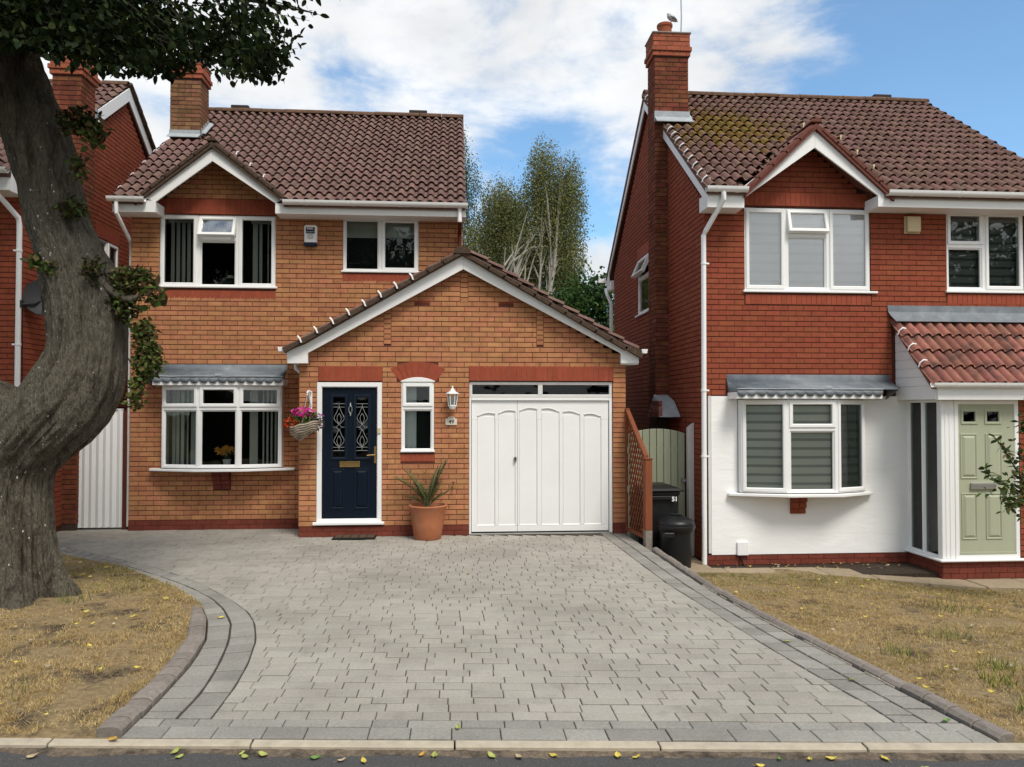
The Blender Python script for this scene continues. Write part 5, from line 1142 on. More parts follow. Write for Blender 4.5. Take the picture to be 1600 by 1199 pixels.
for a, b, c_, e in gl1:
    q = MB(); q.ring(Fp, a - .03, b + .03, c_ - .03, e + .03, .036, 0, .014, .010); q.build('glazing_moulding', MT['sage'], pd_)
    q = MB(); q.fbox(Fp, a, b, .03, .035, c_, e); q.build('pane', MT['glass_dark'], pd_)
for p_ in ((6.733, 6.968, .93, 1.53), (7.084, 7.32, .93, 1.53), (6.741, 6.96, .12, .737), (7.082, 7.31, .12, .737)): raised_panel(pd_, Fp, *p_, .012, 'sage')
mb = MB(); mb.fbox(Fp, 6.865, 7.21, -.02, .012, .79, .872); mb.fbox(Fp, 6.875, 7.20, -.024, -.02, .828, .865); mb.build('letter_plate', MT['chrome'], pd_, bevel=.004)
mb = MB(); wall_shell(mb, Fp, 7.555, 8.7, -.134, 1.98, [], 0, .2); pw = mb.build('porch_wall', MT['redb_mortar'], H51)
Bp = Bricks(); Bp.lay(Fp, 7.555, 8.7, -.12, 1.98, mat='redb', wall=pw); Bp.emit(H51, 40)
mb = MB(); mb.box(6.7, 8.6, 10.3, 10.38, -.1, 2.0); mb.build('porch_lining', MT['dark_int'], H51)
# porch roof
py0, pz0, py1, pz1 = 9.46, 2.225, 10.37, 3.15; ps = (pz1 - pz0) / (py1 - py0); pr = math.atan(ps)
prf = roof_slab(H51, [(6.25, py0 + .03, pz0 - .05), (8.85, py0 + .03, pz0 - .05), (8.85, py1, pz1 - .06), (6.25, py1, pz1 - .06)], .05, 'tile_porch', 'porch_roof')
Tp = Tiles(); Tp.slope((6.225, py0 - .015, pz0 - .055), (1, 0, 0), (0, math.cos(pr), math.sin(pr)), 17, 4, .15, .322, mat='tile_porch'); Tp.emit(prf, 68)
for k in range(3):
    y = py0 + .235 * (k + 1); z = pz0 + ps * (y - py0) + .02; x = 6.262; q = MB(); q.tube([(x - .05, y + .01, z - .06), (x - .035, y, z + .0), (x + .01, y - .01, z + .038), (x + .06, y, z + .03)], .011, 6); q.build('verge_clip', MT['white'], prf, smooth=60)
mb = MB(); mb.box(6.235, 6.262, py0 + .02, py0 + .021, 2.0, 2.001)
mb = MB(); mb.loft([[(6.185, 10.385, 3.345), (8.8, 10.385, 3.345)], [(6.19, 10.372, 3.25), (8.8, 10.372, 3.25)], [(6.21, 10.34, 3.19), (8.8, 10.34, 3.19)], [(6.235, 10.25, 3.10), (8.8, 10.25, 3.10)]], closed=False, cap0=False, cap1=False); lf = mb.build('porch_flashing', MT['lead'], H51); so = lf.modifiers.new('thick', 'SOLIDIFY'); so.thickness = .006
CK = 6.315
pc = [(10.395, 1.985), (9.49, 1.985), (9.49, 2.165), (10.395, 3.075)]
mb = MB(); mb.loft([[(CK, y, z) for y, z in pc], [(CK + .03, y, z) for y, z in pc]]); mb.build('porch_cheek', MT['white_paint'], H51)
zz = [1.987] + [2.17 + .125 * k for k in range(8)]
for a, b in zip(zz, zz[1:]):
    ya = lambda z: 9.49 + max(0, z - 2.165) * .995
    if ya(b) > 10.36: break
    pl2 = ((10.39, a + .004), (ya(a) + .004, a + .004), (ya(b) + .004, b - .004), (10.39, b - .004))
    mb = MB(); mb.loft([[(CK - .012, y, z) for y, z in pl2], [(CK - .0005, y, z) for y, z in pl2]]); mb.build('cheek_board', MT['white_paint'], H51)
mb = MB(); mb.box(6.32, 8.8, 9.465, 9.489, 1.98, 2.17); mb.build('porch_fascia', MT['white_paint'], H51, bevel=.003)
mb = MB(); mb.box(6.347, 8.8, 9.491, 10.38, 1.984, 1.998); mb.build('porch_soffit', MT['white_paint'], H51)
gutter(H51, 6.21, 8.85, 9.41, 2.19, .05, clips=4)
SL = SLs

# ================================================================ red brick neighbour on the left, mostly behind the tree
HL = thing('brick_house', 'red brick house half hidden behind the old tree trunk', 'house', (-8.6, 11.0, 0))
XL = -6.0; YL = 10.95; FL, FLs = Frame(0, YL), Frame(XL, 0, R(90)); BL = Bricks(); rl = 14.15
mb = MB(); wall_shell(mb, FL, -11.3, XL, 0, 4.9, [(-8.9, -7.3, .8, 2.1), (-8.9, -7.3, 3.6, 4.8)]); wlf = mb.build('front_wall', MT['redb_mortar'], HL)
mb = MB(); wall_shell(mb, FLs, YL + .22, 17.3, 0, 4.85, [(13.08, 13.90, 3.7, 4.75)]); mb.fpoly(FLs, [(YL + .05, 4.85), (17.3, 4.85), (rl, 7.42)], 0, .2); wls = mb.build('gable_wall', MT['redb_mortar'], HL)
mb = MB(); mb.box(-11.3, -11.08, YL + .22, 17.3, 0, 4.85); mb.box(-11.08, XL - .22, 17.08, 17.3, 0, 4.85); mb.build('rear_walls', MT['redb'], HL)
BL.lay(FL, -7.2, XL, .08, 4.85, mat='redb', wall=wlf); cb = [(12.05, 12.52, -1, 9)]
BL.lay(FLs, YL, 17.3, .08, 4.85, [(13.06, 13.92, 3.68, 4.97)] + cb, mat='redb', wall=wls)
BL.lay(FLs, YL, 17.3, 4.88, 7.4, [(13.06, 13.92, 3.68, 4.97)] + cb, clip=lambda z: (rl - (7.42 - z) / .8, rl + (7.42 - z) / .8), mat='redb', wall=wls)
BL.emit(HL, 235, flt=lambda p: p.z > 2.2 and p.y < 16)
mb = MB(); mb.fbox(FLs, 13.05, 13.93, -.012, .03, 4.755, 4.96); mb.build('soldier_course', MT['soldier'], HL)
window(HL, FLs, 13.085, 13.895, 3.71, 4.745, [(13.085, 13.49, 3.71, 4.745, 'f'), (13.49, 13.895, 3.71, 4.745, 's')], d=0, sill=(13.04, 13.94, 3.70, .04)); room(HL, FLs, 13.0, 14.0, 3, 4.8, .225, .9)
for z in (.8, 3.6): window(HL, FL, -8.9, -7.3, z, z + 1.25, [(-8.9, -8.1, z, z + 1.25, 's'), (-8.1, -7.3, z, z + 1.25, 'f')], d=.01, sill=(-8.95, -7.25, z + .02, .04))
room(HL, FL, -9, -7.2, .5, 4.8, .23, 2)
def zl(y): return 5.08 + .74 * (y - 10.52)
roofl = roof_slab(HL, [(-11.4, 10.55, 5.04), (-5.95, 10.55, 5.04), (-5.95, rl, zl(rl) - .065), (-11.4, rl, zl(rl) - .065)], .07, 'tile', 'roof'); roof_slab(HL, [(-11.4, rl, zl(rl) - .03), (-5.95, rl, zl(rl) - .03), (-5.95, 17.78, 5.04), (-11.4, 17.78, 5.04)], .1, 'tile', 'rear_roof')
TL = Tiles(); pl_ = math.atan(.74); TL.slope((-11.4, 10.50, 5.03), (1, 0, 0), (0, math.cos(pl_), math.sin(pl_)), 36, 17, .1515, .268, inside=lambda p: not (p.x > -6.25 and 11.97 < p.y < 12.58), keyf=lambda p: -6 * (p.x + 6)); TL.emit(roofl, 200)
ridge(roofl, -11.4, -5.93, rl, zl(rl) - .03, 13)
# rear slope edge tiles, seen from the gable side
for j in range(16):
    ya = rl + .21 * j; a = Vector((-5.93, ya, zl(2 * rl - ya) + .02)); b = Vector((-5.93, ya + .24, zl(2 * rl - ya - .24) - .0)); q = MB(); q.tube([a, b], [.045, .06], 7); q.build('verge_tile', MT['verge'], roofl)
Fl = Frame(-5.94, 0, R(90))
board(HL, Fl, [(10.55, 4.78), (10.75, 4.78), (10.75, zl(10.75) - .28), (rl, zl(rl) - .30), (rl, zl(rl) - .06), (10.55, zl(10.55) - .02)], -.005, .02)
board(HL, Fl, [(rl + .001, zl(rl) - .30), (17.5, zl(2 * rl - 17.5) - .28), (17.75, zl(2 * rl - 17.75) - .05), (rl + .001, zl(rl) - .06)], -.005, .02)
mb = MB(); mb.loft([[(x, y, z) for y, z in ((rl, zl(rl) - .31), (17.5, zl(2 * rl - 17.5) - .29), (17.5, zl(2 * rl - 17.5) - .32), (rl, zl(rl) - .34))] for x in (-5.965, -6.0)]); mb.build('gable_soffit', MT['brown_post'], HL)
eave_box(HL, -11.3, -5.96, 10.56, 10.95, 4.80, 5.03); gutter(HL, -11.4, -5.96, 10.48, 5.06, clips=3)
downpipe(HL, [(-6.2, 10.49, 5.0), (-6.2, 10.49, 4.86), (-6.02, 10.86, 4.50), (-6.015, 10.88, 4.4), (-6.015, 10.88, .05)], .035, [(-6.015, 10.88, 4.05), (-6.015, 10.88, 2.75), (-6.015, 10.88, 1.2)], wall_dir=(-1, 0, 0))
chimney(HL, -6.20, -5.78, 12.05, 12.50, 0.1, 7.02, 7.36, 'oldb51')
mb = MB(); mb.box(-6.2, -5.772, 12.51, 12.6, zl(12.5) - .02, zl(12.5) + .16); mb.box(-6.5, -5.93, 12.5, 12.75, zl(12.6) - .02, zl(12.6) + .09); mb.build('lead_flashing', MT['lead_light'], HL)

# ================================================================ things fixed to or standing by the houses
F49t = Frame(0, 12.0)
t = thing('alarm_box', 'white and navy alarm box on the buff wall between the upper windows', 'alarm box', (-2.255, 11.99, 4.4))
mb = MB(); mb.fpoly(F49t, [(-2.352, 4.455), (-2.16, 4.455), (-2.155, 4.715), (-2.20, 4.728), (-2.31, 4.728), (-2.355, 4.715)], -.075, -.008); mb.build('case', MT['white'], t, bevel=.008)
mb = MB(); mb.fbox(F49t, -2.352, -2.158, -.07, -.008, 4.402, 4.453); mb.build('strobe', MT['navy_print'], t, bevel=.008)
mb = MB(); mb.fbox(F49t, -2.325, -2.19, -.0765, -.0752, 4.592, 4.69); mb.build('print_panel', MT['navy_print'], t)
text_part('lettering', 'REAL', .042, MT['white_print'], t, F49t, -2.258, -.078, 4.668, ext=.0006, bold=.001); text_part('lettering', 'SECURITY', .026, MT['white_print'], t, F49t, -2.258, -.078, 4.618, ext=.0006)
mb = MB(); mb.fbox(F49t, -2.30, -2.215, -.0762, -.0752, 4.574, 4.580); mb.build('print_line', MT['navy_print'], t)
for z in (4.552, 4.521):
    q = MB()
    for k in range(6 if z > 4.53 else 5):
        u = -2.302 + .0155 * k + (.004 if k > 2 else 0) + (.008 if z < 4.53 else 0); q.ring(F49t, u, u + .011, z - .009, z + .009, .003, -.0765, -.0755, .0005)
    q.build('number_print', MT['navy_print'], t)
t = thing('wall_lantern', 'white coach lantern on the buff wall between window and garage door', 'lantern', (-.04, 11.19, 1.85))
lc = (-.04, 11.06)
mb = MB(); mb.lathe([(.012, .345), (.016, .33), (.008, .318), (.02, .305), (.05, .262), (.098, .238), (.100, .228), (.085, .224)], (*lc, 1.85), 6, cap1=True); mb.build('roof', MT['white'], t, bevel=.002)
mb = MB()
for k in range(6):
    a = math.pi / 3 * k; mb.tube([(lc[0] + .075 * math.cos(a), lc[1] + .075 * math.sin(a), 2.075), (lc[0] + .056 * math.cos(a), lc[1] + .056 * math.sin(a), 1.905)], .006, 5)
mb.lathe([(.062, .048), (.066, .060), (.055, .066)], (*lc, 1.85), 6); mb.build('cage', MT['white'], t)
mb = MB(); mb.lathe([(.012, 0), (.042, .012), (.05, .03), (.060, .05)], (*lc, 1.85), 12); mb.build('bowl', MT['white'], t, smooth=40)
mb = MB(); mb.lathe([(.073, .225), (.054, .062)], (*lc, 1.85), 6, False, False); mb.build('glass', MT['glass'], t)
mb = MB(); mb.lathe([(.014, .06), (.016, .10), (.028, .13), (.026, .165), (.01, .18)], (*lc, 1.85), 10); mb.build('bulb', MT['ceramic'], t, smooth=60)
mb = MB(); mb.fbox(F49g, -.085, .005, -.02, -.008, 1.90, 2.03); mb.tube([(-.04, 11.19, 1.97), (-.04, 11.15, 1.885), (-.04, 11.09, 1.875)], .013, 6); mb.build('bracket', MT['white'], t, bevel=.003)
t = thing('house_number_plaque', 'cream house number plaque reading 49 below the white lantern', 'number plaque', (-.058, 11.19, 1.62))
mb = MB(); mb.fpoly(F49g, [(-.142, 1.622), (.026, 1.622), (.026, 1.715), (.0, 1.718)] + [(-.058 + .055 * math.cos(a), 1.715 + .034 * math.sin(a)) for a in [math.pi * k / 8 for k in range(9)]] + [(-.116, 1.718), (-.142, 1.715)], -.028, -.009); mb.build('plate', pmat('cream_ceramic', (.66, .60, .50), .4), t, bevel=.004)
text_part('numerals', '49', .082, MT['black_print'], t, F49g, -.056, -.0295, 1.668, ext=.0008, bold=.0012)
mb = MB(); mb.tube([F49g.p(-.058 + .035 * math.cos(a), -.029, 1.722 + .012 * math.sin(a)) for a in [math.pi * k / 8 for k in range(9)]], .003, 5); mb.build('flourish', MT['black_print'], t)
t = thing('garden_tap', 'small brass outside tap on the buff wall right of the potted palm', 'tap', (-.028, 11.19, .72))
mb = MB(); mb.tube([(-.028, 11.2, .735), (-.028, 11.14, .735)], .010, 8); mb.tube([(-.028, 11.145, .735), (-.028, 11.125, .72), (-.028, 11.125, .685)], [.012, .014, .009], 8); mb.build('spout', MT['copper'], t, smooth=50)
mb = MB(); mb.tube([(-.055, 11.14, .785), (0, 11.14, .785)], .006, 6); mb.tube([(-.028, 11.14, .735), (-.028, 11.14, .785)], .006, 6); mb.build('tap_handle', MT['dark_int'], t)
# hanging basket
hb = Vector((-2.12, 10.93, 1.60)); t = thing('hanging_basket', 'hanging basket of magenta, orange and white flowers left of the navy door', 'hanging basket', (-2.12, 11.2, 1.6))
mb = MB(); mb.fbox(F49g, -2.115, -2.075, -.03, -.008, 1.82, 2.10)
mb.tube([(-2.095, 11.17, 2.09), (-2.095, 11.05, 2.115), (-2.10, 10.97, 2.11), (-2.10, 10.93, 2.085), (-2.10, 10.935, 2.06)], .011, 6); mb.tube([(-2.095, 11.17, 1.86), (-2.095, 11.08, 1.98), (-2.095, 11.0, 2.10)], .009, 6)
mb.tube([(-2.13, 11.06, 2.10), (-2.095, 11.0, 2.125), (-2.06, 11.06, 2.10)], .012, 6); mb.build('bracket', MT['white'], t)
mb = MB()
for a in (.4, 2.5, 4.6): mb.tube([(-2.10, 10.935, 2.06), hb + Vector((math.cos(a) * .17, math.sin(a) * .15, .07))], .003, 4)
mb.build('chain', MT['metal_grey'], t)
rings = [(.075, -.125), (.115, -.105), (.145, -.08), (.168, -.05), (.182, -.02), (.19, .01), (.195, .04)]
bk = None
for r_, z_ in rings:
    mb = MB(); pts = [hb + Vector((math.cos(a) * r_ * 1.1, math.sin(a) * r_, z_ + .008 * math.sin(a * 7 + z_ * 200) + .055 * math.cos(a))) for a in [2 * math.pi * k / 30 for k in range(31)]]; mb.tube(pts, .0155, 6); o = mb.build('basket' if bk is None else 'wicker_band', MT['wicker'], bk or t, smooth=60); bk = bk or o
mb = MB(); mb.lathe([(.05, -.12), (.13, -.07), (.17, 0), (.17, .03)], hb, 14); mb.build('liner', MT['coir'], t)
def flower_cloud(name, parent, cen, rad, n, size, cols, petals=5, droop=0):
    V, T_, Cc = [], [], []
    for _ in range(n):
        while True:
            p = rng.uniform(-1, 1, 3)
            if .35 < np.dot(p, p) < 1: break
        c_ = np.array(cen) + p * np.array(rad); nrm = p + rng.normal(0, .4, 3) + np.array([0, -.5, .3]); nrm /= np.linalg.norm(nrm); a_ = np.cross(nrm, [.3, .2, .9]); a_ /= np.linalg.norm(a_); b_ = np.cross(nrm, a_)
        s_ = size * rng.uniform(.7, 1.25); base = np.array(cols[rng.integers(len(cols))]) * rng.uniform(.75, 1.2); o = len(V); V.append(c_ - nrm * s_ * .25); Cc.append(base * .6)
        for k in range(petals * 2):
            an = math.pi * k / petals + rng.uniform(-.1, .1); rr = s_ * (1 if k % 2 == 0 else .62); V.append(c_ + (a_ * math.cos(an) + b_ * math.sin(an)) * rr + nrm * rng.uniform(-.1, .15) * s_); Cc.append(base)
        for k in range(petals * 2): T_.append((o, o + 1 + k, o + 1 + (k + 1) % (petals * 2)))
    return tri_cloud(name, np.array(V), np.array(T_), np.array(Cc), MT['petal'], parent)
def leaf_cloud(name, parent, cens, rads, n, ln, wd, cols, mat='leaf', down=0.0, kind=None):
    V = np.empty((n, 6, 3)); Cc = np.empty((n, 6, 3)); cens = np.array(cens, float); rads = np.array(rads, float); w_ = (rads.prod(axis=1) ** (2 / 3)); idx = rng.choice(len(cens), n, p=w_ / w_.sum())
    d = rng.normal(0, 1, (n, 3)); d /= np.linalg.norm(d, axis=1)[:, None]; P = cens[idx] + d * (rng.random((n, 1)) ** .45) * rads[idx]
    ax = rng.normal(0, 1, (n, 3)); ax[:, 2] -= down; ax /= np.linalg.norm(ax, axis=1)[:, None]; up = rng.normal(0, 1, (n, 3)) + [0, 0, .8]; sd_ = np.cross(ax, up); sd_ /= np.linalg.norm(sd_, axis=1)[:, None] + 1e-9; nr = np.cross(sd_, ax)
    l = ln * rng.uniform(.65, 1.3, (n, 1)); w = wd * rng.uniform(.7, 1.25, (n, 1)); V[:, 0] = P; V[:, 1] = P + ax * l * .35 + sd_ * w * .5 + nr * w * .12; V[:, 2] = P + ax * l * .72 + sd_ * w * .36 - nr * l * .03; V[:, 3] = P + ax * l - nr * l * .08; V[:, 4] = P + ax * l * .72 - sd_ * w * .36 - nr * l * .03; V[:, 5] = P + ax * l * .35 - sd_ * w * .5 + nr * w * .12
    c_ = np.array(cols)[rng.integers(len(cols), size=n)] * rng.uniform(.7, 1.25, (n, 1)); Cc[:] = c_[:, None, :]
    b = np.arange(n)[:, None] * 6; T_ = np.concatenate([b + [0, 1, 5], b + [1, 2, 5], b + [2, 4, 5], b + [2, 3, 4]])
    return tri_cloud(name, V.reshape(-1, 3), T_, Cc.reshape(-1, 3), MT[mat], parent, kind=kind)
leaf_cloud('foliage', t, [hb + Vector((.02, 0, .12)), hb + Vector((.15, 0, .07))], [(.2, .17, .1), (.12, .12, .12)], 420, .05, .028, [(.05, .12, .025), (.10, .17, .04), (.035, .08, .02)])
flower_cloud('magenta_blooms', t, hb + Vector((-.02, -.05, .21)), (.17, .12, .08), 60, .028, [(.62, .03, .28), (.55, .02, .22), (.70, .08, .36)])
flower_cloud('orange_blooms', t, hb + Vector((-.20, -.04, .06)), (.105, .10, .085), 70, .019, [(.42, .05, .012), (.52, .08, .012), (.30, .03, .01)], petals=4)
flower_cloud('white_blooms', t, hb + Vector((.20, -.06, .08)), (.10, .1, .12), 36, .019, [(.62, .52, .60), (.60, .56, .60), (.26, .04, .20)])
# door mat
t = thing('door_mat', 'dark doormat with brown ridges in front of the navy door', 'doormat', (-1.44, 11.03, 0))
mb = MB(); mb.box(-1.745, -1.135, 10.89, 11.165, .004, .022); mb.build('rubber_base', MT['rubber'], t, bevel=.006)
for k in range(5):
    mb = MB(); x = -1.715 + .114 * k; mb.box(x, x + .104, 10.925, 11.15, .0225, .036); mb.build('coir_strip', MT['coir'], t, bevel=.006)
# potted palm
pc_ = Vector((-.39, 10.93, 0)); t = thing('potted_palm', 'small palm in a tall terracotta pot beside the garage door', 'potted plant', tuple(pc_))
mb = MB(); mb.lathe([(.185, .004), (.195, .02), (.225, .22), (.258, .435), (.272, .455), (.278, .475), (.268, .49), (.25, .488), (.243, .46), (.23, .42)], pc_, 36, cap1=False); mb.build('pot', MT['terracotta'], t, smooth=50)
mb = MB(); mb.lathe([(.238, .435), (.12, .45), (.02, .46)], pc_, 20, cap0=False); mb.build('compost', MT['soil'], t)
MT['palm'] = pmat('palm_leaflet', (.085, .115, .045), .6, nz=(15, .3), spec=.25); MT['palm_stem'] = pmat('palm_stem', (.12, .12, .05), .7)
for az, reach, rise, droop, nl in ((165, .46, .52, .12, 26), (150, .36, .60, .10, 22), (20, .27, .66, .03, 26), (40, .20, .58, .03, 22), (100, .12, .46, 0, 18), (190, .29, .20, .06, 16), (-15, .29, .24, .02, 16), (250, .20, .24, .05, 14), (310, .26, .36, .03, 16), (60, .20, .34, .02, 16), (140, .24, .36, .02, 16), (120, .3, .3, .02, 14)):
    az = R(az); D = Vector((math.cos(az), math.sin(az) * .55, 0)); sp = [pc_ + Vector((0, 0, .45)) + D * reach * (f ** 1.25) + Vector((0, 0, rise * f - droop * f * f * 1.0)) for f in [k / 10 for k in range(11)]]
    mb = MB(); mb.tube(sp, [.012 - .0009 * k for k in range(11)], 5); fd = mb.build('frond', MT['palm_stem'], t)
    mb = MB()
    for k in range(nl):
        f = .22 + .78 * k / (nl - 1); i = min(9, int(f * 10)); p = sp[i].lerp(sp[i + 1], f * 10 - i); tg = (sp[i + 1] - sp[i]).normalized(); l_ = .15 * (1 - abs(f - .5) * .9) + .03
        for s_ in (-1, 1):
            sd_ = tg.cross(Vector((0, 0, 1))).normalized() * s_; dr = (tg * .6 + sd_ * rnd.uniform(.75, 1.0) + Vector((0, 0, rnd.uniform(.1, .5)))).normalized(); w = dr.cross(Vector((.1, .2, 1))).normalized() * .0055; tip = p + dr * l_; mid = p + dr * l_ * .45
            mb.add([tuple(p), tuple(mid + w), tuple(tip), tuple(mid - w), tuple(mid + Vector((0, 0, -.004)))], [(0, 1, 4), (1, 2, 4), (2, 3, 4), (3, 0, 4)])
    mb.build('leaflets', MT['palm'], fd)
# trellis between the garage corner and the driveway edge
t = thing('trellis_fence', 'red brown lattice trellis screen leaning down from the garage corner', 'trellis', (2.6, 10.7, 0))
A, B = Vector((2.575, 11.16)), Vector((2.655, 10.30)); TF = Frame(A.x, A.y, math.atan2(B.y - A.y, B.x - A.x)); tl = (B - A).length
ztop = lambda u: 1.86 - (.70 / tl) * u
mb = MB(); mb.fbox(TF, -.03, .02, -.03, .03, .02, 1.87); mb.build('post', MT['cedar'], t, bevel=.004)
mb = MB(); mb.fbox(TF, tl - .05, tl + .055, -.05, .05, .19, 1.16); mb.fbox(TF, tl - .06, tl + .065, -.058, .058, 1.161, 1.182); mb.build('post', MT['cedar'], t, bevel=.005)
mb = MB(); mb.fbox(TF, tl - .048, tl + .053, -.048, .048, -.10, .189); mb.build('post_foot', MT['edging'], t)
mb = MB(); mb.fpoly(TF, [(.02, ztop(.02) - .06), (tl - .05, ztop(tl - .05) + .02 - .06), (tl - .05, ztop(tl - .05) + .02), (.02, ztop(.02))], -.032, .032); mb.build('top_rail', MT['cedar'], t, bevel=.004)
mb = MB(); mb.fbox(TF, .02, tl - .05, -.022, .022, .045, .10); mb.build('bottom_rail', MT['cedar'], t, bevel=.004)
def clip_bar(u0, z0, du, dz):
    """both ends of a slanting slat inside the frame"""
    best = []
    for k in range(-400, 401):
        s_ = k * .01; u, z = u0 + du * s_, z0 + dz * s_
        if .02 <= u <= tl - .05 and .095 <= z <= ztop(u) - .05: best.append((u, z))
    return (best[0], best[-1]) if len(best) > 6 else None
for sgn, dd in ((1, -.006), (-1, .009)):
    for k in range(-10, 20):
        r_ = clip_bar(.4, .0 + .155 * k, .62, sgn * 1.0)
        if r_:
            (u0, z0), (u1, z1) = r_; n_ = Vector((-(z1 - z0), u1 - u0)).normalized() * .0125
            mb = MB(); mb.fpoly(TF, [(u0 + n_.x, z0 + n_.y), (u0 - n_.x, z0 - n_.y), (u1 - n_.x, z1 - n_.y), (u1 + n_.x, z1 + n_.y)], dd - .006, dd + .006); mb.build('slat', MT['cedar'], t)
# sage gate of the right house, white post beside it
t = thing('garden_gate', 'sage green boarded side gate with arched top behind the bins', 'gate', (3.0, 11.06, -.3))
G = Frame(0, 11.06); gx0, gx1 = 2.56, 3.42; gtop = lambda u: 1.565 - .35 * ((u - 3.0) / .95) ** 2
nb_ = 8
for k in range(nb_):
    a, b = gx0 + (gx1 - gx0) * k / nb_, gx0 + (gx1 - gx0) * (k + 1) / nb_
    mb = MB(); mb.fpoly(G, [(a + .004, -.24), (b - .004, -.24), (b - .004, gtop(b)), ((a + b) / 2, gtop((a + b) / 2)), (a + .004, gtop(a))], 0, .022); mb.build('board', MT['sage_gate'], t, bevel=.004)
mb = MB()
for z in (-.05, .62, 1.2): mb.fbox(G, gx0, gx1, .023, .06, z, z + .1)
mb.build('ledge', MT['sage_gate'], t)
mb = MB(); mb.tube([G.p(3.385, 0, .80), G.p(3.385, -.035, .80)], [.02, .02], 12); mb.tube([G.p(3.385, -.03, .80), G.p(3.385, -.06, .80)], [.038, .030], 12); mb.build('knob', MT['chrome'], t, smooth=40)
mb = MB(); mb.tube([G.p(3.385, -.002, .64), G.p(3.385, .004, .64)], .014, 10); mb.build('keyhole', MT['black_print'], t)
t = MB(); t.loft([[(3.428, 11.02, z), (3.428, 10.90, z), (3.508, 10.90, z), (3.508, 11.02, z)] for z in (-.30,)] + [[(3.428, 11.02, 1.58), (3.428, 10.90, 1.60), (3.508, 10.90, 1.66), (3.508, 11.02, 1.64)]])
tag(t.build('gate_post', MT['offwhite'], None, bevel=.004), 'white painted board post beside the sage side gate', 'post')
# bins
t = thing('wheelie_bin', 'black wheelie bin numbered 51 standing in front of the sage gate', 'wheelie bin', (2.9, 10.7, -.31))
WF = Frame(2.905, 10.49, R(2)); mb = MB()
lp = lambda w, d0_, d1_, z: [WF.p(-w, d0_, z), WF.p(w, d0_, z), WF.p(w, d1_, z), WF.p(-w, d1_, z)]
mb.loft([lp(.20, .05, .44, -.30), lp(.245, .0, .49, .64), lp(.262, -.012, .505, .645), lp(.262, -.012, .505, .69)]); mb.build('body', MT['black_plastic'], t, bevel=.012)
mb = MB(); mb.loft([lp(.282, -.045, .52, .692), lp(.284, -.05, .52, .722), lp(.26, -.03, .50, .74), lp(.15, .12, .46, .78)]); mb.build('lid', MT['black_plastic'], t, bevel=.012)
mb = MB(); mb.fbox(WF, -.19, .19, -.04, -.002, .58, .635); mb.build('front_rim', MT['black_plastic'], t, bevel=.008)
for s_ in (-1, 1):
    mb = MB(); mb.tube([WF.p(s_ * .19, .44, -.21), WF.p(s_ * .235, .44, -.21)], .095, 18); mb.build('wheel', MT['black_plastic'], t, smooth=40)
text_part('painted_number', '51', .085, MT['white_print'], t, WF, .175, -.0445, .59, ext=.002, bold=.003)
t = thing('dustbin', 'round black plastic dustbin with domed lid by the driveway edge', 'dustbin', (3.02, 10.22, -.31))
dc = (3.02, 10.19, -.305); mb = MB(); mb.lathe([(.195, 0), (.20, .02), (.226, .50), (.246, .515), (.248, .555), (.24, .56)], dc, 40); mb.build('body', MT['black_plastic'], t, smooth=30)
mb = MB(); mb.lathe([(.238, .50), (.252, .52), (.262, .57), (.258, .585), (.248, .59), (.252, .60), (.248, .62), (.22, .652), (.15, .685), (.06, .702), (.02, .704)], dc, 40); ld = mb.build('lid', MT['black_plastic'], t, smooth=35)
mb = MB(); mb.tube([(dc[0] + .07, dc[1] - .05, .39), (dc[0] + .07, dc[1] - .05, .412), (dc[0] - .07, dc[1] + .03, .412), (dc[0] - .07, dc[1] + .03, .385)], .014, 6); mb.build('handle', MT['black_plastic'], ld, smooth=50)
for a in (.9, 2.4, 3.9, 5.4):
    mb = MB(); mb.tube([(dc[0] + .23 * math.cos(a), dc[1] + .23 * math.sin(a), .335), (dc[0] + .09 * math.cos(a), dc[1] + .09 * math.sin(a), .392)], [.012, .006], 6); mb.build('lid_rib', MT['black_plastic'], ld, smooth=60)
mb = MB(); mb.box(dc[0] - .24, dc[0] - .09, dc[1] - .262, dc[1] - .20, dc[2] + .44, dc[2] + .51); mb.build('side_handle', MT['black_plastic'], t, bevel=.012)
# white ribbed side gate on the left and its posts
t = thing('side_gate', 'white ribbed side gate between the tree and the buff house', 'gate', (-5.52, 12.1, 0))
WG = Frame(0, 12.12); ng = 8
for k in range(ng):
    a, b = -5.955 + .825 * k / ng, -5.955 + .825 * (k + 1) / ng
    mb = MB(); pf_ = [(a, .004), (a + .012, .012), (a + .02, 0), (a + .062, -.014), (b - .012, 0), (b, .004)]; mb.loft([[WG.p(u, d, z) for u, d in pf_] + [WG.p(u, .02, z) for u, d in reversed(pf_)] for z in (.03, 1.842 + .004 * (k % 2))]); mb.build('board', MT['white_paint'], t)
mb = MB(); mb.fbox(WG, -5.955, -5.13, -.012, .03, 1.845, 1.862); mb.build('top_strip', MT['white_paint'], t)
mb = MB(); mb.fbox(WG, -5.925, -5.895, -.05, 0, 1.03, 1.06); mb.tube([WG.p(-5.91, -.04, 1.045), WG.p(-5.84, -.04, 1.045)], .008, 6); mb.build('latch', MT['dark_int'], t)
mb = MB(); mb.fbox(WG, -5.118, -5.02, -.03, .07, -.02, 1.83); tag(mb.build('gate_post', MT['brown_post'], None, bevel=.004), 'dark brown post between white gate and buff brick corner', 'post')
mb = MB(); mb.fbox(WG, -6.03, -5.965, -.03, .07, -.02, 1.83); tag(mb.build('gate_post', MT['brown_post'], None, bevel=.004), 'dark brown post on the tree side of the white gate', 'post')
t = thing('boundary_fence', 'red brown boarded fence on a concrete base behind the trunk', 'fence', (-7.2, 11.9, 0))
FF = Frame(0, 11.98)
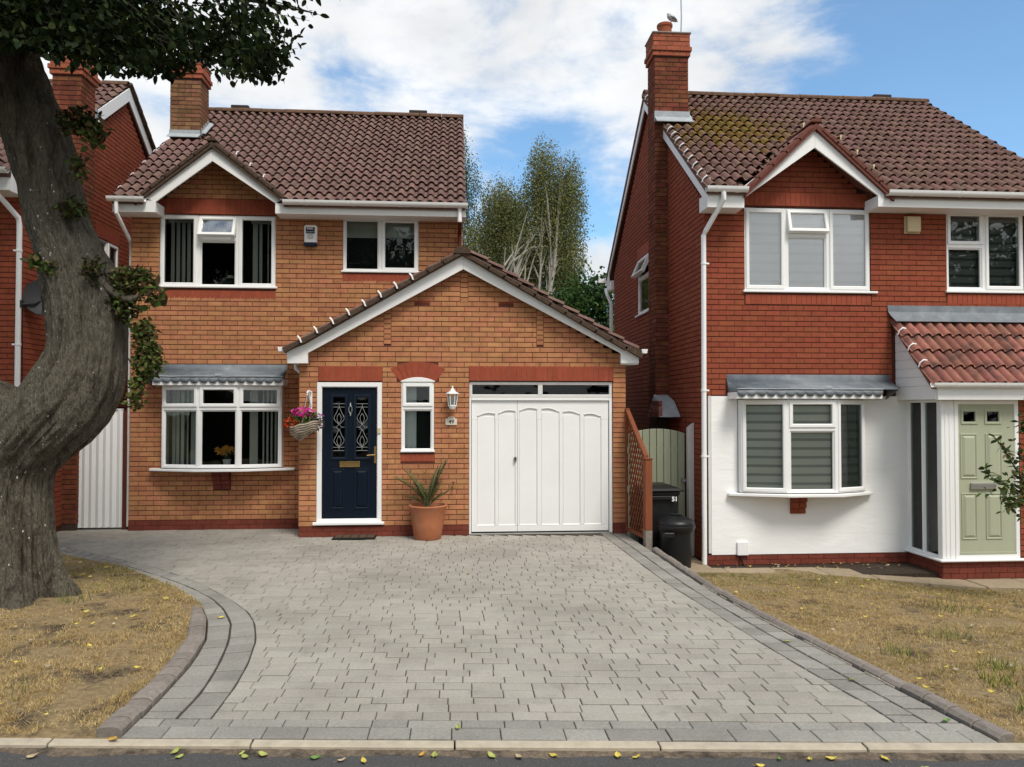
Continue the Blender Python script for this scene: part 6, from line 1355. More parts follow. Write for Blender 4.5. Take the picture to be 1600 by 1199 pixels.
mb = MB(); mb.fbox(FF, -8.6, -6.04, 0, .05, -.02, .255); mb.build('gravel_board', MT['concrete'], t)
for k in range(17):
    mb = MB(); u = -8.6 + .15 * k; mb.fbox(FF, u, u + .146, .004, .02, .26, 1.75 + .0 * k); mb.build('board', MT['fence_brown'], t)
# satellite dish
t = thing('satellite_dish', 'dark satellite dish on the side wall behind the tree trunk', 'satellite dish', (-5.99, 11.0, 3.35))
dcn = Vector((-5.80, 11.10, 3.42)); nrm = Vector((.42, -.88, .22)).normalized(); a_ = nrm.cross(Vector((0, 0, 1))).normalized(); b_ = a_.cross(nrm)
mb = MB(); loops = []
for r_ in (.02, .11, .19, .245): loops.append([tuple(dcn + a_ * r_ * math.cos(k * .2618) + b_ * r_ * 1.08 * math.sin(k * .2618) + nrm * (.055 * (r_ / .245) ** 2)) for k in range(24)])
for r_ in (.252, .11, .02): loops.append([tuple(dcn + a_ * r_ * math.cos(k * .2618) + b_ * r_ * 1.08 * math.sin(k * .2618) + nrm * (.055 * (r_ / .245) ** 2 - .012)) for k in range(24)])
mb.loft(loops); mb.build('reflector', MT['dish'], t, smooth=50)
mb = MB(); mb.box(-6.0, -5.97, 10.86, 10.95, 3.26, 3.36); mb.tube([(-5.98, 10.90, 3.31), (-5.86, 10.98, 3.33), dcn - nrm * .03], .018, 8); mb.build('mount', MT['dish'], t)
mb = MB(); mb.tube([dcn - b_ * .2, dcn - b_ * .19 + nrm * .10, dcn + nrm * .3 - b_ * .1], .010, 6); mb.tube([dcn + nrm * .3 - b_ * .1, dcn + nrm * .25 - b_ * .06], .028, 8); mb.build('feed_arm', MT['dish'], t)
mb = MB(); mb.tube([(-5.985, 10.92, 3.30), (-5.988, 10.95, 2.2), (-5.988, 10.93, .6)], .006, 5); mb.build('cable', MT['black_plastic'], t)
# beige alarm box, bird and mast on the right house
t = thing('alarm_box', 'beige square alarm box under the eaves of the red house', 'alarm box', (6.56, 10.39, 4.39))
mb = MB(); mb.fbox(F51, 6.452, 6.68, -.03, -.008, 4.385, 4.635); mb.build('back_plate', MT['cream'], t, bevel=.004); mb = MB(); mb.fbox(F51, 6.468, 6.668, -.085, -.031, 4.40, 4.625); mb.build('cover', MT['cream'], t, bevel=.012)
mb = MB(); mb.fbox(F51, 6.47, 6.666, -.0862, -.0855, 4.47, 4.472); mb.build('cover_line', MT['brass'], t)
mb = MB(); mb.tube([(3.80, 12.42, 8.0), (3.815, 12.42, 8.5), (3.80, 12.42, 9.4)], .011, 6); tag(mb.build('aerial_mast', MT['metal_grey']), 'thin grey aerial mast on the right hand chimney stack', 'mast')
t = thing('pigeon', 'grey pigeon perched on the terracotta chimney pot', 'bird', (3.62, 12.36, 8.37))
mb = MB(); bp = [(3.735, 8.385), (3.70, 8.40), (3.66, 8.425), (3.615, 8.452), (3.585, 8.478), (3.572, 8.505), (3.56, 8.51), (3.545, 8.503)]; mb.tube([(x, 12.36, z) for x, z in bp], [.006, .022, .042, .052, .042, .026, .016, .004], 12)
for s_ in (-1, 1): mb.tube([(3.625, 12.36 + .018 * s_, 8.41), (3.618, 12.36 + .02 * s_, 8.366)], .006, 5)
mb.build('body', MT['pigeon'], t, smooth=60)
for s_ in (-1, 1):
    mb = MB(); mb.tube([(3.60, 12.36 + .044 * s_, 8.462), (3.65, 12.36 + .05 * s_, 8.435), (3.715, 12.36 + .03 * s_, 8.395)], [.012, .024, .006], 8); mb.build('wing', MT['dish'] if 0 else MT['metal_grey'], t, smooth=60)
# ---------------- leaves on the road and the drive
LM = []
for cname, colr in (('yellow', (.52, .42, .08)), ('lime', (.34, .37, .10)), ('green', (.13, .24, .05)), ('ochre', (.50, .30, .05)), ('tan', (.42, .33, .20))):
    MT['leaf_' + cname] = pmat(cname + '_fallen_leaf', colr, .65, nz=(40, .2), rv=.15)
def leaf_mesh(seed):
    r_ = random.Random(seed); mb = MB(); L_, w = .075, .042; cu = r_.uniform(.1, .4); n = 5; lo, mi, hi = [], [], []
    for k in range(n + 1):
        f = k / n; x = (f - .5) * L_; wd = w * .5 * math.sin(math.pi * min(.98, f * .95 + .03)) ** .8; z = .004 + cu * .03 * (2 * f - 1) ** 2
        lo.append((x, -wd, z + .012 * r_.uniform(.4, 1))); mi.append((x, 0, z)); hi.append((x, wd, z + .012 * r_.uniform(.4, 1)))
    mb.v = lo + mi + hi; m = n + 1
    for k in range(n): mb.f += [(k, k + 1, m + k + 1, m + k), (m + k, m + k + 1, 2 * m + k + 1, 2 * m + k)]
    mb.tube([(-L_ / 2, 0, .006), (-L_ / 2 - .025, .004, .012)], .0012, 3)
    return mb
LMESH = [leaf_mesh(k) for k in range(4)]
def fallen(x, y, z, colr, label, group, s_=1.0, k=0):
    me = LMESH[k % 4].mesh('fallen_leaf'); me.materials.append(MT['leaf_' + colr]); o = bpy.data.objects.new('fallen_leaf', me); C.objects.link(o); WL[o.name] = Vector((x, y, z)); o.location = (x, y, z); o.rotation_euler = (rnd.uniform(-.2, .2), rnd.uniform(-.2, .2), rnd.uniform(0, 6.28)); o.scale = (s_, s_, s_); tag(o, label, 'leaf', group)
for x, y, c_ in ((-1.92, 4.44, 'ochre'), (-1.54, 4.33, 'lime'), (-1.5, 4.27, 'lime'), (-1.17, 4.29, 'lime'), (-1.14, 4.24, 'lime'), (-1.05, 4.26, 'lime'), (-.76, 4.20, 'green'), (-.49, 4.14, 'yellow'), (-.18, 4.20, 'ochre'), (-.11, 4.18, 'lime'), (.2, 4.15, 'lime'), (.54, 4.13, 'yellow'), (.89, 4.10, 'yellow'), (.99, 4.08, 'yellow'), (1.76, 4.00, 'green'), (1.92, 3.98, 'yellow'), (2.04, 3.98, 'yellow'), (2.33, 3.96, 'yellow'), (1.62, 3.93, 'yellow'), (2.48, 3.84, 'lime'), (-.61, 4.16, 'tan'), (-2.3, 4.33, 'tan'), (.35, 4.12, 'tan')):
    k_ = rnd.randrange(4)
    fallen(x, y + .02, -.032 if y + .02 + KK * x < 4.25 else .003, c_, {'yellow': 'yellow fallen leaf lying in the gutter along the kerb', 'lime': 'pale lime fallen leaf lying in the gutter along the kerb', 'green': 'green fallen leaf lying on the road by the kerb', 'ochre': 'ochre brown fallen leaf lying against the pale kerb', 'tan': 'pale tan dry leaf lying on the road by the kerb'}[c_], c_ + ' leaves in the gutter', rnd.uniform(.55, .9), k_)
for x, y, c_, lb, g_ in ((.02, 4.47, 'lime', 'lime leaf lying on the front row of drive blocks', None), (.15, 8.56, 'ochre', 'brown leaf lying alone in the middle of the drive', None), (2.66, 5.9, 'lime', 'lime leaf on the dark right border of the drive', 'leaves on the right border'), (2.72, 5.04, 'lime', 'lime leaf on the dark right border of the drive', 'leaves on the right border'), (2.93, 4.35, 'green', 'green leaf on the right front corner of the drive', None), (-2.08, 6.95, 'yellow', 'yellow leaf on the curved border beside the left lawn', None)):
    fallen(x, y, .004, c_, lb, g_, .75, 1)
for x, y in ((3.23, 5.09), (3.59, 5.31), (3.92, 5.71), (3.52, 4.75), (3.94, 7.03), (4.67, 6.99), (3.16, 4.9)): fallen(x, y, zlawn_r(x, y) + .03, 'yellow', 'yellow fallen leaf lying on the dry right lawn', 'yellow leaves on the right lawn', .75, 2)
for x, y in ((-3.18, 6.67), (-2.81, 6.09), (-2.81, 6.88), (-2.25, 5.58), (-2.49, 5.55), (-3.16, 5.75)): fallen(x, y, zlawn_l(x, y) + .03, 'yellow', 'yellow fallen leaf lying on the dry lawn by the trunk', 'yellow leaves on the left lawn', .75, 3)

# countless dry leaf scraps on the lawns and the odd one on the drive
def scraps(name, pts, fz, s0=.5, s1=1.0):
    V, T_, Cc = [], [], []; cols = [(.55, .42, .10), (.45, .33, .14), (.60, .50, .12), (.30, .20, .09), (.48, .42, .30)]
    for x, y in pts:
        q = LMESH[rnd.randrange(4)]; M = Matrix.Translation((x, y, fz(x, y) + .02)) @ Matrix.Rotation(rnd.uniform(0, 6.3), 4, 'Z') @ Matrix.Rotation(rnd.uniform(-.5, .5), 4, 'X') @ Matrix.Scale(rnd.uniform(s0, s1), 4); o = len(V); c_ = np.array(rnd.choice(cols)) * rnd.uniform(.7, 1.2)
        for v in q.v: V.append(tuple(M @ Vector(v))); Cc.append(c_)
        for f in q.f:
            for i in range(1, len(f) - 1): T_.append((o + f[0], o + f[i], o + f[i + 1]))
    tri_cloud(name, np.array(V), np.array(T_), np.array(Cc), MT['grass'], kind='stuff')
scraps('leaf_scraps', [(x, y) for x, y in [(rnd.uniform(3.1, 8.6), rnd.uniform(4.4, 9.3)) for _ in range(190)] if x > xro(y) + .2 and y < ypf(x) - .1], zlawn_r, .3, .8)
scraps('leaf_litter', [(x, y) for x, y in [(rnd.uniform(-4.6, -2.0), rnd.uniform(4.5, 9.6)) for _ in range(95)] if x < xlo(y) - .2 and math.hypot(x + 4.3, y - 7.75) > .7], zlawn_l, .3, .85)
scraps('wall_foot_litter', [(rnd.uniform(3.6, 6.2), rnd.uniform(9.95, 10.35)) for _ in range(70)] + [(rnd.uniform(3.3, 3.5), rnd.uniform(9.9, 11)) for _ in range(30)], lambda x, y: -.335, .3, .7)
scraps('drive_litter', [(rnd.uniform(-1.4, 2.3), 4.7 + 6.4 * rnd.random()) for _ in range(26)] + [(rnd.uniform(-2.2, 2.2), rnd.uniform(10.95, 11.12)) for _ in range(22)], lambda x, y: -.012, .12, .34)

# ================================================================ the old tree at the left
TR = thing('old_tree', 'old broad tree with a twisted grey trunk leaning over the lawn', 'tree', (-4.3, 7.75, 0))
TP = [(-4.33, -.05, .56), (-4.32, .06, .53), (-4.32, .22, .445), (-4.32, .49, .395), (-4.33, .92, .375), (-4.31, 1.24, .375), (-4.20, 1.49, .43), (-3.99, 1.74, .46), (-3.81, 1.95, .435), (-3.68, 2.20, .40), (-3.62, 2.49, .352), (-3.63, 2.87, .36), (-3.69, 3.13, .352), (-3.80, 3.42, .30), (-3.93, 3.76, .278), (-4.03, 4.2, .278), (-4.14, 4.58, .29), (-4.26, 4.96, .262), (-4.38, 5.28, .255), (-4.49, 5.59, .26), (-4.65, 6.04, .25), (-4.87, 6.67, .22), (-5.0, 7.4, .17)]
def bark_tube(mb, path, seed, nseg=190, step=.025, flare=False, oval=1.0):
    P = [Vector((x, 7.75 + yo, z)) for x, yo, z, r in path]; S = [0]
    for a, b in zip(P, P[1:]): S.append(S[-1] + (b - a).length)
    n = int(S[-1] / step); loops = []; ref = Vector((0, 1, 0))
    def at(s_):
        i = max(j for j in range(len(S)) if S[j] <= s_ + 1e-9); i = min(i, len(P) - 2); f = (s_ - S[i]) / (S[i + 1] - S[i]); i0, i3 = max(i - 1, 0), min(i + 2, len(P) - 1)
        cr = lambda a, b, c_, d: .5 * (2 * b + (c_ - a) * f + (2 * a - 5 * b + 4 * c_ - d) * f * f + (3 * b - a - 3 * c_ + d) * f ** 3)
        return Vector([cr(P[i0][k], P[i][k], P[i + 1][k], P[i3][k]) for k in range(3)]), cr(path[i0][3], path[i][3], path[i + 1][3], path[i3][3])
    for k in range(n + 1):
        s_ = S[-1] * k / n; p, r = at(s_); q = at(min(S[-1], s_ + .05))[0] - at(max(0, s_ - .05))[0]; t = q.normalized(); t = (t * .5 + Vector((0, 0, 1)) * .5).normalized(); a = Vector((1, 0, 0)); a = (a - t * a.dot(t)).normalized(); b = t.cross(a); lp = []
        for j in range(nseg):
            th = 2 * math.pi * j / nseg; d = Vector((math.cos(th), math.sin(th), 0))
            fl = nz3(math.cos(th) * 1.6 + seed, math.sin(th) * 1.6, s_ * .45) * .13 + nz3(math.cos(th) * 4.2, math.sin(th) * 4.2 + seed, s_ * .8) * .065 + nz3(math.cos(th) * 11, math.sin(th) * 11 + seed, s_ * 2.2) * .03 + abs(nz3(math.cos(th) * 7 + 5, math.sin(th) * 7, s_ * .8 + seed)) * -.10 - .035 * max(0, nz3(math.cos(th) * 16, math.sin(th) * 16 + 3, s_ * 1.2 + seed))
            n7 = nz3(math.cos(th) * 5.5 + 1, math.sin(th) * 5.5, s_ * .65 + seed); n8 = nz3(math.cos(th) * 10, math.sin(th) * 10 + 8, s_ * 1.4 + seed); lowz = max(.25, min(1, 1.9 - p.z)); fl -= .12 * lowz * max(0, 1 - abs(n7) / .10) + .04 * lowz * max(0, 1 - abs(n8) / .12); fl += .02 * nz3(math.cos(th) * 3 + s_ * 6, math.sin(th) * 3, s_ * 6)
            if flare: fl += max(0, 1 - p.z / .75) ** 1.5 * (.20 * math.sin(th * 5 + .7 + .6 * math.sin(p.z * 3)) + .10 * math.sin(th * 8 + 2)) + .05 * math.sin(th * 5 + .7 + p.z * .8) * max(0, 1 - p.z / 2.2)
            rr = r * (1 + fl) + .010 * nz3(th * 9, s_ * 9, seed); lp.append(tuple(p + a * (rr * math.cos(th)) + b * (rr * math.sin(th) * oval)))
        loops.append(lp)
    mb.loft(loops)
mb = MB(); bark_tube(mb, [(x, 0, z, r) for x, z, r in TP], 1.3, flare=True); trunk = mb.build('trunk', MT['bark'], TR, smooth=70)
mb = MB(); bark_tube(mb, [(-3.98, .02, 1.40, .30), (-4.10, .0, 1.56, .33), (-4.28, -.02, 1.74, .315), (-4.52, -.05, 1.90, .31), (-4.82, -.10, 2.06, .30), (-5.2, -.15, 2.40, .29), (-5.5, -.2, 2.9, .27), (-5.75, -.25, 3.7, .24), (-5.9, -.3, 5.0, .2), (-6.1, -.3, 6.6, .15)], 4.1, 48, .045); mb.build('limb', MT['bark'], TR, smooth=70)
mb = MB(); bark_tube(mb, [(-3.60, -.05, 3.20, .13), (-3.42, -.14, 3.12, .10), (-3.27, -.20, 2.98, .075), (-3.15, -.22, 2.93, .05), (-3.05, -.22, 2.96, .02)], 2.2, 20, .03); mb.build('dead_branch', MT['bark'], TR, smooth=70)
mb = MB(); bark_tube(mb, [(-4.36, 0, 5.2, .13), (-4.0, -.1, 5.55, .10), (-3.4, -.2, 5.80, .075), (-2.7, -.25, 5.9, .05), (-2.0, -.3, 5.85, .025), (-1.4, -.3, 5.75, .01)], 6.2, 14, .06); mb.build('limb', MT['bark'], TR, smooth=70)
mb = MB(); bark_tube(mb, [(-4.6, 0, 5.9, .15), (-4.2, -.4, 6.5, .12), (-3.5, -.8, 7.0, .09), (-2.6, -1.2, 7.3, .05)], 6.9, 14, .08); mb.build('limb', MT['bark'], TR, smooth=70)
# knots with tufts of shoots
GL = [(.055, .10, .020), (.085, .125, .028), (.10, .11, .03), (.13, .11, .04), (.07, .055, .025)]; DL = [(.05, .04, .02), (.075, .06, .025), (.06, .075, .02), (.035, .03, .015)]
for (x, z, rx, rz, n, gl_) in ((-3.14, 3.13, .23, .14, 520, .35), (-3.24, 2.88, .20, .17, 520, .2), (-2.96, 3.00, .13, .15, 60, .95), (-3.03, 2.62, .12, .13, 260, .7), (-2.99, 2.36, .15, .22, 620, .8), (-3.08, 2.12, .09, .12, 110, .8), (-3.60, 4.62, .21, .15, 420, .25), (-3.45, 4.50, .12, .15, 60, .9), (-3.66, 3.78, .12, .10, 200, .2), (-3.80, 3.20, .12, .09, 160, .5), (-3.98, 3.28, .10, .05, 30, .9), (-3.46, 3.16, .10, .15, 240, .25), (-3.10, 1.95, .08, .10, 110, .7), (-3.60, 4.18, .06, .18, 120, .3)):
    yb = 7.75 - .22 if x < -3.3 else 7.66
    cols = [c_ for c_ in GL] if gl_ > .6 else (DL + GL[:1] if gl_ < .3 else DL[:2] + GL)
    big = gl_ > .85
    sh = leaf_cloud('shoot_cluster', TR, [(x, yb - .06, z)], [(rx, .13, rz)], n if not big else n, .10 if big else .055, .06 if big else .032, cols, kind='stuff')
    q = MB()
    for k in range(9): 
        a = Vector((x + rnd.uniform(-.5, .5) * rx, yb + .05, z + rnd.uniform(-.6, .3) * rz)); q.tube([a, a + Vector((rnd.uniform(-1, 1) * rx * .8, -.1, rnd.uniform(-.3, 1) * rz))], [.006, .002], 4)
    q.build('twigs', MT['darkbark'], TR)
# pale lichen specks on the bark
bvt = None
import mathutils
from mathutils.bvhtree import BVHTree
vs = [v.co + WL['trunk'] for v in trunk.data.vertices]; bv = BVHTree.FromPolygons(vs, [p.vertices for p in trunk.data.polygons]); q = MB()
SK = [(-3.72, 2.6, .06, .5), (-3.95, 3.5, .05, .5), (-4.0, 3.0, .1, .4), (-4.35, 1.0, .25, .5), (-4.1, .5, .3, .3), (-4.4, 4.3, .15, .5)]
for k in range(420):
    kx = SK[k % 6]; x, z = (rnd.gauss(kx[0], kx[2]), rnd.gauss(kx[1], kx[3])) if k % 2 else (rnd.uniform(-5.0, -3.2), rnd.uniform(.15, 4.6)); h = bv.ray_cast(Vector((x + rnd.gauss(0, .05), 5.0, z)), Vector((0, 1, 0)))
    if h[0] is None: continue
    p, n_ = h[0], h[1]; a = n_.cross(Vector((0, 0, 1))).normalized(); b = n_.cross(a); r_ = rnd.choice((.003, .0035, .004, .005, .008))
    o = len(q.v); q.v += [tuple(p + n_ * .004)] + [tuple(p + a * r_ * math.cos(t_) * rnd.uniform(.6, 1.2) + b * r_ * 1.5 * math.sin(t_) * rnd.uniform(.6, 1.2) + n_ * .001) for t_ in [1.05 * j for j in range(6)]]
    q.f += [(o, o + 1 + j, o + 1 + (j + 1) % 6) for j in range(6)]
sp_ = q.build('lichen_specks', MT['speck'], TR, kind='stuff')
# crown: leafy twigs hanging over the left of the picture, and an unseen mass above, added to shade them
ZB = [(-9, 5.0), (-4.5, 5.12), (-4.23, 5.24), (-3.9, 5.26), (-3.66, 5.24), (-3.3, 5.13), (-3.0, 5.01), (-2.8, 5.04), (-2.62, 5.18), (-2.32, 5.19), (-2.05, 5.02), (-1.9, 4.99), (-1.76, 5.2), (-1.64, 5.36), (-1.38, 5.48), (-1.12, 5.76), (-.9, 6.0)]
LV = dict(V=[], T=[], C=[])
def add_leaves(P, AX, l, w, cols):
    n = len(P); up = rng.normal(0, .6, (n, 3)) + [0, 0, 1]; sd_ = np.cross(AX, up); sd_ /= np.linalg.norm(sd_, axis=1)[:, None] + 1e-9; nr = np.cross(sd_, AX); V = np.empty((n, 8, 3)); l = l[:, None]; w = w[:, None]
    for i, (f, g_, h_) in enumerate(((0, 0, 0), (.25, .42, .06), (.55, .5, .05), (.82, .28, -.02), (1, 0, -.10), (.82, -.28, -.02), (.55, -.5, .05), (.25, -.42, .06))): V[:, i] = P + AX * l * f + sd_ * w * g_ + nr * l * h_
    o = sum(len(v) for v in LV['V']); b = o + np.arange(n)[:, None] * 8
    LV['V'].append(V.reshape(-1, 3)); LV['T'].append(np.concatenate([b + t_ for t_ in ([0, 1, 7], [1, 2, 6], [1, 6, 7], [2, 3, 5], [2, 5, 6], [3, 4, 5])])); LV['C'].append(np.repeat(np.array(cols)[rng.integers(len(cols), size=n)] * rng.uniform(.7, 1.3, (n, 1)), 8, axis=0))
CL = [(.009, .019, .005), (.012, .024, .006), (.017, .031, .007), (.007, .015, .005), (.028, .042, .010)]
tw = MB()
def twig(p0, p1, sag, nl, ln=.085):
    p0, p1 = Vector(p0), Vector(p1); pts = [p0.lerp(p1, k / 8) + Vector((0, 0, -sag * (k / 8) ** 2)) for k in range(9)]; tw.tube(pts, [.007 - .0006 * k for k in range(9)], 4)
    P, A = [], []
    for k in range(nl):
        f = rnd.uniform(.05, 1) ** .8; i = min(7, int(f * 8)); p = pts[i].lerp(pts[i + 1], f * 8 - i); t_ = (pts[i + 1] - pts[i]).normalized(); s_ = t_.cross(Vector((0, 0, 1))).normalized() * rnd.choice((-1, 1))
        A.append(tuple((t_ * rnd.uniform(.2, .9) + s_ * rnd.uniform(.2, .9) + Vector((0, 0, rnd.uniform(-1.1, .1)))).normalized())); P.append(tuple(p))
    add_leaves(np.array(P), np.array(A), ln * rng.uniform(.7, 1.2, nl), ln * .52 * rng.uniform(.75, 1.2, nl), CL)
# dense part
n = 26000; x = -6.8 + 5.2 * rng.random(n); yv = 6.5 + 1.9 * rng.random(n); zb = np.interp(x, [p[0] for p in ZB], [p[1] for p in ZB]); zb = 1.88 + (zb - 1.88) * yv / 7.25; z = zb - .03 + np.abs(rng.normal(0, .55, n)) * np.where(x > -2.3, .75, 1.0)
edge_ = np.clip((-1.55 - x) / .5, 0, 1); keep = rng.random(n) < (.10 + .90 * edge_) * np.clip(.45 + 2.1 * pnoise(x * 1.0, z, 2.6, 4.0) + 1.1 * (x < -3.0), .10, 1); P = np.c_[x, yv, z][keep]; A = rng.normal(0, .8, (len(P), 3)) + [0, 0, -.6]; A /= np.linalg.norm(A, axis=1)[:, None]
add_leaves(P, A, .088 * rng.uniform(.7, 1.2, len(P)), .047 * rng.uniform(.75, 1.2, len(P)), CL)
for k in range(95):                                    # twigs that draw the ragged lower edge
    x1 = rnd.uniform(-4.4, -1.7); z1 = interp(ZB, x1) + rnd.uniform(-.02, .22); yy = rnd.uniform(6.6, 8.1); z1 = 1.88 + (z1 - 1.88) * yy / 7.25 - .04; twig((x1 - rnd.uniform(.3, .7), yy + rnd.uniform(-.2, .2), z1 + rnd.uniform(.25, .6)), (x1, yy, z1 + .12), .10, rnd.randint(9, 17))
for p0, p1, s_, k in (((-2.3, 7.3, 5.75), (-1.16, 7.2, 5.86), .06, 22), ((-2.2, 7.1, 5.62), (-1.36, 7.1, 5.52), .03, 20), ((-2.2, 7.2, 5.5), (-1.66, 7.1, 5.42), .05, 18), ((-2.4, 7.3, 5.5), (-1.86, 7.3, 5.12), .04, 20), ((-2.3, 7.3, 5.4), (-2.02, 7.3, 5.10), .03, 14), ((-1.9, 7.2, 5.75), (-1.3, 7.3, 5.70), .05, 12), ((-2.0, 7.2, 5.85), (-1.45, 7.1, 5.95), .02, 16)): twig(p0, p1, s_, k, .095)
# unseen crown above the frame, added to shade the trunk and lower leaves
n = 5500; d = rng.normal(0, 1, (n, 3)); d /= np.linalg.norm(d, axis=1)[:, None]; P = np.array([-6.0, 7.0, 7.5]) + d * (rng.random((n, 1)) ** .4) * np.array([2.5, 2.3, 1.4]); P = P[P[:, 2] > 6.2]; A = rng.normal(0, 1, (len(P), 3)) + [0, 0, -.4]; A /= np.linalg.norm(A, axis=1)[:, None]
add_leaves(P, A, .15 * rng.uniform(.7, 1.2, len(P)), .09 * rng.uniform(.75, 1.2, len(P)), CL)
tri_cloud('crown', np.concatenate(LV['V']), np.concatenate(LV['T']), np.concatenate(LV['C']), MT['leaf'], TR, kind='stuff')
tw.build('crown_twigs', MT['darkbark'], TR)

# ================================================================ trees behind the houses
def birch(loc, stems, crowns, nl, label, seed, size=.06, cols=((.155, .175, .055), (.19, .195, .07), (.12, .145, .045), (.23, .22, .095)), bark='birchbark', strand=True):
    r_ = np.random.default_rng(seed); t = thing('birch_tree' if strand else 'garden_tree', label, 'tree', loc, None); lx, ly, lz = loc
    q = MB(); Tp_ = []
    for pts in stems:
        w = pts[0][3]; pp = [Vector((lx + a, ly + b, lz + c_)) for a, b, c_, d in pts]; q.tube(pp, [p_[3] for p_ in pts], 7); Tp_.append(pp)
    q.build('trunk', MT[bark], t, smooth=60)
    br = MB(); V, Cc = [], []
    cen = np.array([c_[0] for c_ in crowns]) + np.array(loc); rad = np.array([c_[1] for c_ in crowns]); wts = rad.prod(axis=1) ** .8; ns = int(nl / (11 if strand else 5)); idx = r_.choice(len(cen), ns, p=wts / wts.sum())
    P0 = []
    for i in idx:
        d = r_.normal(0, 1, 3); d /= np.linalg.norm(d); P0.append(cen[i] + d * r_.random() ** .5 * rad[i])
    for p in P0:
        if strand:
            L_ = r_.uniform(.5, 1.7); m_ = 11; f = np.linspace(0, 1, m_)[:, None]; sway = r_.normal(0, .16, 3) * [1, 1, 0]
            pts = p + f * np.array([0, 0, -L_]) + f ** 1.5 * sway + r_.normal(0, .05, (m_, 3)); 
        else: pts = p + r_.normal(0, .22, (5, 3))
        V.append(pts); Cc.append(np.repeat((np.array(cols[r_.integers(len(cols))]) * r_.uniform(.6, 1.35))[None], len(pts), 0))
    P = np.concatenate(V); Cc = np.concatenate(Cc); n = len(P); A = r_.normal(0, .6, (n, 3)) + [0, 0, -.8 if strand else .1]; A /= np.linalg.norm(A, axis=1)[:, None]; S_ = np.cross(A, r_.normal(0, 1, (n, 3))); S_ /= np.linalg.norm(S_, axis=1)[:, None]; l = size * r_.uniform(.6, 1.3, (n, 1))
    VV = np.stack([P, P + A * l * .5 + S_ * l * .3, P + A * l, P + A * l * .5 - S_ * l * .3], 1).reshape(-1, 3); b = np.arange(n)[:, None] * 4; T_ = np.concatenate([b + [0, 1, 2], b + [0, 2, 3]])
    tri_cloud('crown', VV, T_, np.repeat(Cc, 4, axis=0), MT['leaf'], t, kind='stuff')
    # limbs reaching into the crown
    for pp in Tp_:
        for k in range(9):
            i = rnd.randint(1, len(pp) - 2); a = pp[i].lerp(pp[i + 1], rnd.random()); c_ = cen[rnd.randrange(len(cen))]; e = Vector(c_) + Vector([rnd.uniform(-.6, .6) * x_ for x_ in rad[0]]); e = a.lerp(e, .55); e.z = max(e.z, a.z + .5); br.tube([a, a.lerp(e, .5) + Vector((0, 0, .2)), e], [.035, .022, .01], 5)
    br.build('limbs', MT[bark], t)
    return t
BZ = -.3
birch((2.65, 24.0, BZ), [[(0, -.2, 0, .13), (.0, -.7, 3.5, .11), (.15, -.6, 5.0, .07), (.45, -.6, 6.6, .05), (.62, -.3, 8.6, .04), (.75, -.2, 10.2, .015)], [(0, -.2, 2.5, .10), (-.12, -.6, 4.8, .05), (.02, -.5, 6.5, .035), (.05, -.2, 8.0, .02), (.0, .1, 9.6, .012)], [(.05, -.3, 3, .09), (.2, -.6, 5.2, .045), (.36, -.5, 6.6, .03), (.3, -.5, 8.0, .015)], [(0, -.3, 3, .09), (-.5, -.6, 4.9, .045), (-.75, -.5, 6.0, .03), (-.9, -.6, 7.2, .015)], [(-.2, -.3, 3, .08), (-.95, -.5, 4.9, .035), (-1.15, -.4, 6.2, .025), (-1.1, -.6, 7.2, .012)]],
      [((.15, 0, 10.2), (.55, .8, .8)), ((.95, 0, 9.7), (.55, .8, .8)), ((.0, .2, 9.2), (.75, .8, .8)), ((.75, 0, 8.9), (.9, .8, .8)), ((.3, .2, 8.0), (1.3, 1, .9)), ((.85, 0, 7.2), (.75, .8, .9)), ((-.35, .4, 7.2), (.9, .8, .9)), ((.4, .4, 6.3), (1.1, .8, .8)), ((1.15, .2, 6.3), (.35, .5, .6))], 80000, 'tall birch with white stems rising behind the garage roof', 5)
birch((1.05, 25.5, BZ), [[(0, 0, 0, .12), (-.05, 0, 4, .09), (-.1, 0, 6.5, .06), (.05, 0, 8.6, .03), (.1, 0, 9.3, .012)], [(0, 0, 3, .08), (.45, 0, 5.5, .05), (.6, 0, 7.5, .03), (.65, 0, 8.5, .015)]],
      [((.45, 0, 9.3), (.7, .8, .9)), ((.9, 0, 9.0), (.6, .8, .7)), ((.2, .2, 8.2), (1.1, .8, .9)), ((.7, .2, 7.0), (1.2, .8, .9)), ((-.2, .2, 6.5), (.8, .8, .9))], 66000, 'olive leaved birch between the tiled roof and the tallest birch', 6)
birch((-.55, 27.0, BZ), [[(0, 0, 0, .13), (.1, 0, 5, .09), (.2, 0, 9, .05), (.3, 0, 12.3, .015)]], [((.35, 0, 11.9), (.7, .8, .9)), ((.6, 0, 10.6), (1.0, .8, 1.0)), ((.5, 0, 9.2), (1.0, .8, 1.2)), ((.6, 0, 7.6), (.9, .8, 1.2)), ((-1, 0, 9.5), (1.2, .8, 1.6))], 46000, 'green birch partly hidden by the end of the tiled roof', 7, cols=((.07, .10, .03), (.09, .12, .035), (.055, .085, .025)))
birch((3.75, 22.0, BZ), [[(0, 0, 0, .2), (.1, 0, 2.5, .16), (0, 0, 4.2, .08), (.1, 0, 5.4, .04)]], [((-.35, 0, 5.0), (.8, .9, .75)), ((.35, 0, 5.4), (.8, .9, .7)), ((.7, 0, 4.4), (.7, .9, .9)), ((-.5, 0, 4.2), (.7, .9, .8)), ((.1, 0, 3.7), (1.2, .9, .9)), ((.9, 0, 3.4), (.8, .9, .9))], 14000, 'dark green round tree beside the gable of the right house', 8, size=.13, cols=((.030, .070, .016), (.045, .095, .02), (.022, .05, .012), (.06, .11, .03)), bark='darkbark', strand=False)

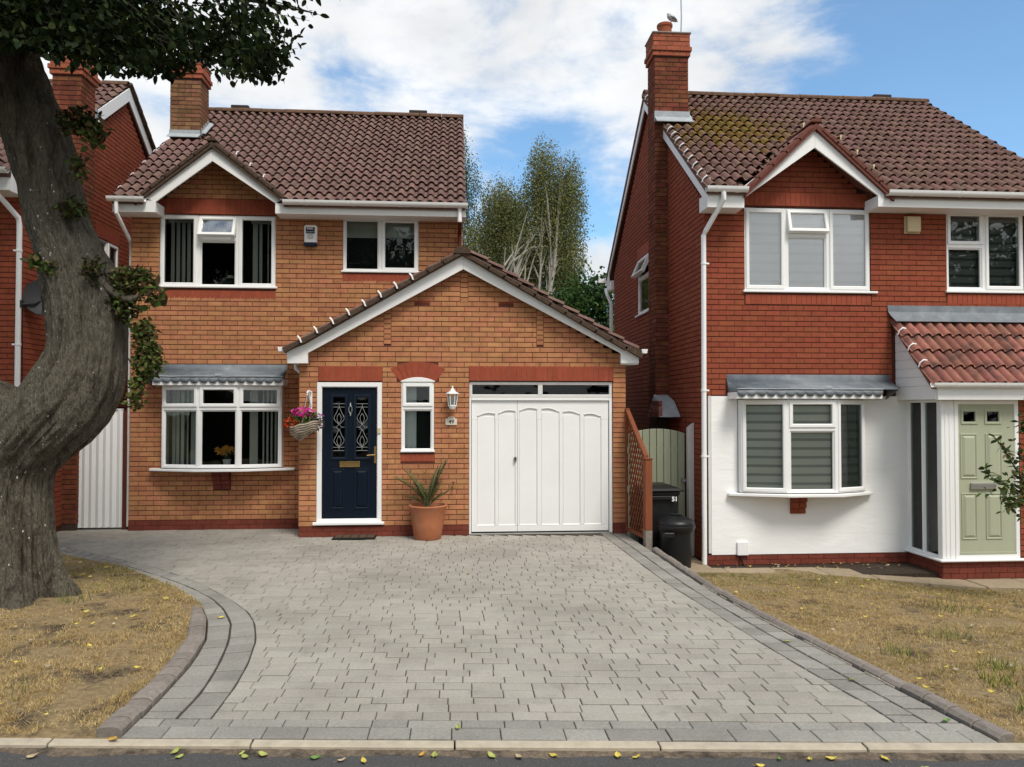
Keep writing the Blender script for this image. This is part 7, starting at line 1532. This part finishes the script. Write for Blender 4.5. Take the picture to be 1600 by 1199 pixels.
# shrub reaching in from the right in front of the porch
t = thing('shrub', 'leafy shrub branch reaching in front of the sage front door', 'shrub', (6.85, 8.25, -.25))
q = MB(); twigs_ = [((6.85, 8.25, -.28), (6.80, 8.25, .35), (6.62, 8.25, .80), (6.35, 8.22, .98), (6.10, 8.2, 1.08), (6.02, 8.2, 1.20)), ((6.62, 8.25, .80), (6.42, 8.2, 1.15), (6.24, 8.2, 1.42), (6.14, 8.2, 1.55)), ((6.80, 8.25, .35), (6.72, 8.3, 1.1), (6.60, 8.3, 1.55), (6.50, 8.25, 1.70)), ((6.62, 8.25, .8), (6.45, 8.15, .85), (6.28, 8.1, .80), (6.2, 8.1, .72)), ((6.80, 8.25, .35), (6.9, 8.3, 1.0), (6.8, 8.3, 1.45)), ((6.62, 8.25, .8), (6.55, 8.2, 1.2), (6.42, 8.2, 1.35))]
LV = dict(V=[], T=[], C=[])
SC = [(.055, .10, .028), (.08, .13, .035), (.10, .12, .04), (.045, .075, .025), (.14, .11, .05)]
for tw_ in twigs_:
    pts = [Vector(p) for p in tw_]; q.tube(pts, [.011 - .0018 * k for k in range(len(pts))], 5); P, A = [], []
    for a, b in zip(pts, pts[1:]):
        if b.z < .5: continue
        for k in range(15):
            p = a.lerp(b, rnd.random()); P.append(tuple(p)); d = (b - a).normalized(); A.append(tuple((d * rnd.uniform(0, .8) + Vector((rnd.uniform(-1, 1), rnd.uniform(-1, 1), rnd.uniform(-.9, .5)))).normalized()))
    add_leaves(np.array(P), np.array(A), .085 * rng.uniform(.6, 1.25, len(P)), .042 * rng.uniform(.7, 1.2, len(P)), SC)
for c_, n_ in (((6.42, 8.2, .88), 120), ((6.62, 8.25, .95), 130), ((6.72, 8.25, 1.3), 110), ((6.66, 8.25, 1.68), 60), ((6.75, 8.25, .7), 80)):
    P = rng.normal(0, 1, (n_, 3)) * [.12, .12, .10] + c_; A = rng.normal(0, 1, (n_, 3)); A /= np.linalg.norm(A, axis=1)[:, None]; add_leaves(P, A, .08 * rng.uniform(.6, 1.25, n_), .042 * rng.uniform(.7, 1.2, n_), SC)
tri_cloud('foliage', np.concatenate(LV['V']), np.concatenate(LV['T']), np.concatenate(LV['C']), MT['leaf'], t, kind='stuff'); q.build('stem', MT['darkbark'], t, smooth=60)

# ---------------- across the road, behind the camera: what the windows mirror
t = thing('hedge', 'unseen clipped hedge across the road, added to darken the ground floor window reflections', 'hedge', (4, -6.2, 0))  # added out of view to block bright horizon reflections in the lower panes
mb = MB(); loops = []
for k in range(81):
    x = -22 + .65 * k; loops.append([(x, -6.2 + a + .10 * nz3(x * .9, a * 2, b), b + .14 * nz3(x * .7, a, b * 2 + 5)) for a, b in ((-.5, -.1), (.5, -.1), (.55, .9), (.45, 1.75), (.1, 2.1), (-.4, 1.9), (-.55, .9))])
mb.loft(loops); mb.build('foliage', pmat('dark_hedge_leaves', (.018, .034, .010), .8, nz=(9, .6), bump=(16, 1, .08), spec=.1), t, smooth=60)
birch((-10.5, -9.5, 0), [[(0, 0, -.3, .32), (.1, 0, 3, .26), (0, .2, 6.5, .15), (.2, .1, 9.5, .06)]], [((0, 0, 8.2), (2.9, 2.6, 2.3)), ((-1.6, 0, 6.4), (2.0, 2.0, 1.6)), ((1.8, .2, 6.8), (1.9, 2.0, 1.6))], 4200, 'broad tree across the road, mirrored in the upstairs window of the buff house', 11, size=.3, cols=((.03, .06, .014), (.04, .08, .018), (.02, .045, .012)), bark='darkbark', strand=False)
birch((22.0, -9.0, 0), [[(0, 0, -.3, .3), (.1, 0, 3, .24), (0, .2, 6.5, .14), (.2, .1, 9.5, .06)]], [((0, 0, 8.0), (2.7, 2.6, 2.4)), ((-1.6, 0, 6.4), (2.0, 2.0, 1.6)), ((1.8, .2, 6.8), (1.9, 2.0, 1.6))], 3600, 'broad tree across the road, mirrored in the right hand upstairs window', 12, size=.3, cols=((.03, .06, .014), (.04, .08, .018), (.02, .045, .012)), bark='darkbark', strand=False)
birch((-3.4, -10.5, 0), [[(0, 0, -.3, .3), (.1, 0, 3, .24), (0, .2, 6.5, .14), (.2, .1, 9.5, .06)]], [((0, 0, 8.4), (2.7, 2.6, 2.6)), ((-1.4, 0, 6.4), (2.0, 2.0, 1.6)), ((1.6, .2, 7.0), (1.9, 2.0, 1.8))], 4200, 'broad tree across the road, mirrored in the two pane upstairs window', 13, size=.3, cols=((.03, .06, .014), (.04, .08, .018), (.02, .045, .012)), bark='darkbark', strand=False)
